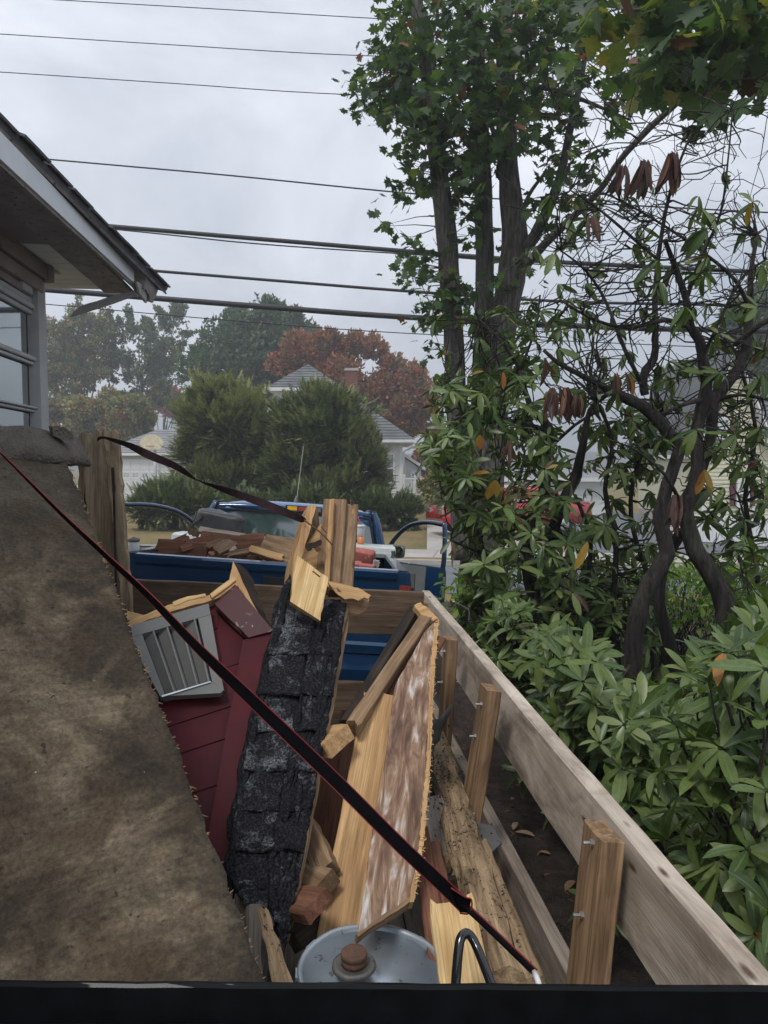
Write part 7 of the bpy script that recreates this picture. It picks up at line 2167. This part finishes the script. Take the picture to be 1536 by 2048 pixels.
base2 = G(1080, 1420, .30)
rhodo('rhododendron', 'tall dense rhododendron screening the maple trunks left of the leggy one', base2,
  [
   [(1085, 1420, 4.3, 30), (1078, 1254, 4.3, 28), (1060, 1162, 4.3, 26), (1055, 1097, 4.3, 25), (1062, 1042, 4.3, 24), (1087, 996, 4.3, 24), (1092, 914, 4.3, 22), (1097, 858, 4.2, 20), (1060, 810, 4.2, 12), (1040, 740, 4.2, 8)],
   [(1100, 1400, 4.5, 26), (1092, 1203, 4.5, 24), (1094, 1143, 4.5, 24), (1106, 1065, 4.5, 22), (1129, 996, 4.4, 22), (1152, 950, 4.4, 20), (1165, 895, 4.3, 18), (1180, 820, 4.3, 10), (1215, 790, 4.2, 8)],
   [(1010, 1300, 4.8, 16), (960, 1080, 4.8, 12), (942, 1040, 4.8, 10)],
  ],
  [
   [(1095, 865, 4.2, 12), (1032, 842, 4.1, 10), (940, 842, 4.1, 8), (917, 803, 4.1, 6), (900, 760, 4.1, 4)],
   [(1060, 1040, 4.3, 8), (1000, 1010, 4.2, 7), (930, 960, 4.2, 5), (880, 930, 4.2, 4)],
   [(1055, 1100, 4.3, 8), (980, 1110, 4.2, 6), (900, 1080, 4.1, 4)],
   [(1095, 900, 4.3, 8), (1150, 850, 4.3, 6), (1200, 820, 4.3, 5)],
   [(1040, 740, 4.2, 7), (1000, 680, 4.2, 5), (960, 640, 4.3, 3)],
   [(1040, 740, 4.2, 6), (1070, 660, 4.2, 5), (1080, 590, 4.2, 4)],
   [(942, 1040, 4.8, 7), (930, 1020, 4.8, 5), (900, 1020, 4.8, 3)], [(960, 1080, 4.8, 6), (985, 1030, 4.8, 4)],
  ],
  [
   dict(poly=[(880, 760), (1060, 720), (1120, 800), (1150, 1000), (1000, 1020), (900, 980), (850, 900), (840, 830)], d=(3.7, 5.2), n=215, twig=(.2, .5), elev=(-.7, .4), k=(5, 8), size=(.09, .125), w=(9, 2.2, .7, .3)),
   dict(poly=[(880, 980), (1140, 1000), (1200, 1150), (1180, 1250), (960, 1200), (905, 1120)], d=(3.7, 5.2), n=200, twig=(.2, .5), elev=(-.6, .5), k=(6, 9), size=(.09, .13), w=(9, 2, .4, .2)),
   dict(poly=[(860, 640), (1060, 600), (1100, 760), (900, 780)], d=(4, 5), n=45, twig=(.3, .6), bare=2, leafy=.6, elev=(-.8, .1), k=(4, 7), size=(.08, .11), w=(9, 1.5, .6, .6)),
   dict(poly=[(1150, 1120), (1330, 1110), (1340, 1300), (1160, 1300)], d=(4.0, 5.4), n=100, twig=(.2, .5), elev=(-.6, .5), k=(6, 9), size=(.09, .13), w=(9, 1.6, .3, .2)),
  ], 62, 260)

base3 = G(1150, 1500, .33)
rhodo('rhododendron', 'low dark green rhododendron just beyond the far posts of the trailer side', base3,
  [[(1160, 1500, 3.6, 18), (1150, 1400, 3.6, 14), (1120, 1320, 3.6, 9)], [(1175, 1510, 3.4, 18), (1220, 1400, 3.3, 12), (1260, 1330, 3.3, 8)]],
  [[(1130, 1480, 3.6, 10), (1050, 1400, 3.6, 7), (1000, 1330, 3.7, 4)], [(1180, 1490, 3.4, 10), (1160, 1420, 3.3, 7), (1100, 1400, 3.3, 4)]],
  [
   dict(poly=[(905, 1190), (1000, 1190), (1210, 1330), (1290, 1420), (1180, 1500), (1060, 1420), (960, 1310)], d=(2, 4.6), amin=.84, spread=1.9, n=330, twig=(.15, .4), elev=(-.15, .7), k=(6, 9), size=(.09, .13), w=(10, 3, .15, .05)),
   dict(poly=[(900, 1200), (1300, 1180), (1320, 1420), (1100, 1420), (1000, 1330)], d=(4.2, 5.6), n=170, twig=(.15, .4), elev=(-.15, .7), k=(6, 9), size=(.09, .13), w=(10, 2, .15, .05)),
   dict(poly=[(890, 1300), (960, 1400), (1100, 1620), (1250, 1800), (1200, 1500), (1000, 1300)], d=(3.2, 4.0), n=70, twig=(.1, .3), elev=(0, .7), k=(6, 9), size=(.09, .12), w=(10, 2, .1, .05)),
  ], 63, 260)

base4 = G(1500, 1750, .35)
rhodo('rhododendron', 'nearest low rhododendron with big glossy leaf whorls at the lower right', base4,
  [[(1480, 1900, 2.3, 30), (1450, 1700, 2.3, 22), (1400, 1560, 2.3, 14)], [(1520, 1900, 2.5, 28), (1510, 1600, 2.5, 20), (1490, 1450, 2.5, 12)], [(1420, 1900, 2.1, 20), (1330, 1700, 2.1, 14), (1250, 1600, 2.2, 8)]],
  [[(1450, 1700, 2.3, 12), (1500, 1640, 2.0, 9), (1560, 1600, 1.9, 7)], [(1400, 1560, 2.3, 9), (1340, 1480, 2.4, 6), (1280, 1440, 2.5, 4)], [(1510, 1600, 2.5, 12), (1440, 1450, 2.6, 8), (1400, 1350, 2.7, 5)], [(1500, 1880, 2.0, 12), (1540, 1800, 1.6, 8), (1500, 1740, 1.5, 6)]],
  [
   dict(poly=[(1060, 1400), (1300, 1410), (1536, 1240), (1560, 1960), (1500, 1900), (1330, 1700), (1200, 1560)], d=(1.5, 3.2), amin=.80, spread=2.1, n=280, twig=(.10, .3), elev=(-.25, .75), k=(6, 10), size=(.078, .125), w=(10, 4, .15, .08), tr=.0035),
   dict(poly=[(1180, 1420), (1400, 1330), (1560, 1180), (1560, 1560), (1300, 1560)], d=(2.6, 3.6), n=190, twig=(.10, .3), elev=(-.2, .8), k=(6, 10), size=(.10, .14), w=(10, 3.5, .1, .05), tr=.0035),
   dict(poly=[(1200, 1480), (1560, 1480), (1560, 2060), (1300, 2000), (1180, 1800)], d=(2.4, 3.2), n=170, twig=(.10, .3), elev=(-.6, .5), k=(6, 9), size=(.10, .14), w=(10, 1, .4, .2), tr=.0035),
  ], 64, 300)
# broad draped whorl in front of it
# fallen leaves on the mulch
rnd = random.Random(71)
ov = leaf_blade(1, .42, 4, .2, .12, .2)
LB = leafmat('fallen_leaf', [(0, (.20, .10, .05)), (.5, (.34, .20, .11)), (1, (.42, .33, .24))], .7, 0)
mes = bpy.data.meshes.new('fallen_leaf'); mes.from_pydata(ov[0], [], ov[1]); mes.materials.append(LB)
for i, (x, y, s, w_) in enumerate([(1068, 1672, .09, 'curled orange brown leaf on the mulch between the last two posts'), (1100, 1708, .06, 'pale curled leaf on the mulch left of the nearest post'), (1022, 1600, .05, 'small grey leaf on the mulch beside the middle post'), (1035, 1645, .07, 'greenish leaf lying on the mulch below the small grey leaf'), (1150, 1762, .08, 'dry leaf standing at the foot of the nearest post'), (1020, 1690, .05, 'broken pinkish leaf at the edge of the lower side board')]):
    p = G(x, y, .372)
    o = place(bpy.data.objects.new('fallen_leaf', mes), None, orient(p, V((rnd.uniform(-1, 1), rnd.uniform(-1, 1), .1)), V((0, 0, 1)), s))
    tag(o, w_, 'leaf', 'dead leaves fallen on the mulch')
mb = MB(); rnd = random.Random(72)
for i in range(2600):
    x = rnd.uniform(.45, 2.6); y = rnd.uniform(1.2, 6.5); z = zt(x, y) + .012
    r = rnd.uniform(.006, .022); d = V((rnd.uniform(-1, 1), rnd.uniform(-1, 1), rnd.uniform(-.2, .5))).normalized(); s = V((-d.y, d.x, rnd.uniform(-.3, .3))) * .35
    p = V((x, y, z)); 
    mb.add([p - d * r, p + s * r, p + d * r, p - s * r + V((0, 0, .004))], [(0, 1, 2), (0, 2, 3)], rnd.choice([0] * 9 + [1] + [2] * 5))
tag(mb.build('mulch_chips', [MT['mulch'], LB, MT['redwood']]), 'dark bark chips and litter covering the bed', None, None, 'stuff')

# yellow green saplings behind the rhododendrons
LG = [leafmat('bright_leaf', [(0, (.09, .17, .03)), (.6, (.16, .26, .045)), (1, (.26, .33, .07))], .5, .4)]
def sapling(label, px, D, polys, n, seed, size=(.06, .10)):
    b_ = P(px, 1200, D); b_.z = zt(b_.x, b_.y)
    t = thing('leafy_shrub', label, 'shrub', b_, 'bright green shrubs beyond the rhododendrons')
    rnd = random.Random(seed); mb = MB()
    fo = Foliage([leaf_blade(1, .5, 4, .3, .1), leaf_blade(1, .45, 4, .5, .15, .1)] , LG)
    for i in range(n // 9):
        x, y = sample_poly(polys, rnd); d = D + rnd.uniform(-.5, .5); p = P(x, y, d)
        crooked(mb, b_, b_ + V((rnd.uniform(-.2, .2), rnd.uniform(-.2, .2), 0)), p, .006, .002, rnd, .08, 4, 4)
        for k in range(9):
            q = p + V((rnd.gauss(0, .09), rnd.gauss(0, .09), rnd.gauss(0, .07)))
            fo.add(orient(q, V((rnd.uniform(-1, 1), rnd.uniform(-1, 1), rnd.uniform(-.6, .4))), V((rnd.uniform(-.5, .5), rnd.uniform(-.5, .5), 1)), rnd.uniform(*size)), rnd.randrange(2), 0)
    s_ = mb.build('stems', BKR, t, Matrix.Translation(b_)); s_['kind'] = 'stuff'
    fo.build(t, 'leaf', 'foliage', 120)
sapling('bright yellow green shrub beside the open right door of the pickup', 935, 6.5, [(905, 1160), (980, 1140), (1010, 1240), (940, 1260), (910, 1220)], 520, 81)
sapling('bright green shrub low behind the crooked trunks', 1350, 6.8, [(1200, 1180), (1330, 1120), (1440, 1130), (1460, 1240), (1220, 1270)], 1100, 82)
sapling('bright green shrub at the right edge below the picket fence', 1500, 6.0, [(1400, 1150), (1560, 1110), (1560, 1230), (1420, 1230)], 800, 83)
sapling('olive green shrub beneath the leaning trunks near the kerb', 1120, 7.4, [(1100, 1190), (1200, 1170), (1210, 1260), (1110, 1280)], 420, 84)
